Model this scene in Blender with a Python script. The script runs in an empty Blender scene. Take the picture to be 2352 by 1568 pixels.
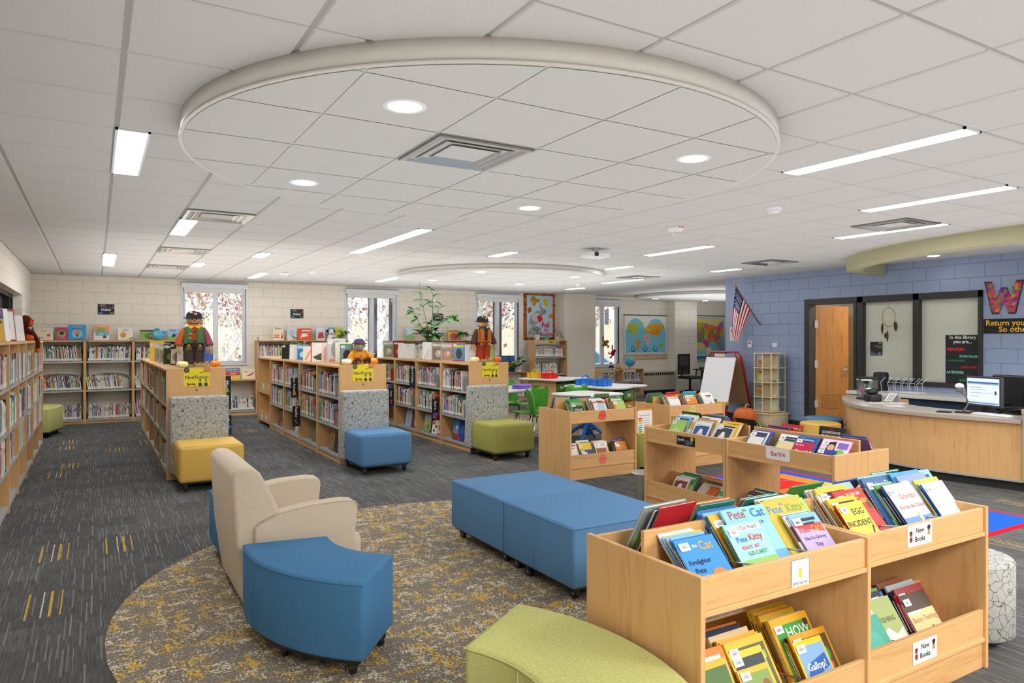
import bpy, bmesh, math, random
from mathutils import Vector, Matrix, Euler
PI = math.pi
COL = bpy.context.scene.collection
R = random.Random(7)

def hexc(h, a=1.0):
    if isinstance(h, (tuple, list)):
        return (h[0], h[1], h[2], 1.0)
    h = h.lstrip('#')
    out = []
    for i in (0, 2, 4):
        v = int(h[i:i+2], 16) / 255.0
        out.append(v / 12.92 if v <= .04045 else ((v + .055) / 1.055) ** 2.4)
    return (out[0], out[1], out[2], a)

WHITE = hexc('ffffff')

# ------------------------------------------------------------------ materials
class NT:
    """small helper around one node tree"""
    def __init__(s, name):
        s.m = bpy.data.materials.new(name); s.m.use_nodes = True
        s.t = s.m.node_tree; s.t.nodes.clear()
        s.out = s.n('ShaderNodeOutputMaterial')
    def n(s, typ, **kw):
        nd = s.t.nodes.new(typ)
        for k, v in kw.items():
            if k == 'ins':
                for kk, vv in v.items():
                    if hasattr(vv, 'is_output'): s.t.links.new(vv, nd.inputs[kk])
                    else: nd.inputs[kk].default_value = vv
            else: setattr(nd, k, v)
        return nd
    def link(s, a, b): s.t.links.new(a, b)
    def math(s, op, a, b=None, c=None):
        nd = s.n('ShaderNodeMath', operation=op)
        for i, v in enumerate((a, b, c)):
            if v is None: continue
            if hasattr(v, 'is_output'): s.link(v, nd.inputs[i])
            else: nd.inputs[i].default_value = v
        return nd.outputs[0]
    def mix(s, fac, a, b, blend='MIX'):
        nd = s.n('ShaderNodeMix', data_type='RGBA', blend_type=blend)
        for i, v in ((0, fac), (6, a), (7, b)):
            if hasattr(v, 'is_output'): s.link(v, nd.inputs[i])
            else: nd.inputs[i].default_value = v
        return nd.outputs[2]
    def coords(s, which='Object'):
        return s.n('ShaderNodeTexCoord').outputs[which]
    def mapping(s, vec, scale=(1, 1, 1), rot=(0, 0, 0), loc=(0, 0, 0)):
        return s.n('ShaderNodeMapping', ins={'Vector': vec, 'Scale': scale, 'Rotation': rot, 'Location': loc}).outputs[0]
    def noise(s, vec, scale=5, detail=2, rough=.5, dist=0):
        return s.n('ShaderNodeTexNoise', ins={'Vector': vec, 'Scale': scale, 'Detail': detail, 'Roughness': rough, 'Distortion': dist}).outputs['Fac']
    def ramp(s, fac, stops, interp='LINEAR'):
        nd = s.n('ShaderNodeValToRGB'); nd.color_ramp.interpolation = interp
        el = nd.color_ramp.elements
        while len(el) < len(stops): el.new(.5)
        for e, (p, c) in zip(el, stops):
            e.position = p; e.color = c if len(c) == 4 else (*c, 1)
        s.link(fac, nd.inputs[0]); return nd.outputs[0]
    def bump(s, h, strength=.2, dist=.01):
        return s.n('ShaderNodeBump', ins={'Height': h, 'Strength': strength, 'Distance': dist}).outputs[0]
    def bsdf(s, col, rough=.6, metal=0, normal=None, spec=.5, **ins):
        nd = s.n('ShaderNodeBsdfPrincipled')
        d = {'Base Color': col, 'Roughness': rough, 'Metallic': metal, 'Specular IOR Level': spec}
        d.update(ins)
        for k, v in d.items():
            if hasattr(v, 'is_output'): s.link(v, nd.inputs[k])
            else: nd.inputs[k].default_value = v
        if normal is not None: s.link(normal, nd.inputs['Normal'])
        s.link(nd.outputs[0], s.out.inputs[0]); return s.m

def plain(name, col, rough=.5, metal=0, spec=.5, **k):
    t = NT(name); c = hexc(col)
    n = t.noise(t.coords(), 40, 1)
    col2 = t.mix(t.math('MULTIPLY', n, .12), c, (c[0]*.8, c[1]*.8, c[2]*.8, 1))
    return t.bsdf(col2, rough, metal, spec=spec, **k)

def painted(name, rough, spec=.4):
    """colours come from the mesh: printed paper, toys, plastics"""
    t = NT(name)
    a = t.n('ShaderNodeAttribute', attribute_name='Col')
    return t.bsdf(a.outputs['Color'], rough, spec=spec)

def wood(name, axis, light='dcae76', dark='c8955a', rough=.42):
    t = NT(name)
    sc = {'x': (.7, 9, 9), 'y': (9, .7, 9), 'z': (9, 9, .7)}[axis]
    v = t.mapping(t.coords(), scale=sc)
    n1 = t.noise(v, 2.2, 5, .62, .8)
    n2 = t.noise(v, 11, 3, .6, .2)
    f = t.math('ADD', t.math('MULTIPLY', n1, .75), t.math('MULTIPLY', n2, .35))
    c = t.ramp(f, [(.36, hexc(dark)), (.55, hexc(light)), (.78, hexc(light)), (.9, hexc(dark))])
    return t.bsdf(c, rough, spec=.35)

def fabric(name, col, var=.25, scale=260, rough=.85):
    t = NT(name); c = hexc(col)
    o = t.coords()
    n = t.noise(o, scale, 2, .7)
    w = t.noise(t.mapping(o, scale=(1, 1, 6)), 90, 2)
    f = t.math('MULTIPLY', t.math('ADD', n, w), .5)
    c2 = t.ramp(f, [(.3, tuple(x*(1-var) for x in c[:3])), (.7, tuple(min(1, x*(1+var)) for x in c[:3]))])
    return t.bsdf(c2, rough, spec=.2, normal=t.bump(n, .25, .002))

def pattern_fabric(name):
    t = NT(name); o = t.coords()
    w = t.n('ShaderNodeTexNoise', ins={'Vector': o, 'Scale': 16.0, 'Detail': 1.0})
    vec = t.n('ShaderNodeVectorMath', operation='MULTIPLY_ADD', ins={0: w.outputs['Color'], 1: (.06, .06, .06), 2: o}).outputs[0]
    def lines(scale, lo, hi, feat='DISTANCE_TO_EDGE'):
        d = t.n('ShaderNodeTexVoronoi', feature=feat, ins={'Vector': vec, 'Scale': scale}).outputs['Distance']
        return t.ramp(d, [(lo, (1, 1, 1)), (hi, (0, 0, 0))])
    l1 = lines(21, .014, .04)
    d = t.n('ShaderNodeTexVoronoi', feature='F1', ins={'Vector': vec, 'Scale': 18.0}).outputs['Distance']
    ring = t.ramp(d, [(.27, (0, 0, 0)), (.30, (1, 1, 1)), (.33, (0, 0, 0))])
    d2 = t.n('ShaderNodeTexVoronoi', feature='F1', ins={'Vector': o, 'Scale': 34.0}).outputs['Distance']
    dots = t.ramp(d2, [(.10, (1, 1, 1)), (.14, (0, 0, 0))])
    sel = t.ramp(t.noise(o, 8, 1), [(.5, (0, 0, 0)), (.54, (1, 1, 1))])
    dots = t.mix(1.0, dots, sel, 'MULTIPLY')
    ln = t.mix(1.0, t.mix(1.0, l1, ring, 'LIGHTEN'), dots, 'LIGHTEN')
    base = t.mix(t.noise(o, 200, 2), hexc('a6a8a4'), hexc('bbbdb9'))
    c = t.mix(t.math('MULTIPLY', ln, .85), base, hexc('3a3a3a'))
    return t.bsdf(c, .8, spec=.2)

def block_wall(name, axes, col, mortar, bumpy=.5, speck=0):
    """painted concrete block: 16 x 8 inch running bond"""
    t = NT(name); o = t.coords()
    sp = t.n('ShaderNodeSeparateXYZ', ins={0: o})
    cb = t.n('ShaderNodeCombineXYZ', ins={0: sp.outputs[axes[0]], 1: sp.outputs[axes[1]], 2: 0.0})
    b = t.n('ShaderNodeTexBrick', ins={'Vector': cb.outputs[0], 'Scale': 1.0, 'Mortar Size': .007, 'Mortar Smooth': .3, 'Bias': 0.0,
            'Brick Width': .406, 'Row Height': .203, 'Color1': hexc(col), 'Color2': hexc(col), 'Mortar': hexc(mortar)})
    b.offset = .5
    n = t.noise(o, 60, 4, .65)
    big = t.noise(o, 1.7, 2)
    c = t.mix(t.math('MULTIPLY', n, .35), b.outputs['Color'], tuple(x*.72 for x in hexc(col)[:3])+(1,))
    c = t.mix(t.math('MULTIPLY', big, .15), c, (1, 1, 1, 1), 'SOFT_LIGHT')
    if speck:
        v = t.ramp(t.noise(o, 120, 3, .7), [(.34, (1, 1, 1)), (.40, (0, 0, 0))])
        c = t.mix(t.math('MULTIPLY', v, speck), c, tuple(x*.35 for x in hexc(col)[:3])+(1,))
    h = t.math('SUBTRACT', t.math('MULTIPLY', n, .25), b.outputs['Fac'])
    return t.bsdf(c, .45, spec=.4, normal=t.bump(h, bumpy, .006))

def carpet(name):
    t = NT(name); o = t.coords()
    sp = t.n('ShaderNodeSeparateXYZ', ins={0: o}); X, Y = sp.outputs[0], sp.outputs[1]
    fine = t.noise(o, 420, 2, .8)
    big = t.noise(o, .5, 2)
    rib = t.noise(t.mapping(o, scale=(160, 6, 1)), 1, 2)
    f = t.math('ADD', t.math('MULTIPLY', fine, .55), t.math('MULTIPLY', rib, .45))
    base = t.ramp(f, [(.28, hexc('343536')), (.5, hexc('585959')), (.75, hexc('828281'))])
    tile = t.n('ShaderNodeTexBrick', ins={'Vector': o, 'Scale': 1.0, 'Mortar Size': .002, 'Brick Width': .61, 'Row Height': .305,
             'Color1': (.85, .85, .85, 1), 'Color2': (1.15, 1.15, 1.15, 1), 'Mortar': (.8, .8, .8, 1)})
    base = t.mix(1.0, base, tile.outputs['Color'], 'MULTIPLY')
    def wn(a, b, w=None):
        cb = t.n('ShaderNodeCombineXYZ', ins={0: a, 1: b, 2: 0.0})
        return t.n('ShaderNodeTexWhiteNoise', noise_dimensions='2D', ins={'Vector': cb.outputs[0]}).outputs['Value']
    # pale streaks running along Y
    cx = t.math('FLOOR', t.math('DIVIDE', X, .024))
    off = wn(cx, 3.3)
    yy = t.math('ADD', t.math('DIVIDE', Y, .46), t.math('MULTIPLY', off, 7.0))
    cy = t.math('FLOOR', yy)
    r = wn(cx, cy)
    st = t.math('MULTIPLY', t.math('GREATER_THAN', r, .52), t.math('LESS_THAN', t.math('FRACT', yy), .72))
    fx = t.math('FRACT', t.math('DIVIDE', X, .024))
    st = t.math('MULTIPLY', st, t.math('LESS_THAN', fx, t.math('ADD', .14, t.math('MULTIPLY', wn(cy, cx), .26))))
    brk0 = t.math('ADD', .45, t.noise(t.mapping(o, scale=(90, 40, 1)), 1, 1))
    c = t.mix(t.math('MULTIPLY', t.math('MULTIPLY', st, brk0), t.math('ADD', .05, t.math('MULTIPLY', r, .26))), base, hexc('c2c0b8'))
    # clusters of yellow dashes
    gx, gy = t.math('DIVIDE', X, .52), t.math('DIVIDE', Y, .58)
    kx, ky = t.math('FLOOR', gx), t.math('FLOOR', gy)
    on = t.math('GREATER_THAN', wn(kx, ky), .87)
    u = t.math('ADD', t.math('FRACT', gx), t.math('MULTIPLY', wn(kx, t.math('ADD', ky, 9.7)), -.35))
    vv = t.math('FRACT', gy)
    inl = t.math('MULTIPLY', t.math('GREATER_THAN', vv, .12), t.math('LESS_THAN', vv, .92))
    def band(c0, w):
        return t.math('LESS_THAN', t.math('ABSOLUTE', t.math('SUBTRACT', u, c0)), w)
    brk = t.math('GREATER_THAN', t.noise(t.mapping(o, scale=(30, 60, 1)), 1, 1), .36)
    on = t.math('MULTIPLY', t.math('MULTIPLY', on, inl), brk)
    ye = t.math('MAXIMUM', t.math('MAXIMUM', band(.1, .011), band(.32, .014)), band(.42, .007))
    wh = band(.24, .007)
    c = t.mix(t.math('MULTIPLY', t.math('MULTIPLY', on, ye), .8), c, hexc('d7ab35'))
    c = t.mix(t.math('MULTIPLY', t.math('MULTIPLY', on, wh), .8), c, hexc('d9d5c8'))
    c = t.mix(t.math('MULTIPLY', big, .25), c, (.5, .5, .52, 1), 'SOFT_LIGHT')
    return t.bsdf(c, .95, spec=.1, normal=t.bump(fine, .4, .004))

def woven_rug(name):
    t = NT(name); o = t.coords()
    q = t.n('ShaderNodeVectorMath', operation='SNAP', ins={0: o, 1: (.007, .007, 1)}).outputs[0]
    fine = t.n('ShaderNodeTexWhiteNoise', noise_dimensions='3D', ins={'Vector': q}).outputs['Value']
    def weave(seed, sc):
        a = t.noise(t.mapping(q, scale=(1, 2.6, 1), loc=(seed, 0, 0)), sc, 5, .66)
        b = t.noise(t.mapping(q, scale=(2.6, 1, 1), loc=(0, seed, 0)), sc, 5, .66)
        return t.math('ADD', t.math('MAXIMUM', a, b), t.math('MULTIPLY', t.math('SUBTRACT', fine, .5), .16))
    base = t.ramp(fine, [(.1, hexc('726a60')), (.9, hexc('8d8479'))])
    c = t.mix(t.ramp(weave(3.1, 5.4), [(.585, (0, 0, 0)), (.62, (1, 1, 1))]), base, t.ramp(fine, [(.2, hexc('b5a88f')), (.8, hexc('dccdaf'))]))
    c = t.mix(t.ramp(weave(11.7, 4.8), [(.605, (0, 0, 0)), (.635, (1, 1, 1))]), c, t.ramp(fine, [(.2, hexc('b08f3c')), (.8, hexc('dcb350'))]))
    return t.bsdf(c, .95, spec=.1, normal=t.bump(fine, .35, .003))

def emission(name, strength, col='ffffff'):
    t = NT(name)
    e = t.n('ShaderNodeEmission', ins={0: hexc(col), 1: strength})
    t.link(e.outputs[0], t.out.inputs[0]); return t.m

def glass_clear(name, tint='f4fbff', fac=.06):
    t = NT(name)
    tr = t.n('ShaderNodeBsdfTransparent', ins={0: hexc(tint)})
    g = t.n('ShaderNodeBsdfGlossy', ins={'Color': (1, 1, 1, 1), 'Roughness': .02})
    f = t.n('ShaderNodeLayerWeight', ins={0: .25}).outputs['Fresnel']
    mx = t.n('ShaderNodeMixShader', ins={0: t.math('ADD', t.math('MULTIPLY', f, .5), fac), 1: tr.outputs[0], 2: g.outputs[0]})
    t.link(mx.outputs[0], t.out.inputs[0]); return t.m

def frosted(name):
    t = NT(name); o = t.coords()
    sp = t.n('ShaderNodeSeparateXYZ', ins={0: o})
    a = t.math('ADD', sp.outputs[1], sp.outputs[2]); b = t.math('SUBTRACT', sp.outputs[1], sp.outputs[2])
    def wire(v): return t.math('LESS_THAN', t.math('FRACT', t.math('DIVIDE', v, .03)), .08)
    w = t.math('MAXIMUM', wire(a), wire(b))
    c = t.mix(t.math('MULTIPLY', w, .25), hexc('d5d9d0'), hexc('a9afa8'))
    d = t.n('ShaderNodeBsdfPrincipled', ins={'Base Color': c, 'Roughness': .25})
    tl = t.n('ShaderNodeBsdfTranslucent', ins={0: c})
    mx = t.n('ShaderNodeMixShader', ins={0: .45, 1: d.outputs[0], 2: tl.outputs[0]})
    t.link(mx.outputs[0], t.out.inputs[0]); return t.m

def speckle(name, a, b, scale=250, rough=.5):
    t = NT(name)
    n = t.noise(t.coords(), scale, 3, .8)
    return t.bsdf(t.ramp(n, [(.35, hexc(a)), (.65, hexc(b))]), rough, spec=.35)

M = {}
M['wood_x'] = wood('maple_along_x', 'x'); M['wood_y'] = wood('maple_along_y', 'y'); M['wood_z'] = wood('maple_along_z', 'z')
M['pale_wood'] = wood('birch', 'z', 'e8d5b0', 'd8c095')
M['oak'] = wood('oak_door', 'z', 'b67c40', '925c28', .35)
M['oak_light'] = wood('light_maple_panel', 'z', 'ddb47a', 'd0a268', .4)
M['carpet'] = carpet('streaked_carpet'); M['rug'] = woven_rug('woven_rug')
M['beige_block'] = block_wall('beige_block', (0, 2), 'f3ebdd', 'ddd2c0', .25)
M['beige_block_y'] = block_wall('beige_block_side', (1, 2), 'f3ece1', 'ddd3c3', .25)
M['blue_block'] = block_wall('blue_block', (1, 2), '93a3c2', '7d8db1', .8, .45)
M['blue_paint'] = plain('blue_paint', '95a4c4', .5)
M['beige_paint'] = plain('beige_paint', 'e6ddcf', .6)
M['ceil'] = speckle('ceiling_tile', 'c6c6c4', 'd0d0ce', 500, .9)
M['tee'] = plain('ceiling_grid', 'a9a8a5', .6)
M['rim'] = plain('cloud_rim', 'd6d3ce', .35, .0)
M['olive'] = plain('olive_paint', 'b3b08c', .6)
M['white'] = plain('white_paint', 'eceef2', .4)
M['winframe'] = plain('window_frame_paint', 'e2e6ee', .4)
M['shade'] = plain('shade_fabric', 'e9e6df', .7)
M['black'] = plain('black_plastic', '17181a', .45)
M['dark'] = plain('dark_bronze', '2a2827', .45)
M['base'] = plain('black_rubber_base', '2e2f31', .6)
M['chrome'] = plain('chrome', 'd5d5d8', .18, 1.0)
M['steel'] = plain('grey_shelf_steel', 'b4b6b6', .4, .2)
M['darksteel'] = plain('grey_bracket', '7c7c7a', .45, .5)
M['silver'] = plain('brushed_diffuser', 'a5a39e', .2, .95)
M['blue_fab'] = fabric('blue_upholstery', '44769f'); M['slate_fab'] = fabric('slate_blue_upholstery', '5a84ad')
M['green_fab'] = fabric('lime_upholstery', 'bcbd76'); M['green_fab2'] = fabric('olive_green_upholstery', 'a09e55')
M['yellow_fab'] = fabric('yellow_upholstery', 'dcb45a', .06, 80, .5)
M['beige_fab'] = fabric('oat_upholstery', 'cbbda8', .16, 220)
M['pattern'] = pattern_fabric('doodle_upholstery')
M['paint'] = painted('printed_paper', .5); M['matte'] = painted('dyed_cloth', .9, .1); M['gloss'] = painted('glossy_plastic', .25, .5)
M['lightpanel'] = emission('light_diffuser', 26.0); M['downlight'] = emission('downlight_lens', 40.0)
M['glass'] = glass_clear('window_glass'); M['frosted'] = frosted('wired_frosted_glass')
M['acrylic'] = glass_clear('acrylic', 'f6f8f6', .05)
M['counter'] = speckle('desk_laminate', 'a3988c', 'c4bab0', 180, .4)
M['tabletop'] = plain('white_table_laminate', 'eceae6', .3)
M['screen'] = emission('screen_glow', .9, 'dfe8f4')
M['outground'] = speckle('leaf_litter', 'b08a62', 'f0dfc4', 6, .95)
M['mesh_black'] = plain('black_mesh', '2a2a2c', .8)

# ------------------------------------------------------------------ mesh builder
class MB:
    def __init__(s): s.v = []; s.f = []; s.c = []; s.m = []; s.s = []
    def add(s, pts, faces, col=WHITE, mat=0, smooth=False, X=None):
        b = len(s.v)
        for p in pts:
            p = Vector(p)
            s.v.append(X @ p if X is not None else p)
        for f in faces:
            s.f.append([b + i for i in f]); s.c.append(col); s.m.append(mat); s.s.append(smooth)
        return s
    def quad(s, pts, col=WHITE, mat=0, X=None): return s.add(pts, [list(range(len(pts)))], col, mat, False, X)
    def box(s, x0, x1, y0, y1, z0, z1, col=WHITE, mat=0, X=None):
        p = [(x0, y0, z0), (x1, y0, z0), (x1, y1, z0), (x0, y1, z0), (x0, y0, z1), (x1, y0, z1), (x1, y1, z1), (x0, y1, z1)]
        return s.add(p, [[0, 3, 2, 1], [4, 5, 6, 7], [0, 1, 5, 4], [1, 2, 6, 5], [2, 3, 7, 6], [3, 0, 4, 7]], col, mat, False, X)
    def prism(s, poly, z0, z1, col=WHITE, mat=0, X=None, smooth=False):
        n = len(poly)
        p = [(x, y, z0) for x, y in poly] + [(x, y, z1) for x, y in poly]
        s.add(p, [list(range(n))[::-1], list(range(n, 2*n))], col, mat, False, X)
        b = len(s.v) - 2*n
        for i in range(n):
            j = (i+1) % n
            s.f.append([b+i, b+j, b+n+j, b+n+i]); s.c.append(col); s.m.append(mat); s.s.append(smooth)
        return s
    def cyl(s, p0, p1, r0, r1=None, n=12, col=WHITE, mat=0, cap=True, smooth=True, X=None):
        p0, p1 = Vector(p0), Vector(p1); r1 = r0 if r1 is None else r1
        d = (p1-p0).normalized() if (p1-p0).length > 1e-9 else Vector((0, 0, 1))
        a = d.orthogonal().normalized(); b = d.cross(a)
        pts = []
        for c, r in ((p0, r0), (p1, r1)):
            for i in range(n):
                t = 2*PI*i/n; pts.append(c + a*math.cos(t)*r + b*math.sin(t)*r)
        s.add(pts, [[i, (i+1) % n, n+(i+1) % n, n+i] for i in range(n)], col, mat, smooth, X)
        if cap:
            k = len(s.v) - 2*n
            s.f += [[k+i for i in range(n)][::-1], [k+n+i for i in range(n)]]; s.c += [col]*2; s.m += [mat]*2; s.s += [False]*2
        return s
    def tube(s, pts, r, n=8, col=WHITE, mat=0, X=None, r1=None):
        pts = [Vector(p) for p in pts]; rings = []; N = len(pts); prev = None
        for i, p in enumerate(pts):
            d = (pts[min(i+1, N-1)] - pts[max(i-1, 0)]).normalized()
            if prev is None: a = d.orthogonal().normalized()
            else:
                a = prev - d*prev.dot(d)
                a = a.normalized() if a.length > 1e-6 else d.orthogonal().normalized()
            prev = a; b = d.cross(a); rr = r if r1 is None else r + (r1-r)*i/max(1, N-1)
            rings += [p + a*math.cos(2*PI*k/n)*rr + b*math.sin(2*PI*k/n)*rr for k in range(n)]
        F = []
        for i in range(N-1):
            for k in range(n): F.append([i*n+k, i*n+(k+1) % n, (i+1)*n+(k+1) % n, (i+1)*n+k])
        F += [list(range(n))[::-1], [(N-1)*n+k for k in range(n)]]
        return s.add(rings, F, col, mat, True, X)
    def lathe(s, prof, n=24, c=(0, 0, 0), col=WHITE, mat=0, X=None, sx=1, sy=1, smooth=True, wob=None):
        pts = []
        for r, z in prof:
            for i in range(n):
                t = 2*PI*i/n; w = 1 if wob is None else wob(t)
                pts.append((c[0]+r*w*math.cos(t)*sx, c[1]+r*w*math.sin(t)*sy, c[2]+z))
        F = []
        for j in range(len(prof)-1):
            for i in range(n): F.append([j*n+i, j*n+(i+1) % n, (j+1)*n+(i+1) % n, (j+1)*n+i])
        s.add(pts, F, col, mat, smooth, X)
        k = len(s.v) - len(pts)
        for j, rev in ((0, True), (len(prof)-1, False)):
            if prof[j][0] > 1e-4:
                q = [k+j*n+i for i in range(n)]
                s.f.append(q[::-1] if rev else q); s.c.append(col); s.m.append(mat); s.s.append(False)
        return s
    def ball(s, c, rx, ry=None, rz=None, nu=16, nv=9, col=WHITE, mat=0, X=None):
        ry = rx if ry is None else ry; rz = rx if rz is None else rz
        prof = [(max(1e-5, math.sin(PI*j/nv)), -math.cos(PI*j/nv)) for j in range(nv+1)]
        pts = [(c[0]+r*math.cos(2*PI*i/nu)*rx, c[1]+r*math.sin(2*PI*i/nu)*ry, c[2]+z*rz) for r, z in prof for i in range(nu)]
        F = [[j*nu+i, j*nu+(i+1) % nu, (j+1)*nu+(i+1) % nu, (j+1)*nu+i] for j in range(nv) for i in range(nu)]
        return s.add(pts, F, col, mat, True, X)
    def text(s, txt, X, size, col=WHITE, mat=0, align='CENTER', bold=0, width=None, spacing=1.0, sx=1):
        """flat lettering in the XY plane of X, centred vertically on the x-height"""
        V, F, w, h = glyphs(txt, align, bold, spacing)
        if not V: return s
        k = size
        if width and w*k > width: k = width/w
        s.add([(x*k*sx, y*k, 0) for x, y in V], F, col, mat, False, X); return s
    def build(s, name, mats, parent=None, loc=None, bevel=0, seg=2, auto=40, X=None):
        me = bpy.data.meshes.new(name)
        off = Vector(loc) if loc is not None else Vector((0, 0, 0))
        me.from_pydata([tuple(v - off) for v in s.v], [], s.f)
        mats = mats if isinstance(mats, (list, tuple)) else [mats]
        for m in mats: me.materials.append(m)
        at = me.color_attributes.new('Col', 'FLOAT_COLOR', 'CORNER')
        buf = []
        for f, c in zip(s.f, s.c): buf += list(c)*len(f)
        at.data.foreach_set('color', buf)
        me.polygons.foreach_set('material_index', s.m); me.polygons.foreach_set('use_smooth', s.s)
        me.update()
        o = bpy.data.objects.new(name, me); COL.objects.link(o)
        if loc is not None: o.location = loc
        if X is not None: o.matrix_basis = X
        if parent is not None: o.parent = parent
        if bevel:
            b = o.modifiers.new('edge', 'BEVEL'); b.width = bevel; b.segments = seg; b.limit_method = 'ANGLE'; b.angle_limit = math.radians(auto)
            b.harden_normals = False
            if seg > 2:
                for p in me.polygons: p.use_smooth = True
        return o

_gl = {}
def glyphs(txt, align='CENTER', bold=0, spacing=1.0):
    key = (txt, align, bold, spacing)
    if key in _gl: return _gl[key]
    cu = bpy.data.curves.new('lettering', 'FONT'); cu.body = txt; cu.size = 1; cu.align_x = align; cu.align_y = 'CENTER'
    cu.offset = bold; cu.space_character = spacing; cu.resolution_u = 2; cu.fill_mode = 'FRONT'; cu.space_line = .8
    o = bpy.data.objects.new('lettering', cu); COL.objects.link(o)
    bpy.context.view_layer.update()
    me = bpy.data.meshes.new_from_object(o.evaluated_get(bpy.context.evaluated_depsgraph_get()))
    V = [(v.co.x, v.co.y) for v in me.vertices]; F = [list(p.vertices) for p in me.polygons]
    bpy.data.objects.remove(o); bpy.data.curves.remove(cu); bpy.data.meshes.remove(me)
    xs = [v[0] for v in V] or [0]; ys = [v[1] for v in V] or [0]
    _gl[key] = (V, F, max(xs)-min(xs), max(ys)-min(ys)); return _gl[key]

def tag(o, label, cat, group=None, kind=None):
    o['label'] = label; o['category'] = cat
    if group: o['group'] = group
    if kind: o['kind'] = kind
    return o
def thing(name, label, cat, loc=(0, 0, 0), rz=0, group=None):
    o = bpy.data.objects.new(name, None); COL.objects.link(o); o.empty_display_size = .1
    o.location = loc; o.rotation_euler = (0, 0, rz)
    return tag(o, label, cat, group)
def struct(o): o['kind'] = 'structure'; return o
def boxobj(name, mat, x0, x1, y0, y1, z0, z1, parent=None, bevel=.0):
    return MB().box(x0, x1, y0, y1, z0, z1).build(name, mat, parent, bevel=bevel)
def T(x=0, y=0, z=0): return Matrix.Translation((x, y, z))
def RX(a): return Matrix.Rotation(a, 4, 'X')
def RY(a): return Matrix.Rotation(a, 4, 'Y')
def RZ(a): return Matrix.Rotation(a, 4, 'Z')
# frames for things hung on a surface: x to the reader's right, y up, z towards the reader
def facing_minus_y(x, y, z): return Matrix(((1, 0, 0, x), (0, 0, -1, y), (0, 1, 0, z), (0, 0, 0, 1)))
def facing_minus_x(x, y, z): return Matrix(((0, 0, -1, x), (-1, 0, 0, y), (0, 1, 0, z), (0, 0, 0, 1)))
def arc(cx, cy, r, a0, a1, n): return [(cx+r*math.cos(a0+(a1-a0)*i/n), cy+r*math.sin(a0+(a1-a0)*i/n)) for i in range(n+1)]
def smoothpath(pts, sub=6):
    out = []; P = [Vector(p) for p in pts]
    for i in range(len(P)-1):
        a, b, c, d = P[max(i-1, 0)], P[i], P[i+1], P[min(i+2, len(P)-1)]
        for k in range(sub):
            t = k/sub
            out.append(.5*((2*b) + (c-a)*t + (2*a-5*b+4*c-d)*t*t + (3*b-a-3*c+d)*t**3))
    out.append(P[-1]); return out
# ================================================================== the room
H_CEIL = 2.747; YB = 15.4; XL = -.99; XR = 10.77; XA = 18.0; YF = -3.2
G = .6096; GX = .164*G; GY = .399*G
struct(MB().box(XL-.3, XA+.2, YF, YB, -.06, 0).build('floor', M['carpet']))
def wall_with_holes(name, mat, u0, u1, holes, fr, depth, z1=H_CEIL, z0=0):
    """flat wall in u (along) and z with rectangular openings and their reveals; fr(u, z, d) gives a point d behind the face"""
    us = sorted({u0, u1, *[h[0] for h in holes], *[h[1] for h in holes]}); zs = sorted({z0, z1, *[h[2] for h in holes], *[h[3] for h in holes]})
    b = MB()
    for i in range(len(us)-1):
        for j in range(len(zs)-1):
            cu, cz = (us[i]+us[i+1])/2, (zs[j]+zs[j+1])/2
            if any(h[0] < cu < h[1] and h[2] < cz < h[3] for h in holes): continue
            for d in (0, depth): b.quad([fr(us[i], zs[j], d), fr(us[i+1], zs[j], d), fr(us[i+1], zs[j+1], d), fr(us[i], zs[j+1], d)])
    for a, c, e, g in holes:
        for p, q in (((a, e), (c, e)), ((c, e), (c, g)), ((c, g), (a, g)), ((a, g), (a, e))):
            b.quad([fr(*p, 0), fr(*q, 0), fr(*q, depth), fr(*p, depth)])
    for p, q in (((u0, z0), (u0, z1)), ((u1, z0), (u1, z1)), ((u0, z1), (u1, z1))):
        b.quad([fr(*p, 0), fr(*q, 0), fr(*q, depth), fr(*p, depth)])
    return struct(b.build(name, mat))
WIN = [(1.50, 2.70, 1.05, 2.58), (4.83, 6.03, .98, 2.58), (8.13, 9.35, .95, 2.58), (11.53, 12.66, .80, 2.54)]
wall_with_holes('wall_back', M['beige_block'], XL, XA, WIN, lambda u, z, d: (u, YB+d, z), .22)
wall_with_holes('wall_left', M['beige_block_y'], YF, YB, [(8.4, 13.4, 1.2, 2.25)], lambda u, z, d: (XL-d, u, z), .22)
DOORH = (7.0, 7.98, 0, 2.25); WINH = (5.10, 6.99, .84, 2.25)
wall_with_holes('wall_right', M['blue_block'], YF, 9.30, [DOORH, WINH], lambda u, z, d: (XR+d, u, z), .16)
struct(boxobj('trim_1', M['blue_paint'], XR-.003, XR+.16, 9.30, 9.80, 0, H_CEIL))
struct(boxobj('wall_front', M['beige_paint'], XL-.2, XA+.1, YF-.1, YF, 0, H_CEIL))
struct(boxobj('wall_alcove', M['beige_paint'], XA, XA+.1, YF, YB, 0, H_CEIL))
struct(boxobj('pillar', M['beige_paint'], 10.50, 11.50, YB-.42, YB, 0, H_CEIL)); 
p = struct(boxobj('pillar', M['beige_block'], 14.45, 15.33, YB-.35, YB, 0, H_CEIL))
for nm, a in (('baseboard_right', (XR-.012, XR, YF, 6.99, 0, .10)), ('baseboard_far', (XR-.012, XR, 8.0, 9.8, 0, .10)), ('baseboard_back', (XL, 10.5, YB-.012, YB, 0, .10))):
    struct(boxobj(nm, M['base'], *a))
# dark interior window in the left wall
b = MB(); b.box(XL-.22, XL-.20, 8.4, 13.4, 1.2, 2.25)
for yy in (8.4, 9.9, 11.4, 12.9, 13.35): b.box(XL-.2, XL-.12, yy, yy+.06, 1.2, 2.25)
b.box(XL-.2, XL-.12, 8.4, 13.4, 2.19, 2.25)
struct(b.build('window_5', M['black']))
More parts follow.
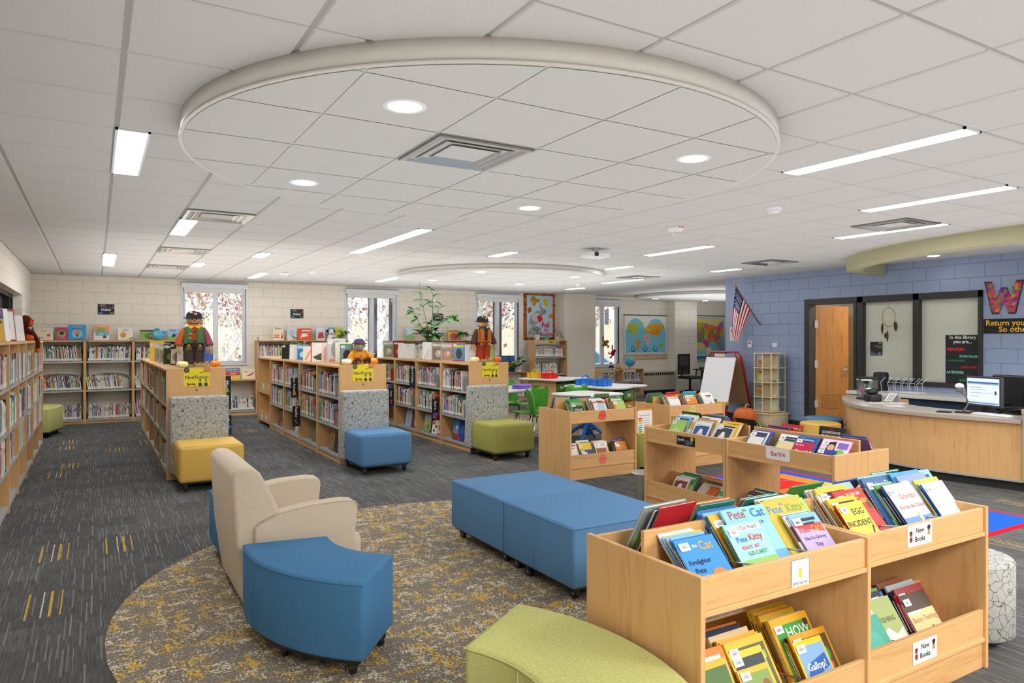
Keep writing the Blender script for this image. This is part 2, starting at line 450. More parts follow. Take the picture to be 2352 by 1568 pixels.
# ------------------------------------------------------------------ ceiling with tegular tiles
b = MB()
b.quad([(XL-.3, YF, H_CEIL), (XL-.3, YB+.2, H_CEIL), (XA+.2, YB+.2, H_CEIL), (XA+.2, YF, H_CEIL)], mat=1)
b.quad([(XL-.3, YF, H_CEIL+.1), (XL-.3, YB+.2, H_CEIL+.1), (XA+.2, YB+.2, H_CEIL+.1), (XA+.2, YF, H_CEIL+.1)], mat=1)
def tile(b, x0, x1, y0, y1, z, drop=.008, g=.010, bv=.006):
    a = [(x0+g, y0+g, z), (x1-g, y0+g, z), (x1-g, y1-g, z), (x0+g, y1-g, z)]
    c = [(x0+g+bv, y0+g+bv, z-drop), (x1-g-bv, y0+g+bv, z-drop), (x1-g-bv, y1-g-bv, z-drop), (x0+g+bv, y1-g-bv, z-drop)]
    b.add(a+c, [[7, 6, 5, 4], [0, 4, 5, 1], [1, 5, 6, 2], [2, 6, 7, 3], [3, 7, 4, 0]], mat=0)
for i in range(-2, 30):
    for j in range(-6, 26):
        x0, y0 = GX+i*G, GY+j*G
        if x0 < XL-.01 - G or y0 > YB: continue
        tile(b, max(x0, XL+.002), x0+G, y0, min(y0+G, YB-.002), H_CEIL)
struct(b.build('ceiling', [M['ceil'], M['tee']]))
# ------------------------------------------------------------------ round ceiling clouds
def cloud(name, cx, cy, r, drop, gx, gy):
    b = MB(); z0 = H_CEIL-drop; n = 96
    o = arc(cx, cy, r, 0, 2*PI, n)[:-1]; inn = arc(cx, cy, r-.012, 0, 2*PI, n)[:-1]
    b.prism(o, z0, H_CEIL-.002, mat=1, smooth=True)
    b.prism([(x, y) for x, y in arc(cx, cy, r+.006, 0, 2*PI, n)[:-1]], z0-.004, z0+.008, mat=1, smooth=True)
    # tiles clipped to the circle
    bm = bmesh.new()
    for i in range(-4, 5):
        for j in range(-4, 5):
            x0, y0 = gx+i*G, gy+j*G; g = .004
            P = [(x0+g, y0+g), (x0+G-g, y0+g), (x0+G-g, y0+G-g), (x0+g, y0+G-g)]
            P = clip_circle(P, cx, cy, r-.014)
            if P and len(P) > 2: b.quad([(x, y, z0-.007) for x, y in P][::-1], mat=0)
    bm.free()
    return struct(b.build(name, [M['ceil'], M['rim'], M['tee']]))
def clip_circle(P, cx, cy, r, n=72):
    """Sutherland-Hodgman of a quad against an n-gon"""
    C = arc(cx, cy, r, 0, 2*PI, n)[:-1]
    for k in range(n):
        a, c = C[k], C[(k+1) % n]; out = []
        def side(p): return (c[0]-a[0])*(p[1]-a[1]) - (c[1]-a[1])*(p[0]-a[0])
        for i in range(len(P)):
            p, q = P[i], P[(i+1) % len(P)]; sp, sq = side(p), side(q)
            if sp >= 0: out.append(p)
            if (sp >= 0) != (sq >= 0):
                t = sp/(sp-sq); out.append((p[0]+(q[0]-p[0])*t, p[1]+(q[1]-p[1])*t))
        P = out
        if not P: return None
    return P
CL = [(2.155, 3.97, 1.775, .104), (6.37, 11.08, 1.86, .085), (14.1, 13.5, 1.84, .085)]
cloud('ceiling_cloud', *CL[0], .935, 2.735); cloud('ceiling_cloud', *CL[1], 5.135, 9.8); cloud('ceiling_cloud', *CL[2], 12.9, 12.3)
# ------------------------------------------------------------------ lights in the ceiling
def downlight(x, y, z, label, group):
    t = thing('recessed_downlight', label, 'ceiling light', (x, y, z), 0, group)
    MB().lathe([(.075, -.002), (.098, -.004), (.102, -.001), (.102, .012)], 32).build('trim_ring', M['white'], t)
    MB().lathe([(.0001, -.0035), (.076, -.0035)], 32).build('lens', M['downlight'], t)
for k, (cx, cy, r, d) in enumerate(CL):
    h = .92 if k == 0 else .95
    for dx, dy in ((-h, -h), (h, -h), (-h, h), (h, h)):
        if k == 2 and (dx, dy) == (h, -h): continue
        where = ['large near ceiling disc', 'middle ceiling disc', 'far corner ceiling disc'][k]
        side = {(-h, -h): 'near window-bookcase side', (h, -h): 'near desk side', (-h, h): 'far bookcase side', (h, h): 'far desk side'}[(dx, dy)]
        downlight(cx+dx+(.005 if k else 0), cy+dy, H_CEIL-d-.007, 'round white downlight in the %s, %s' % (where, side), 'downlights in the ceiling discs')
downlight(10.25, 5.5, H_CEIL-.008, 'round white downlight close to the blue wall above the frosted window', 'downlights in the ceiling discs')
STR = [(4.265, 2.07, 3.29, 'long linear light beside the large ceiling disc, on its desk side'), (6.11, 2.68, 3.90, 'long linear light running out of frame above the desk'),
       (7.49, 3.90, 5.12, 'linear light just before the olive curved soffit'), (3.06, 6.95, 9.39, 'long linear light beyond the large ceiling disc'),
       (6.72, 6.34, 7.56, 'linear light between the projector and the blue wall corner'), (4.89, 8.17, 8.78, 'short linear light just before the middle ceiling disc'),
       (7.47, 8.78, 9.39, 'short linear light beside the middle ceiling disc'), (9.32, 8.17, 8.78, 'short linear light nearest the flag corner'),
       (9.30, 10.61, 11.83, 'linear light near the ceiling vent before the maps'), (9.68, 13.05, 13.70, 'short linear light before the autumn banner column'),
       (2.60, 13.05, 14.27, 'linear light closest to the wall over the first window'), (.185, 4.51, 5.73, 'wide bright troffer strip nearest on the bookcase aisle ceiling'),
       (.80, 7.56, 8.78, 'bright troffer strip beside the silver vent over the aisle'), (.175, 11.22, 13.05, 'bright troffer strip nearest the window wall over the left bookcases'),
       (1.40, 11.83, 12.44, 'small square-ended light before the first window'), (2.01, 10.0, 10.61, 'small light beyond the silver vents, over the first aisle'),
       (5.0, 12.6, 13.8, 'linear light over the far bookcase with the tall plant'), (.8, 1.4, 2.6, 'troffer strip overhead out of frame')]
for x, y0, y1, lab in STR[:-1]:
    t = thing('linear_ceiling_light', lab, 'ceiling light', (x, (y0+y1)/2, H_CEIL), 0, 'linear lights in the tiled ceiling')
    L = (y1-y0)/2; w = .075
    b = MB(); z = -.014
    b.box(-w-.014, -w, -L, L, z, 0).box(w, w+.014, -L, L, z, 0).box(-w-.014, w+.014, -L, -L+.012, z, 0).box(-w-.014, w+.014, L-.012, L, z, 0)
    b.build('housing', M['white'], t)
    MB().box(-w, w, -L+.012, L-.012, -.011, -.004).build('diffuser', M['lightpanel'], t)
def vent(x0, y0, z, label, s=.59):
    t = thing('air_vent', label, 'air vent', (x0+s/2, y0+s/2, z), 0, 'square silver ceiling vents'); h = s/2
    def ring(b, a, za, c, zc):
        P = lambda r, zz: [(-r, -r, zz), (r, -r, zz), (r, r, zz), (-r, r, zz)]
        b.add(P(a, za)+P(c, zc), [[i, (i+1) % 4, 4+(i+1) % 4, 4+i] for i in range(4)])
    b = MB(); ring(b, h, -.016, h, 0); ring(b, h, -.016, h-.03, -.018); ring(b, h-.03, -.018, h-.11, .045); b.build('frame', M['silver'], t)
    b = MB(); ring(b, h-.075, -.012, h-.085, -.014); ring(b, h-.085, -.014, h-.16, .03); b.build('cone', M['silver'], t)
    b = MB(); ring(b, .16, -.012, .11, .012); b.box(-.11, .11, -.11, .11, .010, .014); b.build('core', M['silver'], t)
    MB().box(-h+.02, h-.02, -h+.02, h-.02, .046, .05).build('backing', M['dark'], t)
vent(1.555, 3.355, H_CEIL-.104-.006, 'square silver vent in the middle of the large ceiling disc')
vent(.72, 6.96, H_CEIL-.006, 'square silver vent beside the aisle troffer, nearest one'); vent(.72, 10.01, H_CEIL-.006, 'silver vent in the middle of the aisle ceiling row')
vent(.72, 12.45, H_CEIL-.006, 'silver vent closest to the back wall over the aisle')
vent(6.815, 3.91, H_CEIL-.006, 'silver vent beside the linear light before the olive soffit'); vent(8.64, 6.96, H_CEIL-.006, 'silver vent before the blue wall and flag')
vent(8.64, 10.01, H_CEIL-.006, 'silver vent between two linear lights near the maps')
def puck(x, y, kind, label):
    t = thing({'s': 'smoke_detector', 'a': 'ceiling_strobe', 'p': 'ceiling_projector'}[kind], label, {'s': 'smoke detector', 'a': 'alarm', 'p': 'projector'}[kind], (x, y, H_CEIL-.0065))
    if kind == 's':
        MB().lathe([(.072, .006), (.072, -.012), (.058, -.03), (.05, -.045), (.0001, -.05)], 28).build('body', M['white'], t)
        MB().lathe([(.0565, -.033), (.0535, -.038), (.053, -.0375), (.056, -.0325)], 28).build('slot', M['black'], t)
    elif kind == 'a':
        MB().lathe([(.085, .006), (.085, -.02), (.07, -.045), (.0001, -.05)], 28).build('body', M['white'], t)
        MB().lathe([(.04, -.045), (.038, -.075), (.02, -.09), (.0001, -.092)], 16).build('strobe_lens', M['acrylic'], t)
        b = MB(); b.text('ALERT', T(0, -.0845, -.012) @ RZ(0) @ RX(PI/2), .026, hexc('c8261d'), bold=.02); b.build('lettering', M['paint'], t)
    else:
        MB().box(-.03, .03, -.03, .03, -.05, 0).build('mount', M['white'], t)
        MB().box(-.16, .16, -.12, .12, -.12, -.045).build('body', M['white'], t, bevel=.02)
        MB().cyl((-.07, -.118, -.085), (-.07, -.135, -.085), .03, n=20).build('lens', M['black'], t)
puck(5.26, 4.22, 's', 'round white smoke detector on the ceiling before the desk'); puck(5.28, 5.49, 'a', 'white ceiling strobe with red ALERT lettering')
puck(5.64, 7.35, 'p', 'small off-white device hanging from the ceiling tiles'); puck(2.89, 12.8, 'a', 'white strobe on ceiling near the first window')
puck(3.25, 12.3, 's', 'smoke detector beside the strobe near the first window'); puck(8.9, 12.2, 's', 'smoke detector on ceiling before the world map'); puck(8.3, 12.0, 'a', 'white strobe on the ceiling left of the map area')
# ------------------------------------------------------------------ olive curved soffit over the desk
path = smoothpath([(8.20, -3), (8.18, 1.5), (8.2, 3.3), (8.33, 4.2), (8.58, 5.05), (9.0, 5.8), (9.55, 6.38), (10.15, 6.66), (10.80, 6.74)], 8)
outer = [(p[0], p[1]) for p in path]; inner = []
for i, p in enumerate(path):
    d = (path[min(i+1, len(path)-1)] - path[max(i-1, 0)]).normalized(); inner.append((p[0]+d[1]*.22, p[1]-d[0]*.22))
b = MB(); n = len(outer); z0 = 2.575
pts = [(x, y, z0) for x, y in outer]+[(x, y, H_CEIL) for x, y in outer]+[(x, y, z0) for x, y in inner]+[(x, y, H_CEIL) for x, y in inner]
F = []
for i in range(n-1): F += [[i, i+1, n+i+1, n+i], [2*n+i, 3*n+i, 3*n+i+1, 2*n+i+1], [i, 2*n+i, 2*n+i+1, i+1]]
b.add(pts, F, smooth=True)
o = struct(b.build('trim_2', M['olive'])); e = o.modifiers.new('split', 'EDGE_SPLIT'); e.split_angle = math.radians(40)
# ------------------------------------------------------------------ windows on the back wall
for k, (u0, u1, z0, z1) in enumerate(WIN):
    w = bpy.data.objects.new('window_%d' % (k+1), None); COL.objects.link(w); w.location = (u0, YB, z0); w['kind'] = 'structure'
    W, Hh = u1-u0, z1-z0; mu = W*.52
    b = MB(); f = .055; y0, y1 = .04, .13
    b.box(0, f, y0, y1, 0, Hh).box(W-f, W, y0, y1, 0, Hh).box(f, W-f, y0, y1, 0, f).box(f, W-f, y0, y1, Hh-f, Hh).box(mu-.045, mu+.045, y0, y1, f, Hh-f)
    b.build('window_frame', M['winframe'], w, bevel=.004)
    MB().box(-.04, W+.04, -.03, .14, -.035, 0).build('window_sill', M['winframe'], w, bevel=.005)
    b = MB(); b.box(-.035, 0, -.012, .14, 0, Hh).box(W, W+.035, -.012, .14, 0, Hh).build('window_casing', M['winframe'], w)
    MB().box(f, mu-.045, .08, .086, f, Hh-f).box(mu+.045, W-f, .08, .086, f, Hh-f).build('glass_pane', M['glass'], w)
    s = thing('roller_shade', ['rolled-up white shade over the window behind the tallest scarecrow', 'rolled-up white shade over the window behind the seated scarecrow', 'rolled-up white shade left of the autumn squirrel banner', 'rolled-up white shade beside the world map'][k],
              'roller shade', (u0+W/2, YB, z1), 0, 'roller shades on the back wall')
    MB().box(-W/2-.03, W/2+.03, -.085, -.001, 0, .10).build('valance', M['winframe'], s, bevel=.006)
    MB().box(-W/2+.02, W/2-.02, -.02, -.016, -.075, 0).box(-W/2+.02, W/2-.02, -.026, -.010, -.09, -.075).build('shade_cloth', M['shade'], s)
# ------------------------------------------------------------------ interior frame with door and frosted panes in the blue wall
d1 = bpy.data.objects.new('door_1', None); COL.objects.link(d1); d1.location = (XR, 7.49, 0); d1['kind'] = 'structure'
b = MB(); fx0, fx1 = -.02, .17
for y0, y1, z0, z1 in ((-.49-.0, -.43, 0, 2.25), (.40, .50, 0, 2.25), (-.43, .40, 2.15, 2.25)): b.box(fx0, fx1, y0, y1, z0, z1)
b.build('door_frame', M['dark'], d1, bevel=.004)
leaf = bpy.data.objects.new('door_leaf', None); COL.objects.link(leaf); leaf.parent = d1; leaf.location = (.15, .395, 0); leaf.rotation_euler = (0, 0, math.radians(84))
MB().box(0, .045, -.82, 0, .01, 2.14).build('panel', M['oak'], leaf, bevel=.003)
b = MB()
for k in range(9): b.box(-.006, .0, -.66, -.16, .32+k*.03, .342+k*.03)
b.build('louver_grille', M['oak'], leaf)
b = MB(); b.box(-.006, 0, -.785, -.725, .88, 1.08); b.cyl((-.006, -.755, 1.0), (-.05, -.755, 1.0), .012).cyl((-.05, -.755, 1.0), (-.05, -.64, 1.0), .01); b.build('lever_handle', M['chrome'], leaf, bevel=.002)
for hz in (.35, 1.05, 1.75): MB().box(-.012, .02, -.045, .03, hz, hz+.13).build('hinge', M['steel'], leaf)
w = bpy.data.objects.new('window_6', None); COL.objects.link(w); w.location = (XR, 6.045, .84); w['kind'] = 'structure'
b = MB(); h0 = -.945; h1 = .945; Z = 1.41
for y0, y1, z0, z1 in ((h0, h0+.06, 0, Z), (h1-.10, h1, 0, Z), (-.06, .035, 0, Z), (h0, h1, 0, .07), (h0, h1, Z-.10, Z)): b.box(-.025, .17, y0, y1, z0, z1)
b.build('window_frame', M['dark'], w, bevel=.004)
MB().box(.06, .068, h0+.06, -.06, .07, Z-.10).box(.06, .068, .035, h1-.10, .07, Z-.10).build('glass_pane', M['frosted'], w)
# the conference room behind
struct(boxobj('wall_conference_back', M['beige_paint'], 13.6, 13.7, 4.5, 9.3, 0, H_CEIL)); struct(boxobj('wall_conference_side', M['beige_paint'], XR+.16, 13.7, 9.2, 9.3, 0, H_CEIL))
struct(boxobj('wall_conference_end', M['beige_paint'], XR+.16, 13.7, 4.4, 4.5, 0, H_CEIL))
t = thing('storage_cabinet', 'light wood cabinet seen through the open conference room door', 'cabinet', (12.6, 7.6, 0))
MB().box(-.3, .3, -.6, .6, 0, 2.0).build('carcass', M['oak_light'], t, bevel=.004); b = MB(); b.box(-.32, -.3, -.59, -.01, .05, 1.97).box(-.32, -.3, .01, .59, .05, 1.97).build('cabinet_door', M['oak_light'], t, bevel=.003)
# ------------------------------------------------------------------ floor rugs
def disc(name, cx, cy, r, label, z=.004):
    o = MB().prism(arc(0, 0, r, 0, 2*PI, 96)[:-1], 0, z).build(name, M['rug']); o.location = (cx, cy, 0); return tag(o, label, 'rug')
disc('round_rug', 2.19, 4.08, 2.15, 'large round grey and gold mottled rug under the armchair and benches')
disc('round_rug', 6.85, 10.95, 1.78, 'round grey and gold mottled rug under the white activity tables')
# ================================================================== seating
def caster(parent, x, y, name='caster', top=.10):
    b = MB(); b.cyl((x-.012, y, .033), (x+.012, y, .033), .033, n=18).cyl((x, y, .03), (x, y, top), .011, n=8).box(x-.02, x+.02, y-.03, y+.012, .045, .075)
    o = b.build(name, M['black'], parent)
    MB().cyl((x-.0135, y, .033), (x+.0135, y, .033), .009, n=10).build('hub', M['chrome'], o); return o
def seam(parent, pts, r=.0028, mat=None): return MB().tube(pts, r, 6).build('piping', mat, parent)
def prism_seat(name, label, poly, z0, z1, mat, casters, bev=.02, group=None, piping=True, seams=()):
    cx = sum(p[0] for p in poly)/len(poly); cy = sum(p[1] for p in poly)/len(poly)
    t = thing(name, label, 'ottoman', (cx, cy, 0), 0, group)
    P = [(x-cx, y-cy) for x, y in poly]
    MB().prism(P, z0, z1).build('cushion', mat, t, bevel=bev, seg=3, auto=50)
    MB().prism([(x*.93, y*.93) for x, y in P], z0-.015, z0+.01).build('base_plate', M['black'], t)
    if piping: seam(t, [(x*.997, y*.997, z1-.012) for x, y in P+[P[0]]], .0035, mat)
    for (x, y) in seams: seam(t, [(x-cx, y-cy, z0+.01), (x-cx, y-cy, z1-.015)], .0022, mat)
    for x, y in casters: caster(t, x-cx, y-cy, top=z0)
    return t
def ring_sector(cx, cy, r, R_, a0, a1, n=20): return arc(cx, cy, R_, a0, a1, n)+arc(cx, cy, r, a1, a0, n)
D = math.radians
wc = (1.674, 3.851)
prism_seat('wedge_ottoman', 'bright blue curved wedge ottoman beside the oatmeal armchair', ring_sector(*wc, .555, 1.0, D(171), D(231)), .085, .45, M['blue_fab'],
           [(wc[0]+.93*math.cos(D(a)), wc[1]+.93*math.sin(D(a))) for a in (178, 200, 226)]+[(wc[0]+.62*math.cos(D(a)), wc[1]+.62*math.sin(D(a))) for a in (178, 226)], seams=[(wc[0]+1.001*math.cos(D(188)), wc[1]+1.001*math.sin(D(188)))])
gc = (.70, 1.965)
prism_seat('wedge_ottoman', 'lime green curved bench at the bottom edge beside the nearest book bin', ring_sector(*gc, .535, 1.0, D(34), D(-26)), .085, .45, M['green_fab'],
           [(gc[0]+.93*math.cos(D(a)), gc[1]+.93*math.sin(D(a))) for a in (28, 4, -20)]+[(gc[0]+.60*math.cos(D(a)), gc[1]+.60*math.sin(D(a))) for a in (26, -18)], seams=[(gc[0]+.534*math.cos(D(7)), gc[1]+.534*math.sin(D(7)))])
def rect(x0, x1, y0, y1): return [(x0, y0), (x1, y0), (x1, y1), (x0, y1)]
prism_seat('square_ottoman', 'slate blue square ottoman, farther of the joined pair', rect(2.405, 3.235, 4.165, 4.985), .085, .45, M['slate_fab'], [(2.48, 4.92), (2.48, 4.25), (3.16, 4.92), (3.16, 4.25)])
prism_seat('square_ottoman', 'slate blue square ottoman touching the nearest book bins', rect(2.40, 3.235, 3.335, 4.155), .085, .45, M['slate_fab'], [(2.47, 4.08), (2.47, 3.42), (3.16, 4.08), (3.16, 3.42), (2.45, 3.9)], seams=[(2.3985, 3.76)])
# small hexagonal-looking green stool by the left cases and the stools near the desk
prism_seat('wedge_ottoman', 'green faceted ottoman in the far corner of the left bookcases', [(-.98, 13.15), (-.62, 13.12), (-.46, 13.75), (-.50, 14.02), (-.75, 14.15), (-.98, 14.1)], .09, .46, M['green_fab'], [(-.62, 13.3), (-.55, 13.85), (-.85, 13.3)])
def drum(name, label, x, y, r, mat, z0=.03, h=.45, top=None):
    t = thing(name, label, 'stool', (x, y, 0))
    MB().lathe([(r-.012, z0), (r, z0+.012), (r, h-.03), (r-.008, h-.008), (r-.03, h), (.0001, h+.002)], 48).build('body', mat, t)
    if top: MB().lathe([(r+.001, h-.035), (r+.002, h-.03), (r-.006, h-.006), (r-.03, h+.003), (.0001, h+.005)], 48).build('cushion', top, t)
    else: MB().tube([(math.cos(2*PI*k/40)*(r-.002), math.sin(2*PI*k/40)*(r-.002), h-.022) for k in range(41)], .003, 6).build('piping', mat, t)
    for k in range(4):
        a = PI/4+k*PI/2; MB().cyl((math.cos(a)*r*.8, math.sin(a)*r*.8, 0), (math.cos(a)*r*.8, math.sin(a)*r*.8, z0+.01), .014).build('glide_foot', M['chrome'], t)
    return t
drum('drum_stool', 'round drum stool in pale doodle-print fabric beside the New Books bin', 3.92, 1.94, .215, M['pattern'], .05, .44)
drum('drum_stool', 'round yellow drum stool before the curved front desk', 8.30, 5.92, .255, M['yellow_fab'])
drum('drum_stool', 'round blue-topped drum stool behind the yellow one by the desk', 8.86, 6.27, .255, M['black'], top=M['slate_fab'])
drum('drum_stool', 'olive green stool holding the framed colour chart behind the ABC bin', 5.62, 6.46, .165, M['green_fab2'], .04, .42)

def lounge_chair(x, y, label, mat, w=.61):
    t = thing('lounge_chair', label, 'lounge chair', (x, y, 0), 0, 'doodle-backed lounge chairs at the bookcase ends')
    MB().box(0, w+.02, -.62, 0, .09, .465).build('seat', mat, t, bevel=.045, seg=4)
    seam(t, [(.05, -.60, .457), (w-.03, -.60, .457)], .003, mat)
    o = MB().prism([(-.02, .09), (.16, .09), (.10, .93), (-.03, .93)], 0, w-.01).build('backrest', M['pattern'], t, bevel=.03, seg=4)
    o.matrix_basis = T(-.03, .0, 0) @ Matrix(((0, 0, 1, 0), (1, 0, 0, 0), (0, 1, 0, 0), (0, 0, 0, 1)))
    MB().box(.03, w-.02, -.57, .15, .075, .095).build('base_plate', M['black'], t)
    for cx, cyy in ((.07, -.53), (w-.05, -.53), (.07, .08), (w-.07, .08)): caster(t, cx, cyy)
    return t
lounge_chair(.72, 8.40, 'yellow-seated lounge chair with doodle-print back at the scarecrow bookcase', M['yellow_fab'])
lounge_chair(2.585, 8.32, 'blue-seated lounge chair with doodle-print back', M['slate_fab'])
lounge_chair(4.33, 8.36, 'olive green-seated lounge chair with doodle-print back', M['green_fab2'])

# armchair, facing the rug
t = thing('armchair', 'oatmeal upholstered armchair seen from its side and back', 'armchair', (.70, 4.075, 0))
Wd = .92
def side_prism(prof, y0, y1): # profile in x,z extruded along y
    b = MB(); n = len(prof)
    b.add([(x, y0, z) for x, z in prof]+[(x, y1, z) for x, z in prof], [list(range(n)), list(range(n, 2*n))[::-1]]+[[i, n+i, n+(i+1) % n, (i+1) % n] for i in range(n)])
    return b
side_prism([(.02, .05), (.10, .05), (.24, .48), (.16, .68), (.10, .80), (.05, .835), (-.01, .845), (-.05, .82), (-.055, .78), (-.03, .4)], .03, Wd-.03).build('backrest', M['beige_fab'], t, bevel=.025, seg=4, auto=35)
for nm, y0 in (('armrest', 0.0), ('armrest', Wd-.115)):
    side_prism([(.06, .05), (.60, .05), (.655, .56), (.63, .595), (.56, .605), (.38, .60), (.20, .575), (.09, .53), (.06, .5)], y0, y0+.115).build(nm, M['beige_fab'], t, bevel=.018, seg=4, auto=35)
MB().box(.10, .72, .12, Wd-.12, .10, .36).build('seat', M['beige_fab'], t, bevel=.04, seg=4)
MB().box(.06, .64, .03, Wd-.03, .02, .11).build('base_plate', M['beige_fab'], t, bevel=.01)
seam(t, [(.655, -.001, .56), (.63, -.001, .592), (.56, -.001, .602), (.38, -.001, .598), (.20, -.001, .573), (.09, -.001, .53)], .003, M['beige_fab'])
for x, y in ((.08, .06), (.58, .06), (.08, Wd-.06), (.58, Wd-.06)): MB().cyl((x, y, 0), (x, y, .03), .02).build('foot', M['black'], t)
prism_seat('square_ottoman', 'blue ottoman almost hidden behind the armchair back', rect(.722, 1.25, 5.08, 5.6), .085, .45, M['blue_fab'], [(.8, 5.15), (.8, 5.5), (1.15, 5.15), (1.15, 5.5)])

# ================================================================== bookcases
SH = .02
def bookcase(label, x, y, rz, W, H, Dp, shelves, back=False, double=False, name='bookcase', group=None, endpanel=None, woodm='wood_z', brace=False, leftw=False):
    """local x along the width, y into the case, z up; shelves are heights of the shelf tops"""
    t = thing(name, label, 'bookcase', (x, y, 0), rz, group)
    for x0 in (0, W-.022):
        MB().box(x0, x0+.022, 0, Dp, 0, H).build('side_panel', M[woodm], t, bevel=.002)
    MB().box(.022, W-.022, 0, Dp, H-.025, H).build('top_panel', M['wood_x'], t, bevel=.002)
    MB().box(.022, W-.022, .02, Dp-.02, 0, shelves[-1]-.02).build('kick_panel', M['wood_x'], t)
    for z in shelves:
        s = MB(); s.box(.022, W-.022, .006, Dp-.006, z-.012, z); s.box(.022, W-.022, .004, .010, z-.028, z+.001)
        if double: s.box(.022, W-.022, Dp-.010, Dp-.004, z-.028, z+.001)
        s.build('shelf', M['steel'], t)
    if double or back: MB().box(.022, W-.022, Dp*(.5 if double else 1)-.008, Dp*(.5 if double else 1), shelves[-1], H-.025).build('back_panel', M['wood_z'], t)
    if brace:
        for z in shelves[:-1]:
            zz = z+.02
            MB().tube(smoothpath([(.05, Dp-.05, zz-.32), (.05, Dp-.05, zz-.05), (.12, Dp-.05, zz+.24), (W-.12, Dp-.05, zz+.24), (W-.05, Dp-.05, zz-.02), (W-.05, Dp-.05, zz-.32)], 4), .011, 8).build('book_support', M['darksteel'], t)
    return t
NF = {'A': (.67, 8.58, [1.0, .90, .95, 1.05, 1.13]), 'B': (2.60, 8.58, [1.02, .965, 1.0, 1.0, 1.0]), 'C': (4.42, 8.58, [.94, .94, .94, .94])}
NFSH = [.825, .455, .095]; NFH = 1.22; NFD = .61
for key, (x, y, ws) in NF.items():
    yy = y; desc = {'A': 'aisle bookcase topped by the tallest scarecrow', 'B': 'aisle bookcase topped by the seated scarecrow', 'C': 'aisle bookcase topped by the orange-vest scarecrow'}[key]
    for k, wd in enumerate(ws):
        o = ['first', 'second', 'third', 'fourth', 'fifth'][k]
        if key == 'B' and k == 4: continue
        bt = bookcase('%s low maple unit of the %s' % (o, desc), x+NFD, yy, PI/2, wd, NFH, NFD, NFSH, double=True, group='double-sided aisle bookcases')
        if k == 0:
            e = MB().box(-.024, 0, 0, NFD, 0, NFH+.012).build('end_panel', M['wood_z'], bt, bevel=.002); 
            MB().lathe([(.009, 0), (.009, .003), (.0001, .003)], 14).build('hole_cap', M['dark'], bt, X=T(-.024, NFD/2+.0, .985) @ RY(-PI/2))
        yy += wd
# end bin of the middle run
t = thing('book_bin', 'small maple display bin at the far end of the middle aisle bookcase', 'book bin', (2.60, 12.58, 0))
MB().box(0, .61, 0, .02, 0, NFH).build('side_panel', M['wood_z'], t); MB().box(0, .61, 1.03, 1.05, 0, NFH).build('side_panel', M['wood_z'], t)
for z in (.60, .09):
    MB().box(.0, .02, .02, 1.03, z, z+.16).build('tray_front', M['wood_y'], t, bevel=.002); MB().box(.0, .6, .02, 1.03, z-.02, z).build('tray_floor', M['wood_y'], t)
MB().box(0, .61, .02, 1.03, 1.195, 1.22).build('top_panel', M['wood_y'], t)
b = MB()
for yy, zz in ((.25, .12), (.62, .11), (.5, .66)): b.box(-.002, 0, yy, yy+.12, zz, zz+.09)
b.build('paper_label', M['white'], t)
# left wall run and back wall run
LP = [3.2, 4.10, 5.0, 5.9, 6.79, 7.69, 8.60, 9.50, 10.49, 11.42, 12.35]
names = ['', '', '', '', 'nearest in view', 'second from the camera', 'third from the camera', 'fourth from the camera', 'fifth from the camera', 'farthest one, by the green ottoman']
for k in range(4, len(LP)-1):
    bookcase('tall maple bookcase on the left wall, %s' % names[k], -.66, LP[k], PI/2, LP[k+1]-LP[k], 1.53, .31, [1.125, .735, .40, .07], group='bookcases along the left wall')
BSH = [1.145, .612, .075]; YC = 15.08
for x0, x1, lab in ((-.98, -.17, 'tall maple bookcase in the back left corner'), (-.17, .617, 'tall back-wall bookcase under the first Fiction sign'), (.617, 1.44, 'tall back-wall bookcase under the green vest scarecrow'),
                    (2.87, 3.83, 'tall back-wall bookcase left part under the middle Fiction sign'), (3.83, 4.79, 'tall back-wall bookcase by the second window'), (6.06, 7.05, 'tall back-wall bookcase behind the tall potted plant'), (7.05, 8.05, 'tall back-wall bookcase left of the third window')):
    bookcase(lab, x0, YC, 0, x1-x0, 1.53, .31, BSH, brace=True, group='tall bookcases on the back wall')
for x0, x1, lab in ((1.46, 2.86, 'low maple case under the first window with two display books'), (4.82, 6.04, 'low maple case under the second window'), (8.08, 9.44, 'low maple case with potted plant left of the banner')):
    bookcase(lab, x0, YC, 0, x1-x0, .73, .31, [.10], brace=False, group='low cases under the windows')
bookcase('tall maple case under the autumn banner, lit white side', 9.45, 14.78, 0, 1.0, 1.53, .31, [1.11, .66, .30, .075], brace=True, group=None)
t = bookcase('low maple bookcase with the globe on top', 11.50, 14.70, 0, 1.46, .745, .31, [.40, .075], brace=False)
MB().box(.72, .742, 0, .31, .06, .72).build('divider_panel', M['wood_z'], t)
t = thing('wall_heater', 'long beige wall heater under the world map', 'heater', (13.0, 15.02, 0))
MB().box(0, 1.45, 0, .37, .10, .63).build('cabinet', plain('heater_paint', 'c9c1ae', .5), t, bevel=.01); b = MB()
for k in range(16): b.box(.12+k*.08, .175+k*.08, -.002, .002, .52, .60)
b.build('louvers', M['dark'], t); MB().box(.02, 1.43, .03, .35, 0, .1).build('plinth', M['base'], t)

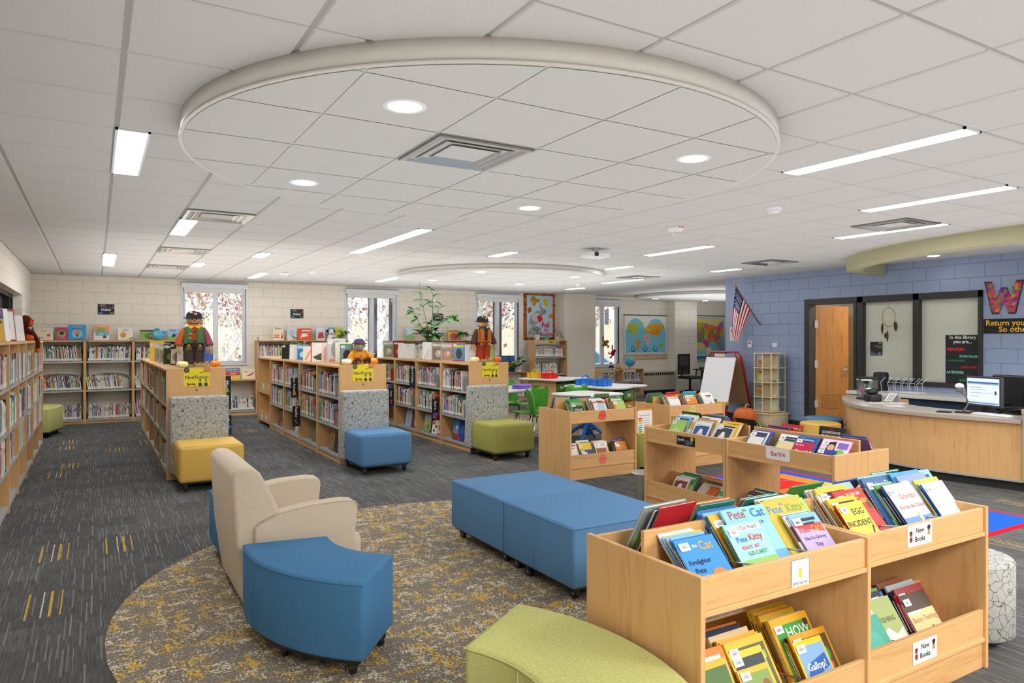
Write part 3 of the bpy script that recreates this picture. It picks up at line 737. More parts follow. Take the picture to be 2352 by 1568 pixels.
# ================================================================== book bins (browsers)
def browser(label, x, y, rz, W=.95, Dp=.63, H=.765, sides=(True, True), group='maple book bins', lower=True):
    t = thing('book_bin', label, 'book bin', (x, y, 0), rz, group)
    for x0 in (0, W-.022): MB().box(x0, x0+.022, 0, Dp, 0, H).build('side_panel', M['wood_z'], t, bevel=.003)
    for y0, nm in ((.012, 'front_rail'), (Dp-.032, 'back_rail')):
        o = MB().box(.022, W-.022, y0, y0+.02, .645, H-.008).build(nm, M['wood_x'], t, bevel=.003)
        o = MB().box(.022, W-.022, y0, y0+.02, .135, .275).build(nm, M['wood_x'], t, bevel=.003)
        MB().box(.022, W-.022, y0+.004, y0+.016, 0, .125).build('kick_panel', M['wood_x'], t)
    for z in (.625, .125): MB().box(.022, W-.022, .004, Dp-.004, z, z+.02).build('tray_floor', M['wood_x'], t, bevel=.003)
    MB().box(.022, W-.022, Dp/2-.01, Dp/2+.01, .64, .845).build('center_divider', M['wood_x'], t, bevel=.003)
    MB().box(.022, W-.022, Dp/2-.01, Dp/2+.01, .14, .33).build('center_divider', M['wood_x'], t, bevel=.003)
    for z in (.70, .20):
        for k in (1, 2): MB().tube([(W*k/3.0+.01, .03, z+.045), (W*k/3.0+.01, .26, z+.005)], .004, 6).build('divider_rod', M['chrome'], t)
    return t
BIN = {}
BIN['P'] = browser('maple book bin nearest the camera, beside the lime bench', 1.725, 1.675, 0, .945)
BIN['N'] = browser('maple book bin carrying two New Books signs', 2.675, 1.70, 0, .965)
BIN['ABC'] = browser('maple book bin with red A B C sticker', 4.46, 6.26, 0, .95)
BIN['GH'] = browser('maple book bin with yellow round sticker in front of the whiteboard easel', 5.87, 6.20, 0, .93)
BIN['S'] = browser('maple book bin with black Sports sign', 4.31, 4.885, -PI/2, .955)
BIN['BB'] = browser('maple book bin with pink script name sign, joined to the Sports bin', 4.31, 3.925, -PI/2, .96)

# ================================================================== front desk
t = thing('front_desk', 'curved library desk with maple front and grey laminate counter', 'desk', (0, 0, 0))
def offs(path, d):
    out = []
    for i, p in enumerate(path):
        v = (path[min(i+1, len(path)-1)]-path[max(i-1, 0)]).normalized(); out.append(Vector((p[0]+v[1]*d, p[1]-v[0]*d, 0)))
    return out
dp = smoothpath([(8.06, 3.47), (8.045, 3.6), (7.97, 4.0), (7.93, 4.4), (7.985, 4.85), (8.13, 5.25), (8.42, 5.62), (8.82, 5.95), (9.17, 6.19), (9.55, 6.33)], 8)
def strip(o, i, z0, z1):
    n = len(o); b = MB()
    b.add([(p[0], p[1], z0) for p in o]+[(p[0], p[1], z1) for p in o]+[(p[0], p[1], z0) for p in i]+[(p[0], p[1], z1) for p in i],
          [f for k in range(n-1) for f in ([k+1, k, n+k, n+k+1], [2*n+k, 2*n+k+1, 3*n+k+1, 3*n+k], [n+k, 3*n+k, 3*n+k+1, n+k+1], [k, k+1, 2*n+k+1, 2*n+k])]+[[0, 2*n, 3*n, n], [n-1, 2*n-1, 4*n-1, 3*n-1]], smooth=True)
    return b
def es(o):
    e = o.modifiers.new('split', 'EDGE_SPLIT'); e.split_angle = math.radians(35); return o
es(strip(dp, offs(dp, .68), .695, .735).build('counter', M['counter'], t))
es(strip(offs(dp, .05), offs(dp, .09), .10, .695).build('front_panel', wood('desk_maple', 'z', 'dfb47c', 'cd9c60'), t))
es(strip(offs(dp, .045), offs(dp, .055), .092, .112).build('metal_edge', M['steel'], t))
es(strip(offs(dp, .11), offs(dp, .14), 0, .10).build('toe_kick', M['base'], t))
e0 = dp[-1]; MB().prism([(9.52, 6.30), (9.55, 6.26), (9.98, 5.72), (9.94, 5.68)], .0, .695).build('end_panel', M['oak_light'], t)
t2 = thing('front_desk', 'raised transaction section of the desk at the right edge', 'desk', (0, 0, 0))
MB().prism([(8.10, 3.44), (8.75, 3.44), (8.75, 2.2), (8.10, 2.2)], .10, .80).build('front_panel', M['oak_light'], t2)
MB().prism([(8.05, 3.46), (8.80, 3.46), (8.80, 2.2), (8.05, 2.2)], .80, .845).build('counter', M['counter'], t2, bevel=.004)
MB().prism([(8.09, 3.465), (8.13, 3.465), (8.13, 3.44), (8.09, 3.44)], .10, .80).build('metal_edge', M['steel'], t2)
MB().prism([(8.17, 3.42), (8.75, 3.42), (8.75, 2.2), (8.17, 2.2)], 0, .10).build('toe_kick', M['base'], t2)
t3 = thing('wall_counter', 'white counter along the wall behind the front desk', 'counter', (0, 0, 0))
MB().box(10.05, XR-.005, 3.0, 6.72, .705, .755).build('counter_top', M['tabletop'], t3, bevel=.005)
MB().box(10.2, XR-.02, 3.05, 6.65, .08, .70).build('cabinet_body', plain('blue_cabinet', '41587f', .5), t3); MB().box(10.28, XR-.02, 3.1, 6.6, 0, .08).build('toe_kick', M['base'], t3)
# ================================================================== books
PAL = [('e9e4d6', 'cream'), ('f4f2ec', 'white'), ('c8372d', 'red'), ('2f6db5', 'blue'), ('7db7e0', 'light blue'), ('e7b92f', 'yellow'), ('4f9a46', 'green'), ('a9cf6a', 'lime green'),
       ('e07f2b', 'orange'), ('1f2a44', 'navy'), ('202022', 'black'), ('7b5a9c', 'purple'), ('d8628f', 'pink'), ('2c8f8f', 'teal'), ('7d4a2c', 'brown'), ('9aa3a8', 'grey'), ('b7252f', 'dark red'), ('d9c39a', 'tan')]
PN = {n: h for h, n in PAL}
BR = random.Random(21)
def C(c): return hexc(PN.get(c, c))
def rops(rng, c, near):
    """a printed cover: title bars, a picture block and simple shapes"""
    o = []; c2, c3, c4 = (rng.choice(PAL)[0] for _ in range(3))
    k = rng.randrange(5)
    if k == 0: o += [('r', .06, .06, .94, .62, c2), ('e', .5, .34, .26, .20, c3), ('e', .42, .42, .08, .06, c4)]
    elif k == 1: o += [('r', 0, 0, 1, .34, c2), ('e', .36, .40, .20, .17, c3), ('e', .66, .38, .17, .14, c4)]
    elif k == 2: o += [('e', .5, .45, .40, .30, c2), ('e', .5, .42, .22, .17, c3), ('r', 0, 0, 1, .10, c4)]
    elif k == 3: o += [('p', [(0, 0), (1, 0), (1, .45), (.6, .55), (.3, .36), (0, .5)], c2), ('e', .62, .62, .13, .10, c3), ('p', [(.2, .1), (.5, .1), (.4, .5)], c4)]
    else: o += [('r', .0, .52, 1, .80, c2), ('p', [(.15, .05), (.85, .08), (.75, .45), (.4, .5)], c3), ('e', .3, .25, .12, .1, c4)]
    dk = 'f4f2ec' if sum(hexc(c)[:3]) < 1.0 else '2a2a2a'
    o += [('r', .2, .86, .88, .915, dk), ('r', .3, .79, .78, .83, dk)] if near < 2 else []
    return o
def draw(b, ops, w, h, y0=-.0004, flip=1):
    F = facing_minus_y(0, y0, 0); k = 0
    for op in ops:
        k += 1; Z = k*.00025
        if op[0] == 'r':
            _, u0, v0, u1, v1, c = op; b.quad([(u0*w, v0*h, Z), (u1*w, v0*h, Z), (u1*w, v1*h, Z), (u0*w, v1*h, Z)], C(c), 0, F)
        elif op[0] == 'e':
            _, u, v, ru, rv, c = op; n = 18
            b.quad([(u*w+ru*w*math.cos(2*PI*i/n), v*h+rv*h*math.sin(2*PI*i/n), Z) for i in range(n)], C(c), 0, F)
        elif op[0] == 'p': b.quad([(u*w, v*h, Z) for u, v in op[1]], C(op[2]), 0, F)
        elif op[0] == 't':
            _, s, u, v, sz, c = op[:6]; rot = op[6] if len(op) > 6 else 0
            b.text(s, F @ T(u*w, v*h, Z) @ RZ(rot), sz*h, C(c), 0, bold=.012, width=(op[7]*w if len(op) > 7 else .92*w))
def barcode(b, w, h, u=.05, v=.80, y=-.0034, s=1.0):
    F = facing_minus_y(0, y, 0); W, Hh = .048*s, .030*s; x0, z0 = u*w, min(v*h, h-Hh-.006)
    b.quad([(x0, z0, 0), (x0+W, z0, 0), (x0+W, z0+Hh, 0), (x0, z0+Hh, 0)], WHITE, 0, F)
    rr = random.Random(5); x = x0+W*.25
    while x < x0+W*.8:
        ww = W*rr.choice((.012, .02, .03)); b.quad([(x, z0+Hh*.28, .0002), (x+ww, z0+Hh*.28, .0002), (x+ww, z0+Hh*.66, .0002), (x, z0+Hh*.66, .0002)], hexc('111111'), 0, F); x += ww+W*.025
    b.quad([(x0+W*.2, z0+Hh*.78, .0002), (x0+W*.8, z0+Hh*.78, .0002), (x0+W*.8, z0+Hh*.84, .0002), (x0+W*.2, z0+Hh*.84, .0002)], hexc('777777'), 0, F)
def make_book(X, label, w, h, t, c, ops, near=1, spine=None, group=None, stext=None, back=None, code=True, parent=None):
    b = MB(); cc = C(c); cv = .0018
    b.box(0, w, 0, cv, 0, h, cc); b.box(0, w, t-cv, t, 0, h, C(back) if back else cc); b.box(-.0006, cv, 0, t, 0, h, C(spine) if spine else cc)
    if near: b.box(cv, w-.004, cv, t-cv, .004, h-.004, hexc('efe9dc'))
    draw(b, ops, w, h)
    # spine: white call-number label and title stripe
    S = Matrix(((0, 0, -1, -.0009), (-1, 0, 0, t), (0, 1, 0, 0), (0, 0, 0, 1)))
    b.quad([(0, h*.06, 0), (t, h*.06, 0), (t, h*.2, 0), (0, h*.2, 0)], hexc('f3f2ee'), 0, S)
    if stext: b.text(stext, S @ T(t/2, h*.58, .0002) @ RZ(-PI/2), t*.8, hexc('f3f0e6'), 0, bold=.01, width=h*.66)
    else: b.quad([(t*.3, h*.35, 0), (t*.7, h*.35, 0), (t*.7, h*.85, 0), (t*.3, h*.85, 0)], hexc('2b2b2b' if sum(cc[:3]) > 1 else 'f0ede4'), 0, S)
    if code and near < 2: barcode(b, w, h)
    o = b.build('book', M['paint']); o.matrix_basis = X
    tag(o, label, 'book', group)
    if near == 0:
        p = MB(); p.box(.003, w-.003, cv+.0003, t-cv-.0003, .003, h-.0025, hexc('f5f1e6')); q = p.build('pages', M['paint'], o)
        # page block shown past the boards at the fore edge
    if near < 1 and code:
        p = MB(); barcode(p, w, h, y=-.0046); p.build('barcode_sticker', M['paint'], o)
    return o
ORD = ['', 'second', 'third', 'fourth', 'fifth', 'sixth', 'seventh', 'eighth', 'ninth', 'tenth', 'eleventh', 'twelfth', 'thirteenth', 'fourteenth']
NB = [0]
def B(c, w=.2, h=.25, t=.009, ops=None, **k): return dict(c=c, w=w, h=h, t=t, ops=ops, **k)
def cname(h):
    a = hexc(h); return min(PAL, key=lambda p: sum((x-y)**2 for x, y in zip(hexc(p[0])[:3], a[:3])))[1]
def book_file(frame, x, y, z, lean, books, front, where, group, near=1, extra=0, pal=None, wr=(.17, .22), hr=(.22, .28), tr=(.006, .012), yaw=0):
    """a file of books leaning back in a bin tray, front cover towards the reader; `front` names the front book"""
    books = list(books); i0 = len(books)
    for k in range(extra):
        c = BR.choice(pal) if pal else BR.choice(PAL)[1]
        books.append(B(c, BR.uniform(*wr), BR.uniform(*hr), BR.uniform(*tr)))
    yy = y
    for k, d in enumerate(books):
        a = lean+BR.uniform(-.035, .035)
        X = frame @ T(x+d.get('dx', 0)+BR.uniform(-.006, .006)+k*.0005, yy, z+d['t']*math.sin(a)+.001) @ RZ(yaw+d.get('yaw', 0)+BR.uniform(-.02, .02)) @ RX(-a)
        ops = d.get('ops')
        if ops is None: ops = rops(BR, C(d['c']), near)
        if k == 0: lab = '%s leading its file, %s' % (front, where)
        else:
            cn = d['c'] if d['c'] in PN else cname(d['c'])
            lab = '%s book, %s behind the %s, %s' % (cn, (['', 'first']+ORD[1:])[k], front, where)
        make_book(X, lab, d['w'], d['h'], d['t'], d['c'], ops, near, spine=d.get('spine'), stext=d.get('st'), group=group, back=d.get('back'), code=d.get('code', True))
        NB[0] += 1; yy += d['t']/math.cos(a)+.0012
def fr(key): return BIN[key].matrix_basis.copy()
for o in BIN.values(): o.matrix_basis = T(*o.location) @ RZ(o.rotation_euler[2])
def rear(key, W, Dp=.63): return fr(key) @ T(W, Dp, 0) @ RZ(PI)
ZT, ZB = .6455, .1455; L1 = D(40)
YL = ['yellow', 'yellow', 'tan', 'orange', 'navy', 'teal']
BLUES = ['light blue', 'blue', 'lime green', 'yellow', 'cream', 'white', 'light blue']
g = 'books in the nearest wooden bin'
P = fr('P')
book_file(P, .085, .055, ZT, D(45), [
    B('3b8fd6', .20, .235, .006, [('r', 0, 0, 1, .16, '7fd0e8'), ('t', 'the', .42, .86, .08, 'f0f4f8'), ('t', 'Cat', .68, .84, .20, 'f0a43a'), ('t', 'Firefighter', .36, .60, .11, '1d2340'), ('t', 'Pete', .27, .46, .12, '1d2340'), ('e', .68, .32, .20, .13, 'e5823a'), ('e', .68, .30, .08, .06, '25284a')]),
    ], 'bright blue orange-titled cover', 'nearest bin top', g, 0, 9, BLUES, (.17, .195), (.235, .245), (.004, .007))
book_file(P, .335, .055, ZT, D(40), [
    B('9cd4e6', .20, .25, .006, [('r', 0, 0, 1, .42, '8fbf5e'), ('r', .12, .86, .95, .95, 'f6f6f2'), ('t', 'I Can Read!', .6, .905, .09, '1d2340'), ('t', 'Pete', .3, .73, .13, '2c6fb0'), ('t', 'Kitty', .68, .74, .15, 'd2412f'), ('t', 'READY, SET,', .45, .60, .075, 'd2412f'), ('t', 'GO CART!', .55, .50, .09, '3f8f3a'), ('e', .5, .22, .26, .13, 'e0603a'), ('e', .24, .2, .1, .08, 'f4f4f4')]),
    B('lime green', .165, .235, .006), B('yellow', .165, .235, .006), B('green', .17, .24, .006), B('8ec9ea', .24, .295, .010, [('r', 0, 0, 1, .35, '5fa9dd'), ('t', 'Pete', .30, .90, .17, 'a8503a'), ('t', 'the', .52, .95, .06, 'a8503a'), ('t', 'Cat', .78, .89, .18, '2c6fb0'), ('t', 'Rocking in', .64, .76, .07, '2c4f90')], dx=.05, code=False)
    ], 'pale blue and green early-reader cover', 'nearest bin top', g, 0, 5, BLUES, (.21, .23), (.27, .29), (.008, .011))
book_file(P, .70, .055, ZT, D(40), [
    B('b9a6d2', .175, .24, .006, [('r', .12, .86, .95, .95, 'f6f6f2'), ('t', 'I Can Read!', .6, .905, .08, '1d2340'), ('t', "Pete", .28, .71, .14, 'c8503c'), ('t', "Cat's", .72, .72, .14, 'e0a53c'), ('t', 'Not So Groovy', .5, .56, .085, '5b4a8a'), ('t', 'Day', .5, .44, .1, '5b4a8a'), ('e', .3, .16, .2, .12, 'e9a23b'), ('e', .72, .2, .2, .14, 'c98d3a')]),
    B('light blue', .165, .235, .006), B('cream', .165, .235, .006), B('teal', .165, .235, .006), B('white', .165, .235, .006), B('yellow', .165, .235, .006),
    B('c8b23e', .24, .295, .011, [('r', .03, .03, .97, .97, 'cdb74a'), ('t', 'Pete', .25, .85, .17, '3f86b8'), ('t', 'the', .47, .92, .06, '3f86b8'), ('t', 'Kitty', .75, .84, .17, '6fa04a'), ('t', 'AND THE', .6, .7, .05, 'b0503a'), ('e', .4, .3, .2, .2, '8d8d4e')], dx=-.06, code=False),
    ], 'lavender early-reader cover', 'nearest bin top', g, 0, 6, BLUES, (.21, .23), (.27, .29), (.008, .011))
Pr = rear('P', .945)
book_file(Pr, .60, .06, ZT, D(28), [B('9aa8ac', .24, .29, .012, [('r', .05, .05, .95, .95, 'a9b6b8')], back='9fabac')], 'grey-green book showing its back', 'nearest bin rear', g, 1, 4, ['dark red', 'green', 'navy', 'white', 'lime green'], (.2, .24), (.25, .29), (.010, .018), D(4))
book_file(Pr, .32, .05, ZT, D(34), [], 'orange and white book', 'nearest bin rear', g, 1, 4, ['orange', 'white', 'orange', 'teal'], (.2, .22), (.23, .27))
book_file(Pr, .05, .05, ZT, D(34), [], 'pale striped book', 'nearest bin rear', g, 1, 3, ['orange', 'cream', 'navy', 'teal'], (.2, .22), (.23, .27))
def ng(c, extra=()): return [('r', .07, .05, .95, .90, c)]+list(extra)
g = 'books in the lower tray of the nearest bin'
book_file(P, .11, .05, ZB, D(33), [B('e8ad2e', .20, .25, .010, ng('4f6f3a', [('t', "nature's", .5, .60, .12, 'f0e0b0')]))], 'yellow-bordered green cover at far left', 'nearest bin lower tray', g, 0, 4, YL, (.2, .22), (.24, .28), (.01, .016))
book_file(P, .33, .03, ZB, D(33), [
    B('e9b030', .165, .20, .010, ng('7f9a4a', [('e', .75, .55, .16, .2, '8a5a3a'), ('e', .45, .25, .24, .14, '3f83c8')])),
    B('edc02f', .18, .255, .010, ng('2f3a3f', [('t', 'Real', .6, .62, .16, 'd8e84a'), ('r', .1, .66, .26, .76, '3f9ad0')])), B('e8b52e', .215, .285, .012, ng('5a5f3a', [('p', [(.3, .6), (.9, .8), (.9, .7), (.4, .5)], '9fae4a')])),
    B('e2a52c', .215, .285, .012, ng('6a5590')), B('e5aa2c', .215, .285, .014, ng('3f86c4', [('e', .75, .72, .12, .1, '8a4f3a')]), st='ULTIMATE')
    ], 'small yellow book with a donkey picture', 'nearest bin lower tray', g, 0, 5, YL, (.21, .225), (.27, .29), (.012, .018))
book_file(P, .665, .04, ZB, D(32), [
    B('f0c428', .17, .225, .009, ng('7fa9dd', [('p', [(.1, .4), (.3, .62), (.9, .72), (.92, .5), (.3, .36)], '2a5fb0'), ('t', 'Gallop!', .5, .55, .17, 'fbfbf8'), ('t', '100', .28, .36, .1, 'e06a3a'), ('t', 'FUN FACTS', .3, .28, .05, 'e06a3a'), ('e', .62, .2, .13, .18, 'eceae2'), ('e', .80, .16, .11, .13, 'dcd8cc')])),
    B('e09a26', .22, .245, .010, ng('5a4a34', [('e', .75, .6, .12, .12, '4f9a3a'), ('e', .78, .42, .07, .06, 'e0622a')])), B('orange', .17, .215, .010), B('green', .17, .215, .008), B('dark red', .17, .215, .010),
    B('e8ac2a', .235, .29, .018, dx=-.03, ops=ng('3f9a45', [('t', 'HOW', .62, .775, .19, 'e6eae2'), ('e', .88, .86, .06, .05, '5a2a22')]), st='HOW THINGS WORK'),
    ], 'yellow and sky-blue book about horses', 'nearest bin lower tray', g, 0, 6, YL, (.21, .225), (.27, .29), (.012, .018))
N = fr('N'); g = 'books in the New Books bin'; w_ = 'New Books bin top'
book_file(N, .085, .055, ZT, D(40), [
    B('f0d23c', .18, .235, .010, [('r', 0, 0, 1, .32, 'f2f0ec'), ('t', 'EGG', .66, .80, .17, '23222a'), ('t', 'INCIDENT', .5, .58, .17, '23222a'), ('e', .42, .12, .22, .15, 'd9a982'), ('p', [(.8, .34), (.92, .5), (.88, .52), (.76, .36)], '23222a')], spine='red'),
    B('yellow', .2, .26, .012), B('c8352f', .215, .285, .011, dx=.09, ops=[('r', .08, 0, 1, .4, 'b32c28'), ('t', 'IN THE LIFE', .62, .91, .07, 'f2e6d8'), ('t', 'Big Cats', .6, .79, .15, 'd9d84a'), ('e', .92, .7, .05, .08, '2f6a3a')]),
    B('cream', .21, .28, .010), B('yellow', .22, .30, .010), B('8fb5cf', .25, .30, .012, dx=.05, ops=[('r', 0, .2, 1, .8, 'a9c4cf'), ('r', .1, .84, .9, .92, 'c9b45a')])
    ], 'yellow and white egg-story cover', w_, g, 0, 4, BLUES, (.2, .23), (.27, .30))
book_file(N, .49, .055, ZT, D(38), [
    B('cfe0e4', .215, .28, .010, [('r', 0, .62, 1, 1, 'd9e0da'), ('r', 0, 0, 1, .40, '5f86c0'), ('t', 'Grandpa', .6, .76, .13, 'c2604f'), ('t', 'Across the Ocean', .55, .58, .12, 'c2604f'), ('p', [(.5, .0), (.72, .0), (.68, .3), (.56, .34)], 'e6e0d8'), ('e', .6, .38, .06, .07, 'e0b896'), ('p', [(.34, .2), (.58, .3), (.58, .25), (.36, .15)], 'e0b896')], spine='blue'),
    B('blue', .2, .26, .008), B('navy', .2, .26, .008), B('orange', .2, .26, .010), B('green', .2, .27, .010), B('a6d3c4', .22, .27, .010),
    B('3d6196', .25, .30, .011, dx=-.05, ops=[('r', 0, 0, 1, .5, '345a8c'), ('t', 'Diving Deep', .56, .86, .16, 'bcd6dc')]), B('lime green', .23, .30, .010)
    ], 'pale seaside cover about a grandpa', w_, g, 0, 3, BLUES, (.22, .24), (.28, .31))
book_file(N, .765, .06, ZT, D(38), [
    B('e9edf2', .19, .25, .009, [('r', .05, .05, .95, .95, 'f3f4f6'), ('e', .5, .5, .3, .12, 'd6dae0'), ('t', 'Jam', .3, .72, .12, '7fa3c4'), ('e', .85, .12, .12, .06, 'd89a74')], spine='3f7fc0'),
    B('blue', .19, .25, .008), B('d9c22f', .21, .265, .010), B('7f92c8', .235, .295, .010, dx=-.10, ops=[('e', .6, .4, .3, .2, '6a5570'), ('t', 'Cat', .6, .74, .14, 'e8ecf6'), ('r', .05, 0, .95, .15, 'cfd8ea')]),
    B('3f96c8', .24, .31, .010, dx=-.11, ops=[('r', 0, .5, 1, .9, '5faad4'), ('t', 'Forever', .6, .8, .12, 'c8d84a')])
    ], 'white glossy-covered book', w_, g, 0, 2, BLUES, (.22, .24), (.28, .30))
Nr = rear('N', .965)
for x, e in ((.05, 2), (.36, 2), (.66, 2)): book_file(Nr, x, .05, ZT, D(36), [], 'book turned away %s' % {.05: 'at desk end', .36: 'in the middle', .66: 'at bench end'}[x], 'New Books bin rear', g, 1, e, None, (.2, .24), (.25, .30))
w_ = 'New Books bin lower tray'
book_file(N, .12, .03, ZB, D(33), [B('3f9a86', .2, .22, .010, [('e', .5, .5, .3, .25, '4aa892')], code=False)], 'plain teal cover', w_, g, 0, 0)
book_file(N, .24, .035, ZB, D(33), [B('9aa866', .22, .275, .011, [('p', [(.1, .1), (.9, .05), (.95, .5), (.7, .42), (.5, .55), (.25, .45)], 'e2e4cc'), ('t', 'FISHING', .62, .66, .11, '4f6a3a'), ('e', .6, .25, .12, .09, '8a6a4a')]),
    B('c9c4b4', .21, .27, .011, [('r', 0, .45, 1, .72, 'e2a43a'), ('t', 'NOT', .6, .58, .16, '22222a'), ('r', .5, .78, .9, .95, 'b0603a')], dx=-.02), B('blue', .23, .28, .012), B('navy', .21, .28, .012)], 'sage green cover about fishing', w_, g, 0, 4, ['black', 'dark red', 'green', 'navy', 'brown'], (.2, .23), (.26, .29))
book_file(N, .52, .035, ZB, D(33), [B('4a3a2c', .20, .255, .010, [('r', 0, .38, 1, .70, 'e6c48a'), ('r', 0, .66, .5, .70, 'f0e6d0'), ('t', 'Baton Twirling', .52, .545, .12, 'b4622a'), ('e', .55, .2, .16, .16, '7a4f38'), ('e', .52, .26, .13, .09, '2a211c')], spine='dark red'),
    B('8e3230', .215, .28, .011, [('r', 0, .5, 1, .9, '7c2a2a'), ('t', 'JOY!', .64, .84, .2, 'b8483e')]), B('dark red', .2, .25, .010), B('navy', .2, .26, .012), B('grey', .22, .28, .011)], 'brown baton-twirler cover', w_, g, 0, 4, ['black', 'brown', 'navy', 'brown'], (.2, .23), (.26, .29))
# ---- Sports and script-name bins
S_ = fr('S'); g = 'books in the Sports bin'; w_ = 'Sports bin top'
def ball_ops(bg, c): return [('r', .08, .06, .92, .84, bg), ('e', .5, .42, .2, .22, c), ('e', .5, .62, .11, .1, 'e9e9e9')]
book_file(S_, .20, .06, ZT, D(34), [B('9ccf5f', .17, .215, .008, [('e', .5, .4, .3, .25, 'b9dd84')])], 'lime green cover', w_, g, 1, 7, ['white', 'grey', 'white', 'light blue', 'orange', 'brown'], (.17, .22), (.24, .29))
book_file(S_, .47, .05, ZT, D(34), [B('e9eef2', .185, .235, .008, ball_ops('2f4f8f', 'b8c2d0')), B('blue', .185, .235, .008), B('c9973f', .2, .26, .009)], 'white-bordered blue football cover', w_, g, 1, 5, ['blue', 'white', 'light blue', 'navy'], (.2, .22), (.25, .29))
book_file(S_, .71, .05, ZT, D(38), [B('e6e6e2', .19, .245, .008, ball_ops('3a4250', 'd6d6d6')), B('yellow', .2, .25, .008), B('white', .2, .25, .008)], 'white-bordered grey football cover', w_, g, 1, 3, ['yellow', 'light blue', 'brown'], (.2, .22), (.25, .29))
book_file(S_, .38, .035, ZT, D(40), [B('c8302c', .16, .11, .008, [('r', .1, .2, .9, .7, '4a2a24')])], 'low red book', w_, g, 1, 0)
Sr = rear('S', .955)
for x, e, nm in ((.04, 2, 'flag end'), (.35, 2, 'middle'), (.68, 2, 'stool end')): book_file(Sr, x, .06, ZT, D(32), [], 'book turned away at %s' % nm, 'Sports bin rear', g, 1, e, ['green', 'purple', 'light blue', 'black', 'orange'], (.2, .24), (.24, .28))
w_ = 'Sports bin lower tray'
book_file(S_, .24, .05, ZB, D(36), [B('e9e4e2', .17, .22, .008, ball_ops('8a2a30', 'ddd6d2')), B('white', .17, .22, .008)], 'white-bordered maroon player cover', w_, g, 1, 4, ['blue', 'teal', 'black', 'green'], (.18, .22), (.24, .29))
book_file(S_, .50, .05, ZB, D(52), [B('c9c2b6', .21, .25, .010, [('r', .3, .2, .95, .4, 'c8302c'), ('r', .5, .4, 1, .9, 'd9692c')])], 'grey and orange cover lying back', w_, g, 1, 4, ['orange', 'dark red', 'brown'], (.2, .22), (.24, .26))
book_file(S_, .75, .05, ZB, D(40), [B('e6eae2', .17, .23, .008, [('r', .1, .0, .9, .4, 'e2c832'), ('r', 0, .6, .6, .9, '5fa84a'), ('t', 'MY', .6, .25, .16, '2f5a3a')])], 'white, green and yellow cover', w_, g, 1, 2, ['green', 'navy'], (.17, .2), (.22, .25))
K = fr('BB'); g = 'books in the bin with the pink name sign'; w_ = 'pink-sign bin top'
def rd(c, title, tc): return [('r', 0, .84, 1, 1, '27509c'), ('t', 'READING', .64, .92, .09, 'e8eef8'), ('r', .08, .03, .95, .8, c), ('t', title, .62, .45, .13, tc)]
book_file(K, .09, .06, ZT, D(40), [B('2f8f9a', .16, .225, .006, rd('ece6e8', 'Barbie', 'd8468a'))], 'blue-topped reader with pink script', w_, g, 1, 7, ['blue', 'blue', 'purple', 'white'], (.16, .17), (.225, .235), (.005, .008))
book_file(K, .36, .055, ZT, D(40), [B('2f8f9a', .16, .225, .006, rd('e8d2a0', 'Barbie', 'd8468a'))], 'sandy reader with pink script', w_, g, 1, 6, ['blue', 'blue', 'white', 'teal'], (.16, .17), (.225, .235), (.005, .008))
book_file(K, .535, .05, ZT, D(38), [B('c0264f', .16, .225, .008, [('r', 0, .84, 1, 1, '27509c'), ('t', 'READING', .64, .92, .09, 'e8eef8'), ('t', 'Barbie', .28, .72, .12, 'f2b8cc'), ('t', 'Beautiful!', .6, .48, .16, 'f6eef0'), ('e', .25, .3, .2, .14, '2a1c1c')])], 'crimson cover with white lettering', w_, g, 1, 3, ['pink', 'blue', 'navy'], (.16, .18), (.225, .24))
book_file(K, .725, .05, ZT, D(40), [B('9a5f8f', .15, .16, .006, [('e', .55, .5, .2, .16, 'd2302c'), ('r', 0, .75, 1, 1, '27509c'), ('r', 0, 0, 1, .3, '8a4a34')]), B('e6d8ee', .22, .24, .010, [('p', [(.2, .5), (.55, .5), (.5, .95), (.25, .9)], '231c20'), ('e', .38, .72, .12, .12, 'e8b090'), ('e', .75, .5, .16, .2, '7fbf5a'), ('r', .4, .02, .9, .2, 'e0469a'), ('r', .6, .72, .95, .92, '8a6ac4')])], 'small purple reader with red disc', w_, g, 1, 2, ['pink', 'white'], (.2, .22), (.23, .25))
Kr = rear('BB', .96)
book_file(K, .50, .44, ZT, D(10), [B('black', .205, .245, .010, [('t', 'MARVEL', .5, .93, .05, 'd8282c'), ('t', 'GUARDIANS', .5, .83, .11, 'e6e6e6'), ('t', 'OF THE GALAXY', .5, .72, .09, 'e6e6e6')], code=False)], 'tall black book with silver capitals', 'pink-sign bin rear', g, 1, 0)
book_file(K, .17, .40, ZT, D(14), [B('c8282f', .20, .235, .010, [('t', 'World of Reading', .42, .88, .08, 'f4e6e0', 0, .7), ('e', .86, .84, .07, .07, '3f9a3a'), ('t', '2', .86, .84, .07, 'f0d84a')], code=False)], 'bright red reader', 'pink-sign bin rear', g, 1, 0)
for x, e, nm in ((.04, 2, 'desk end'), (.68, 3, 'sports end')): book_file(Kr, x, .06, ZT, D(32), [], 'book turned away at %s' % nm, 'pink-sign bin rear', g, 1, e, ['red', 'purple', 'lime green', 'blue'], (.17, .2), (.22, .25))
# lettering on the two covers that look over the divider towards the camera
def overback(ops, X, w, h, nm): b = MB(); draw(b, ops, w, h); o = b.build(nm, M['paint']); o.matrix_basis = X; return o
w_ = 'pink-sign bin lower tray'
for x, e, nm in ((.06, 4, 'navy ribbed spine'), (.36, 4, 'dark blue and teal cover')): book_file(K, x, .06, ZB, D(38), [B('navy' if x < .1 else 'teal', .18, .22, .008)], nm, w_, g, 1, e, ['navy', 'teal', 'black', 'brown'], (.18, .22), (.22, .27))
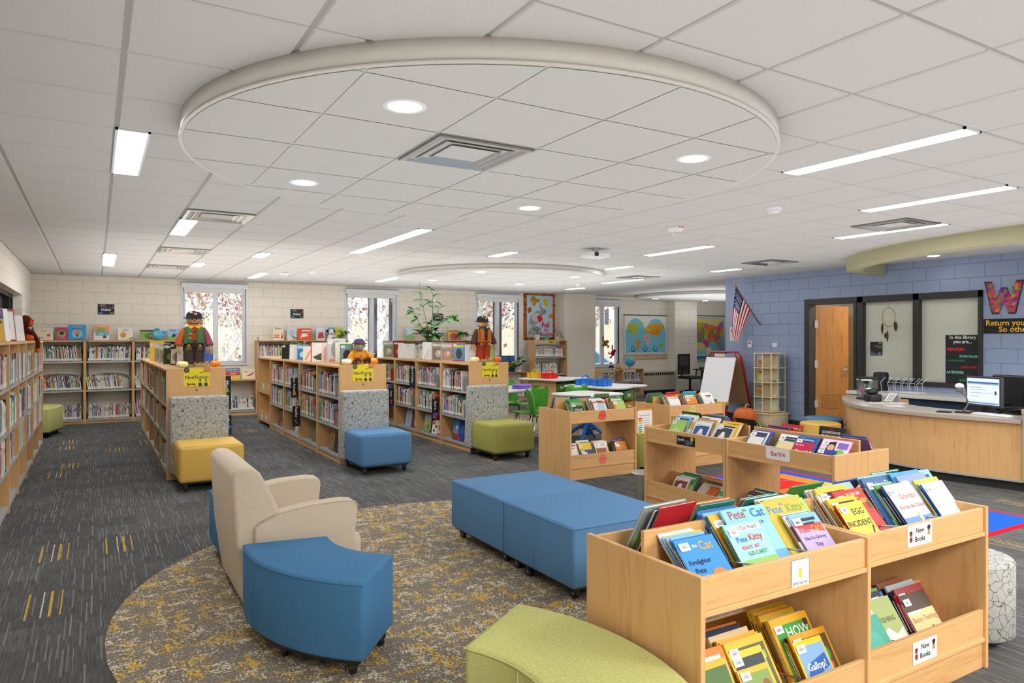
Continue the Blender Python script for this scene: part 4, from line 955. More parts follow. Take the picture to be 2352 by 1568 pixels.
# ---- ABC / DEF bin and the yellow-sticker bin
A = fr('ABC'); g = 'books in the A B C bin'; w_ = 'A B C bin top'
READ = ['red', 'white', 'navy', 'dark red', 'orange', 'green', 'cream', 'teal']
def fab(c): return [('r', 0, .78, 1, 1, 'f4f2ee'), ('t', 'TAB', .68, .89, .13, 'c8302c'), ('r', .06, .05, .94, .74, c)]
book_file(A, .12, .05, ZT, D(30), [B('6fa65a', .17, .21, .006, [('r', .05, .55, .95, .85, '23302a'), ('t', 'FOALS', .5, .62, .17, 'f2f2ec'), ('r', 0, 0, 1, .45, '9ac07a')])], 'green cover with white capitals', w_, g, 1, 8, READ, (.165, .20), (.22, .26), (.008, .013))
book_file(A, .42, .05, ZT, D(30), [B('e9e6e2', .17, .215, .006, [('r', .3, .5, .9, .9, 'a9cfe4'), ('r', .0, .9, 1, 1, 'd24a3a')])], 'white and pale blue cover', w_, g, 1, 9, READ, (.165, .20), (.22, .26), (.008, .013))
book_file(A, .70, .05, ZT, D(30), [B('b6c46a', .17, .21, .006, [('t', 'Safari', .6, .3, .2, 'f0ead0'), ('r', 0, 0, .2, 1, 'e07a2b')])], 'olive-lime cover with orange edge', w_, g, 1, 7, READ, (.165, .20), (.22, .26), (.008, .013))
Ar = rear('ABC', .95)
book_file(Ar, .64, .08, ZT, D(24), [B('2f4f9a', .23, .26, .014, [], back='2f4a96')], 'royal blue back cover', 'A B C bin rear', g, 1, 1, ['tan'], (.2, .22), (.24, .26))
book_file(Ar, .34, .08, ZT, D(24), [B('3a3f3c', .24, .25, .014, [], back='3c413e')], 'charcoal back cover', 'A B C bin rear', g, 1, 1, ['tan'], (.2, .22), (.22, .24))
book_file(Ar, .05, .08, ZT, D(24), [B('6f8a5a', .22, .27, .012, [], back='6f8a5a')], 'moss green back cover', 'A B C bin rear', g, 1, 1, ['navy'], (.2, .22), (.22, .24))
w_ = 'A B C bin lower tray'
book_file(A, .04, .06, ZB, D(26), [B('f0eeea', .15, .225, .008, [('r', 0, .2, 1, .42, '3a3a9a'), ('t', 'FAB', .7, .88, .12, 'c8302c')])], 'white cover with indigo band', w_, g, 1, 3, READ, (.16, .2), (.22, .27))
book_file(A, .22, .05, ZB, D(26), [B('2f4f8f', .18, .17, .008, [('t', 'BEARS', .5, .4, .2, 'd84a2c'), ('r', .1, .7, .5, .85, 'f4f4f0')]), B('f0d02f', .18, .25, .008, [('t', 'Number', .55, .62, .14, '3a9ac4'), ('r', 0, 0, .3, .3, 'd8622c')])], 'low blue orange-lettered cover', w_, g, 1, 3, READ, (.17, .2), (.24, .28))
book_file(A, .44, .05, ZB, D(26), [B('ece8e2', .165, .235, .008, fab('a8603a'))], 'white-topped brown cover', w_, g, 1, 3, ['light blue', 'white', 'red', 'tan'], (.17, .2), (.23, .27))
book_file(A, .73, .05, ZB, D(26), [B('e8912c', .17, .235, .008, [('t', 'Pandas', .5, .52, .2, '4a2a5a'), ('e', .5, .2, .22, .13, 'f2f0ea'), ('e', .36, .26, .05, .04, '222222'), ('e', .64, .26, .05, .04, '222222'), ('r', .08, .72, .4, .85, 'f4f4f0')])], 'orange cover about pandas', w_, g, 1, 4, ['navy', 'teal', 'dark red', 'purple'], (.17, .2), (.23, .27))
Q = fr('GH'); g = 'books in the yellow-sticker bin'; w_ = 'yellow-sticker bin top'
book_file(Q, .10, .05, ZT, D(30), [B('9ac9dd', .18, .2, .006, [('r', 0, .6, 1, 1, 'e9e9e4'), ('r', .1, .1, .9, .5, '6a9a8a')])], 'pale blue landscape cover', w_, g, 1, 7, READ, (.165, .20), (.22, .26), (.008, .013))
book_file(Q, .40, .05, ZT, D(30), [B('e08a34', .18, .2, .006, [('r', .1, .1, .9, .6, '4a3a2c')])], 'orange cover', w_, g, 1, 7, READ, (.165, .20), (.22, .26), (.008, .013))
book_file(Q, .69, .05, ZT, D(30), [B('ecebe6', .17, .235, .006, fab('dde0dc')+[('p', [(.2, .3), (.8, .5), (.7, .55), (.3, .38)], '3a4a3a'), ('p', [(.2, .25), (.75, .35), (.7, .4)], 'e0823a')])], 'white-topped bird cover', w_, g, 1, 6, READ, (.165, .20), (.22, .26), (.008, .013))
Qr = rear('GH', .93)
for x, c, nm in ((.64, '6a6a86', 'grey-purple back cover'), (.33, 'c8302c', 'bright red back cover'), (.05, 'light blue', 'light blue back cover')):
    book_file(Qr, x, .08, ZT, D(24), [B(c, .23, .25, .012, [], back=c)], nm, 'yellow-sticker bin rear', g, 1, 1, ['green', 'blue', 'yellow'], (.2, .22), (.22, .24))
print('bin books', NB[0])
# ================================================================== spine-out rows: the many smaller books (one uncountable mass)
SB = MB(); SR = random.Random(4)
PALS = ['c9564c', '5a86b8', '9cc4dc', 'e2c468', '7aa870', 'dc9a62', '3a4258', '4a4a4c', '9a86ac', 'd8a0a8', '6aa0a0', '8a6448', 'a9aeb0', 'd9c8a8', 'b04a48', '3f6a9a', 'c9d0d4', 'e6dcc4']
def row(frame, x0, x1, z, hmin, hmax, y=.03, lean=0., tmin=.008, tmax=.026, fill=1.0, pal=None, white=.35, dots=True):
    x = x0; end = x0+(x1-x0)*fill; dep = .17
    while x < end-tmax:
        t = SR.uniform(tmin, tmax); h = SR.uniform(hmin, hmax); a = lean+SR.uniform(-.02, .02); yy = y+SR.uniform(0, .012)
        c = hexc('efece4') if SR.random() < white else hexc(SR.choice(PALS) if SR.random() < .5 else SR.choice(PAL)[0]); c = tuple(min(1, k*SR.uniform(.75, 1.1)) for k in c[:3])+(1,)
        X = frame @ T(x, yy, z+max(0, t*math.sin(a))) @ RY(-a)
        l0, l1 = .012, SR.uniform(.045, .06); k0 = SR.uniform(.5, .7)*h; k1 = k0+SR.uniform(.05, .25)*h
        c2 = hexc(SR.choice(PALS)); zs = [0, l0, l1, k0, min(k1, h*.95), h]; cs = [c, hexc('f4f4f0'), c, c2, c]
        for i in range(5): SB.quad([(0, 0, zs[i]), (t-.001, 0, zs[i]), (t-.001, 0, zs[i+1]), (0, 0, zs[i+1])], cs[i], 0, X)
        if dots:
            d = hexc(SR.choice(['2f9a45', '2f7fc8', 'd23a2c', 'e0c02f', '2f9a45'])); SB.quad([(.001, -.0006, .0), (t-.002, -.0006, .0), (t-.002, -.0006, .016), (.001, -.0006, .016)], d, 0, X)
        SB.add([(0, 0, 0), (t-.001, 0, 0), (t-.001, dep, 0), (0, dep, 0), (0, 0, h), (t-.001, 0, h), (t-.001, dep, h), (0, dep, h)], [[1, 2, 6, 5], [2, 3, 7, 6], [3, 0, 4, 7]], c, 0, False, X)
        SB.quad([(.001, .004, h-.003), (t-.002, .004, h-.003), (t-.002, dep, h-.003), (.001, dep, h-.003)], hexc('ebe4d4'), 0, X)
        x += t+abs(math.sin(a))*.002
def fr_case(x, y, rz): return T(x, y, 0) @ RZ(rz)
for k in range(4, len(LP)-1):
    f = fr_case(-.66, LP[k], PI/2); W = LP[k+1]-LP[k]
    for z, fl in ((1.126, .93), (.736, .9), (.401, .85 if k != 5 else .6)): row(f, .03, W-.03, z, .22, .31, .004, 0, .012, .034, fl, white=.42)
PALW = ['c8372d', '2f6db5', '7db7e0', 'e7b92f', '4f9a46', 'e07f2b', 'd8628f', '202022', '7b5a9c', 'd9c39a', '9aa3a8']
for x0, x1, fl in ((-.98, -.17, (1, 1, 1)), (-.17, .617, (1, .82, .97)), (.617, 1.44, (1, .9, .9)), (2.87, 3.83, (.97, .8, .9)), (3.83, 4.79, (.9, .8, .9)), (6.06, 7.05, (.9, .8, .8)), (7.05, 8.05, (.9, .8, .8))):
    f = fr_case(x0, YC, 0); le = SR.choice((0, .10, .16, -.03))
    for z, q_, ln in zip((1.146, .613, .076), fl, (le, .15, SR.choice((.0, .15)))): row(f, .05, x1-x0-.03, z, .23, .29, .04, ln, .007, .018, q_, PALW, .45)
row(fr_case(1.46, YC, 0), .03, 1.38, .101, .20, .30, .03, .06, .008, .022, 1, PALW, .4); row(fr_case(4.82, YC, 0), .03, 1.18, .101, .20, .29, .03, 0, .008, .022, .9, PALW)
row(fr_case(8.08, YC, 0), .03, 1.3, .101, .22, .29, .03, 0, .008, .02, 1, PALW, .5)
f = fr_case(9.45, 14.78, 0); row(f, .03, .95, 1.111, .19, .20, .03, 0, .012, .016, .95, ['e07f2b', '2f9a45', '9aa3a8', '2f6db5'], .6); row(f, .03, .8, .661, .24, .29, .03, .08, .006, .016, .9, PALW, .7); row(f, .03, .95, .301, .22, .28, .03, 0, .008, .02, .9, PALW, .6)
f = fr_case(11.50, 14.70, 0); row(f, .03, .69, .401, .20, .25, .03, .05, .012, .022, .7, ['202022', '9aa3a8', '7d4a2c', '1f2a44'], .2); row(f, .76, 1.42, .401, .20, .25, .03, 0, .010, .02, .95, ['d9c39a', '2f6db5', '7d4a2c', '9aa3a8'], .4); row(f, .76, 1.42, .076, .18, .24, .03, .1, .008, .014, .5, PALW, .6)
# double-sided aisle cases, left faces (and right faces of the first run)
for key, (x, y, ws) in NF.items():
    yy = y
    for k, wd in enumerate(ws):
        if not (key == 'B' and k == 4):
            f = fr_case(x, yy+wd, -PI/2)
            for z in NFSH[:2]: row(f, .03, wd-.03-(.10 if k else .16), z+.001, .20, .30, .02, SR.choice((0, 0, .05)), .008, .024, SR.uniform(.88, .98), white=.22)
            if key == 'A': row(f, .03, wd-.03, NFSH[2]+.001, .2, .28, .02, 0, .01, .024, SR.choice((.0, .3, .4)), white=.2)
            f = fr_case(x+NFD, yy, PI/2)
            for z in NFSH[:2]: row(f, .03, wd-.05, z+.001, .20, .30, .02, 0, .008, .024, .9, white=.25)
        yy += wd
# a few in the revolving case by the blue wall
SPX, SPY = 10.47, 8.50
for z in (.26, .52, .78, 1.04): row(T(SPX-.175, SPY-.18, 0), .16, .33, z+.012, .17, .21, .02, -.25 if z != .26 else 0, .010, .018, .7, ['2f6db5', 'd9c39a', 'c8372d', '4f9a46'], .4)
o = SB.build('shelved_books', M['paint']); tag(o, 'rows of spine-out library books packed on all the bookcase shelves', 'books', None, 'stuff')
# grey metal bookends
def bookend(label, X):
    b = MB(); b.prism([(0, 0), (.13, 0), (.13, .14), (.10, .19), (.03, .19), (0, .14)], 0, .0015, X=Matrix(((1, 0, 0, 0), (0, 0, 1, 0), (0, 1, 0, 0), (0, 0, 0, 1)))); b.box(0, .13, 0, .09, 0, .0015)
    o = b.build('bookend', plain('bookend_grey', '77797a', .5) if 'bookend_grey' not in bpy.data.materials else bpy.data.materials['bookend_grey'], bevel=0); o.matrix_basis = X; tag(o, label, 'bookend', 'grey bookends on the aisle shelves')
n_ = 0
for key, (x, y, ws) in NF.items():
    if key == 'A': continue
    yy = y
    for k, wd in enumerate(ws[:3]):
        for z, sh in ((NFSH[0], 'top'), (NFSH[1], 'middle')):
            bookend('grey metal bookend, %s shelf, %s unit of the %s aisle bookcase' % (sh, ORD[k+1].replace('second', 'second') if k else 'nearest', 'seated-scarecrow' if key == 'B' else 'orange-vest scarecrow'), T(x+.012, yy+.20, z+.001) @ RZ(-PI/2))
        yy += wd

# ================================================================== books standing on top of the cases and face-out below
def stand(x, y, z, yaw, w, h, t, c, ops, label, lean=.0, near=1, group=None, spine=None, code=True):
    """upright book whose cover faces -y turned by yaw"""
    X = T(x, y, z+t*math.sin(lean)+.001) @ RZ(yaw) @ RX(-lean) @ T(-w/2, 0, 0)
    return make_book(X, label, w, h, t, c, ops, near, group=group, spine=spine, code=code)
def photo(c1, c2, c3): return [('r', .06, .05, .94, .70, c1), ('e', .5, .36, .28, .2, c2), ('e', .55, .42, .1, .09, c3), ('r', .15, .80, .85, .88, c3)]
ZN = NFH+.003; gA = 'display books on the first aisle bookcase'; gB = 'display books on the middle aisle bookcase'; gC = 'display books on the third aisle bookcase'
lw = 'on top of the first aisle bookcase'
for (x, y, yaw, w, h, t, c, ops, lab) in [
    (.80, 11.9, -.3, .20, .29, .03, 'yellow', [], 'bright yellow upright book'), (.82, 11.25, -.2, .2, .27, .02, 'c9bfa6', photo('9a9080', '6a6254', 'e6e0d2'), 'beige photo-covered book'),
    (.84, 10.75, -.2, .19, .25, .02, 'b9b3a0', photo('8a9078', '5a6048', 'efe8d8'), 'grey-green covered book'), (.86, 10.2, -.35, .2, .27, .025, '4a5236', photo('2f3a26', '7a7a4a', 'd9d2c0'), 'dark olive covered book'),
    (.88, 9.85, -.9, .2, .29, .03, '2a2a2e', photo('d9d2c0', '8a8478', '222222'), 'black-edged book with a dust jacket'), (.90, 9.45, -1.0, .2, .26, .03, '5a3a86', [], 'purple book turned on edge'),
    (.86, 9.17, -1.25, .19, .255, .05, 'efeae4', [('r', .0, 0, .06, 1, '7a2f2c')], 'maroon-spined book fanned open showing white pages'), (.93, 9.0, -1.2, .18, .25, .04, 'f0ece6', [('r', 0, 0, .12, 1, '2a3a66')], 'navy-spined book fanned open near the tallest scarecrow'),
    (1.16, 9.35, .1, .19, .28, .02, '3b5ba8', [('r', .08, .08, .92, .92, '3f62b4'), ('r', .05, .82, .28, .94, 'f2f2f2')], 'royal blue book behind the orange pumpkin'), (1.10, 9.2, -.1, .05, .22, .03, '2b2b2f', [], 'thin black book behind the tallest scarecrow'),
    (1.18, 9.9, .2, .2, .3, .02, '2f4a8c', [], 'dark blue book farther behind the orange pumpkin')]:
    stand(x, y, ZN, yaw, w, h, t, c, ops, lab+', '+lw, .05, 1, gA)
lw = 'on top of the middle aisle bookcase'
for (x, y, yaw, w, h, t, c, ops, lab) in [
    (2.75, 12.0, -.6, .17, .24, .03, '1f1c1c', [], 'dark open book at the far end'), (2.78, 11.55, -.5, .18, .24, .03, 'e6ecf0', [('r', .0, 0, .4, 1, 'f7f7f7')], 'white open book'), (2.80, 11.15, -.5, .18, .24, .025, '6fb0de', photo('3f82c0', 'bfe0f2', 'f2f2f2'), 'sky blue covered book'),
    (2.80, 10.75, -.2, .18, .22, .02, 'efe8e0', [('p', [(.1, .1), (.6, .8), (.7, .7), (.3, .05)], 'd9a890')], 'white leaning booklet'), (2.80, 10.15, -.25, .26, .28, .02, 'f1eeea', [('p', [(.1, .25), (.9, .62), (.95, .55), (.55, .3), (.9, .06), (.85, .02), (.3, .12)], '4a5a3a'), ('r', 0, 0, .05, 1, 'b0402c')], 'white book with a crocodile head'),
    (2.82, 9.85, -.3, .16, .27, .02, 'e8d6cf', [('r', .2, .1, .8, .9, 'dcb0a8')], 'pale pink open book'), (2.84, 9.65, -.9, .2, .29, .03, 'f6f6f6', [], 'plain white book'),
    (2.80, 9.35, -.2, .24, .34, .02, 'c9c9c4', [('e', .55, .55, .34, .36, '8f9496'), ('e', .6, .78, .14, .1, 'b9bcbc'), ('e', .62, .8, .05, .035, 'b8302c'), ('t', 'BIRD', .36, .12, .16, 'd84a2c')], 'large grey parrot book'),
    (2.83, 9.15, -.1, .2, .29, .02, 'e9e4d8', [('t', 'RO', .5, .75, .17, 'd27a6a'), ('p', [(.2, .05), (.8, .5), (.85, .45), (.5, .05)], '8a8478'), ('r', 0, 0, 1, .06, 'e0c83a')], 'cream book with a long-billed bird'), (2.82, 8.95, -.15, .17, .27, .02, '3f9a3a', [('r', .06, .12, .94, .94, '7a8f9a'), ('t', 'Bears', .5, .88, .12, '3fb03a'), ('e', .5, .42, .3, .3, '26282c')], 'green-edged book with a black bear'),
    (2.98, 9.02, -1.3, .18, .26, .04, 'f2f2ea', [('r', 0, 0, .1, 1, '8fb03a')], 'lime-striped book fanned open'), (3.06, 9.25, -1.2, .18, .26, .04, 'f2efe2', [('r', 0, 0, .12, 1, 'e0d05a')], 'pale yellow book fanned open')]:
    stand(x, y, ZN, yaw, w, h, t, c, ops, lab+', '+lw, .06, 1, gB)
lw = 'on top of the third aisle bookcase'
for (x, y, yaw, w, h, t, c, ops, lab) in [
    (4.55, 12.0, -.3, .19, .3, .02, 'aab0a0', photo('7f9a7a', 'c9b09a', 'e9e4d8'), 'green-grey cover by the far end'), (4.62, 11.65, -.2, .22, .3, .02, '7a2a2c', photo('8a3030', 'd98a3a', 'e9d8c0'), 'maroon cover with orange toy'),
    (4.55, 11.35, -.5, .15, .25, .05, 'f7f7f7', [], 'glare-white open book, left one of two'), (4.56, 11.02, -.5, .15, .25, .05, 'f5f6f8', [], 'glare-white open book with green succulent behind'), (4.75, 10.95, -.5, .14, .25, .05, 'e3e1dc', [], 'pale grey open book'),  # white of these open books is plastic-cover glare put into the colour
    (4.57, 10.30, -.5, .19, .28, .04, 'f6f6f4', [('p', [(.05, .0), (.5, .6), (.6, .5), (.3, .0)], 'dfe0dc')], 'glare-white glossy open book left of the grey ones'), (4.64, 10.05, -.25, .22, .28, .02, 'a79a8c', photo('8a7a6c', 'c9bcae', 'e9e4dc'), 'brown-grey cover'),  # the white open book again carries cover glare as its colour
    (4.66, 9.78, -.25, .2, .27, .02, 'b9b0a6', photo('9a9086', 'd0a08a', 'f0e8e0'), 'grey cover with a leaning easel'), (4.66, 9.36, -.2, .21, .285, .02, 'cf3a34', [('r', .05, .05, .88, .95, '5f9ac0'), ('e', .45, .4, .22, .28, '4a4a50'), ('r', .1, .72, .8, .85, 'd9c85a')], 'red-edged blue adventure cover'),
    (4.68, 9.05, -.45, .16, .25, .05, 'e6ebf2', [('r', .1, .1, .9, .9, 'dbe2ec')], 'glare-pale cover beside the scarecrow'), (4.80, 9.1, -1.2, .18, .26, .04, '3a4a34', [], 'dark green book on edge'), (4.99, 9.05, .1, .18, .24, .02, '8ab85a', [('e', .5, .5, .2, .15, 'a9cf7a')], 'leaf green cover right of the scarecrow')]:  # pale cover beside the scarecrow: glare painted as cover colour
    stand(x, y, ZN, yaw, w, h, t, c, ops, lab+', '+lw, .06, 1, gC)
for lab, x, y in (('crossed glossy display easel', 4.60, 10.16), ):
    b = MB(); b.tube([(0, -.05, .0), (.02, .02, .16)], .004, 6).tube([(.1, -.05, 0), (.08, .02, .16)], .004, 6).tube([(0, -.05, .01), (.1, -.05, .01)], .004, 6)
    o = b.build('display_stand', M['black']); o.location = (x, y, ZN); tag(o, 'small wire display stand among the books on the third aisle bookcase', 'display stand')
# back wall tops
ZBK = 1.533; gW = 'display books standing on the back wall cases'
for (x, w, h, c, ops, lab) in [
    (-.80, .28, .22, 'efe4c8', [('t', 'Argyle Fox', .5, .78, .10, '8a7a5a'), ('e', .75, .4, .1, .1, 'c8503c'), ('e', .4, .2, .06, .08, 'b9c44a')], 'cream picture book at the far left of the back wall'),
    (-.54, .19, .235, 'c8327a', [('r', 0, 0, .12, 1, '3fa05a'), ('e', .56, .5, .34, .27, '8fbf4a'), ('e', .55, .55, .2, .16, '5a2f2a'), ('r', .2, .1, .9, .2, 'e06aa0')], 'magenta picture book with green spine'),
    (-.29, .285, .285, '3f9fdc', [('e', .5, .42, .3, .3, '7fc8ee'), ('e', .5, .5, .14, .14, 'e08a3a'), ('r', .44, .22, .56, .4, '7a4a2c'), ('t', 'MONKEY', .55, .86, .13, 'e6b93a'), ('t', 'TOOLBELT', .5, .72, .11, '2a2a3a'), ('t', 'CHRIS MONROE', .5, .06, .06, '1f3a5a')], 'bright blue monkey picture book'),
    (.10, .25, .275, 'f0a07a', [('r', 0, .0, 1, .5, 'f2efe8'), ('e', .45, .68, .3, .2, '8fb04a'), ('r', .1, .30, .95, .55, '6fb6dc'), ('t', 'TIPSY', .5, .42, .13, 'f6f6f6'), ('t', 'TO BE A', .62, .92, .1, 'f6f0ea'), ('e', .7, .22, .12, .1, '6a4a3a')], 'coral picture book on a little stand'),
    (.49, .25, .23, 'f1efe6', [('t', 'WILD', .5, .82, .17, '6a4a2c'), ('e', .36, .42, .2, .24, 'd9a032'), ('p', [(.5, .1), (.95, .0), (.98, .3)], 'd6e2a8')], 'white picture book with a golden lion'),
    (.86, .24, .195, '8fae5a', [('r', 0, .85, 1, 1, '3a3a2c'), ('e', .6, .4, .32, .3, '5f8a3a'), ('e', .75, .25, .18, .2, 'b8402c')], 'green and red frog picture book'),
    (1.33, .22, .22, '9cc4e6', [('r', 0, 0, 1, .3, '7fae4a'), ('t', 'Wink', .42, .86, .22, '14202c'), ('p', [(.3, .3), (.45, .6), (.6, .5), (.8, .62), (.6, .4), (.55, .25)], '1c2026')], 'sky blue picture book with a black running figure'),
    (3.32, .22, .29, 'f0e6cc', [('t', 'Seuss', .5, .86, .24, '20242a'), ('p', [(.7, .1), (.95, .1), (.85, .6)], 'd8562c'), ('r', .1, .3, .6, .4, 'e08a4a'), ('r', .1, .15, .6, .25, 'd9703a')], 'cream book with a long orange figure'),
    (3.60, .2, .27, 'd4dde4', [('e', .5, .5, .35, .3, 'b9c6d0')], 'pale grey-blue book behind the small plant'), (3.87, .29, .25, 'e2552a', [('p', [(.2, .2), (.8, .35), (.6, .5), (.9, .6), (.3, .55)], 'f4f0ea'), ('r', .3, .75, .95, .85, 'f4e6dc')], 'orange-red picture book with white figures'),
    (4.21, .19, .29, 'd6dde4', [('p', [(.15, .1), (.9, .15), (.8, .6), (.3, .55)], 'b8384a'), ('r', .1, .75, .9, .9, 'e9edf0')], 'white and crimson picture book'), (4.55, .33, .275, '4fb0e2', [('r', .45, 0, 1, 1, 'c8d42f'), ('e', .15, .72, .1, .09, 'f4f4f4'), ('r', .1, .40, .55, .46, 'e0c83a'), ('r', .55, .6, .95, .85, 'aab82a')], 'blue and lime picture book'),
    (6.30, .22, .27, 'cfe2ea', [('r', 0, 0, 1, .4, '8fbf7a'), ('e', .5, .6, .2, .2, 'e9f2f4')], 'pale blue book half behind the tall plant'), (6.98, .24, .27, 'f2f3f2', [], 'white book with a shiny blank cover'), (7.42, .29, .235, 'eac24a', [('e', .5, .3, .34, .42, 'dc5238'), ('e', .5, .18, .15, .12, '8a86c4'), ('r', .1, .85, .9, .95, '8a6a3a')], 'yellow book with a red bear'),
    (7.80, .2, .24, 'f4f2ea', [('e', .5, .5, .3, .2, 'e0ddd2')], 'white book behind the spider plant')]:
    stand(x, 15.22, ZBK, 0, w, h, .012, c, ops, lab, .12, 1, gW, code=False)
stand(2.40, 15.20, .733, 0, .31, .23, .012, 'd9c04a', [('r', 0, .68, 1, 1, '6f8ab0'), ('t', 'A BALL FOR', .5, .84, .14, 'dfe6ee'), ('r', .1, .34, .98, .66, 'c8403c'), ('t', 'DAISY', .58, .5, .2, 'f4e6e0'), ('e', .3, .15, .2, .12, 'f0e6d8')], 'yellow, red and blue picture book on the low window case', .12, 1, gW, code=False)
stand(2.72, 15.20, .733, 0, .26, .21, .012, 'efe2c8', [('p', [(.3, .3), (.7, .5), (.9, .75), (.85, .45), (.6, .3)], 'c8402c'), ('r', .1, .6, .5, .8, 'd6b98a')], 'cream picture book with a red bird on the low window case', .12, 1, gW, code=False)
# left wall tops
gL = 'display books on the left wall bookcases'
for (y, w, h, c, ops, lab, yaw) in [
    (7.86, .24, .30, 'c9a23c', [('r', 0, .7, 1, 1, '2f4f9a'), ('e', .8, .88, .12, .09, 'd2322c'), ('t', '1', .8, .88, .1, 'ffffff'), ('e', .35, .3, .16, .18, '9aa0a4'), ('r', .1, .55, .9, .64, '5a4a2a')], 'gold and blue reader with a red number disc', .95), (8.35, .24, .32, 'eef0f2', [], 'white glossy book on the left cases', 1.0),
    (8.75, .26, .33, 'a33a3c', [('r', .05, .05, .95, .93, 'ece6e2'), ('e', .5, .5, .25, .25, 'dcc9c6')], 'maroon-edged white book on the left cases', .9), (10.0, .22, .30, 'f3f5f8', [], 'white book beside the orange plush', .95)]:
    stand(-.78, y, 1.533, yaw, w, h, .015, c, ops, lab, .12, 1, gL, code=False)
# face-out books on the bottom shelves
def faceout(x, y, z, w, h, c, ops, lab, group): 
    X = T(x+.06, y+w/2, z+.004) @ RZ(-PI/2) @ RX(-.16); make_book(X, lab, w, h, .012, c, ops, 1, group=group, code=False)
g = 'face-out books on the bottom aisle shelves'; ZF = NFSH[2]+.001
for (y, w, h, c, ops, lab) in [(8.97, .21, .29, '23408f', [('e', .5, .55, .3, .25, '2f57ac'), ('r', 0, .02, .3, .2, 'c8302c')], 'deep blue starry cover'), (9.16+.0, .2, .30, '3f8fcf', [('r', 0, 0, 1, .3, '6a4a3a'), ('e', .6, .35, .18, .16, 'e0522c'), ('e', .6, .56, .1, .08, 'f0d8c0'), ('r', .45, .6, .75, .68, 'f2f2f0')], 'bright blue cover with a sailor child'),
    (8.74, .17, .28, '7fc0d6', [('e', .5, .6, .3, .2, '9ad2e2'), ('e', .7, .4, .14, .1, '7a4a3a')], 'aqua cover nearest the olive chair'), (9.72, .13, .22, 'b8324f', [('r', .12, .08, .95, .94, 'e8dfc4'), ('e', .5, .5, .2, .2, '8a6a3a')], 'crimson-edged small cover'), (9.88, .2, .23, 'f2efea', [('e', .3, .7, .2, .12, 'c8402c'), ('e', .7, .5, .2, .12, 'b83a3a'), ('e', .4, .2, .16, .1, '2a2a2a')], 'white cover with red masks'),
    (10.18, .24, .28, '8fae6a', [('r', 0, .6, 1, 1, '9fb8b4'), ('e', .4, .5, .2, .15, 'e09a3a'), ('e', .7, .3, .2, .14, '6a9a3a')], 'leafy green cover'), (10.62, .22, .25, '8a3a34', [('e', .55, .45, .36, .34, 'f0ece6'), ('e', .55, .32, .12, .1, 'd9702c')], 'maroon cover with a big white plate'), (10.95, .22, .29, 'a9b9d6', [('e', .5, .5, .3, .3, '8f9fc4')], 'pale lilac-blue cover')]:
    faceout(4.42, y, ZF, w, h, c, ops, lab+', bottom shelf of the third aisle', g)
faceout(4.42, 10.55, .456, .2, .26, 'f2efe8', [('e', .5, .38, .38, .2, '5f8a3a'), ('e', .5, .55, .36, .14, 'e07a5a'), ('t', 'Burgers', .5, .85, .1, 'c8643c'), ('r', .15, .18, .85, .3, '8a3a2c')], 'white cover with a burger, middle shelf of the third aisle', g)
for (y, w, h, c, ops, lab) in [(8.95, .15, .25, '2f3a36', [], 'dark cover nearest the blue chair'), (9.13, .2, .27, '8a6a3a', [('e', .45, .6, .4, .25, 'b8863a'), ('e', .45, .55, .2, .14, '6a3a24')], 'amber brown cover'), (9.75, .19, .27, 'c9c4bc', [('r', 0, .6, 1, 1, 'ecebe6'), ('e', .5, .35, .4, .25, '5a4a3a')], 'grey photo cover'), (10.0, .2, .28, '6a6258', [('r', 0, .7, 1, 1, '4a4a44'), ('r', 0, .0, .06, 1, '7fae3a'), ('e', .5, .35, .35, .2, '8a6a54')], 'brown photo cover with a green edge'),
    (10.75, .2, .27, 'e6ddd6', [('e', .4, .35, .3, .24, '5fa0c8'), ('e', .6, .15, .3, .12, 'c8502c'), ('e', .5, .8, .2, .1, '9a7a6a')], 'white collage cover'), (11.0, .2, .26, 'b0aca6', [('e', .5, .5, .4, .34, 'c9c6c0')], 'grey glossy cover'), (11.75, .2, .26, '6a707c', [('r', 0, .55, 1, 1, '4a5a80')], 'slate cover'), (12.15, .16, .24, '8a4a5a', [('e', .5, .5, .3, .3, '5a3a4a')], 'plum cover')]:
    faceout(2.60, y, ZF, w, h, c, ops, lab+', bottom shelf of the middle aisle', g)

# ================================================================== signs and lettering
def sign(name, label, cat, X, w, h, ops, bg, th=.002, group=None, edge=None):
    b = MB(); b.box(-w/2, w/2, -h/2, h/2, -th, 0, C(edge or bg)); k = 0
    b.quad([(-w/2, -h/2, .0003), (w/2, -h/2, .0003), (w/2, h/2, .0003), (-w/2, h/2, .0003)], C(bg))
    F = T(-w/2, -h/2, 0)
    for op in ops:
        k += 1; Z = .0004+k*.0002
        if op[0] == 'r': _, u0, v0, u1, v1, c = op; b.quad([(u0*w, v0*h, Z), (u1*w, v0*h, Z), (u1*w, v1*h, Z), (u0*w, v1*h, Z)], C(c), 0, F)
        elif op[0] == 'e': _, u, v, ru, rv, c = op; b.quad([(u*w+ru*w*math.cos(2*PI*i/24), v*h+rv*h*math.sin(2*PI*i/24), Z) for i in range(24)], C(c), 0, F)
        elif op[0] == 'p': b.quad([(u*w, v*h, Z) for u, v in op[1]], C(op[2]), 0, F)
        elif op[0] == 'l': b.tube([F @ Vector((u*w, v*h, Z)) for u, v in op[1]], op[3], 5, C(op[2]))
        elif op[0] == 't':
            _, s, u, v, sz, c = op[:6]; rot = op[6] if len(op) > 6 else 0
            b.text(s, F @ T(u*w, v*h, Z) @ RZ(rot), sz*h, C(c), 0, bold=(op[8] if len(op) > 8 else .015), width=(op[7]*w if len(op) > 7 else None), align=(op[9] if len(op) > 9 else 'CENTER'))
    o = b.build(name, M['paint']); o.matrix_basis = X; return tag(o, label, cat, group)
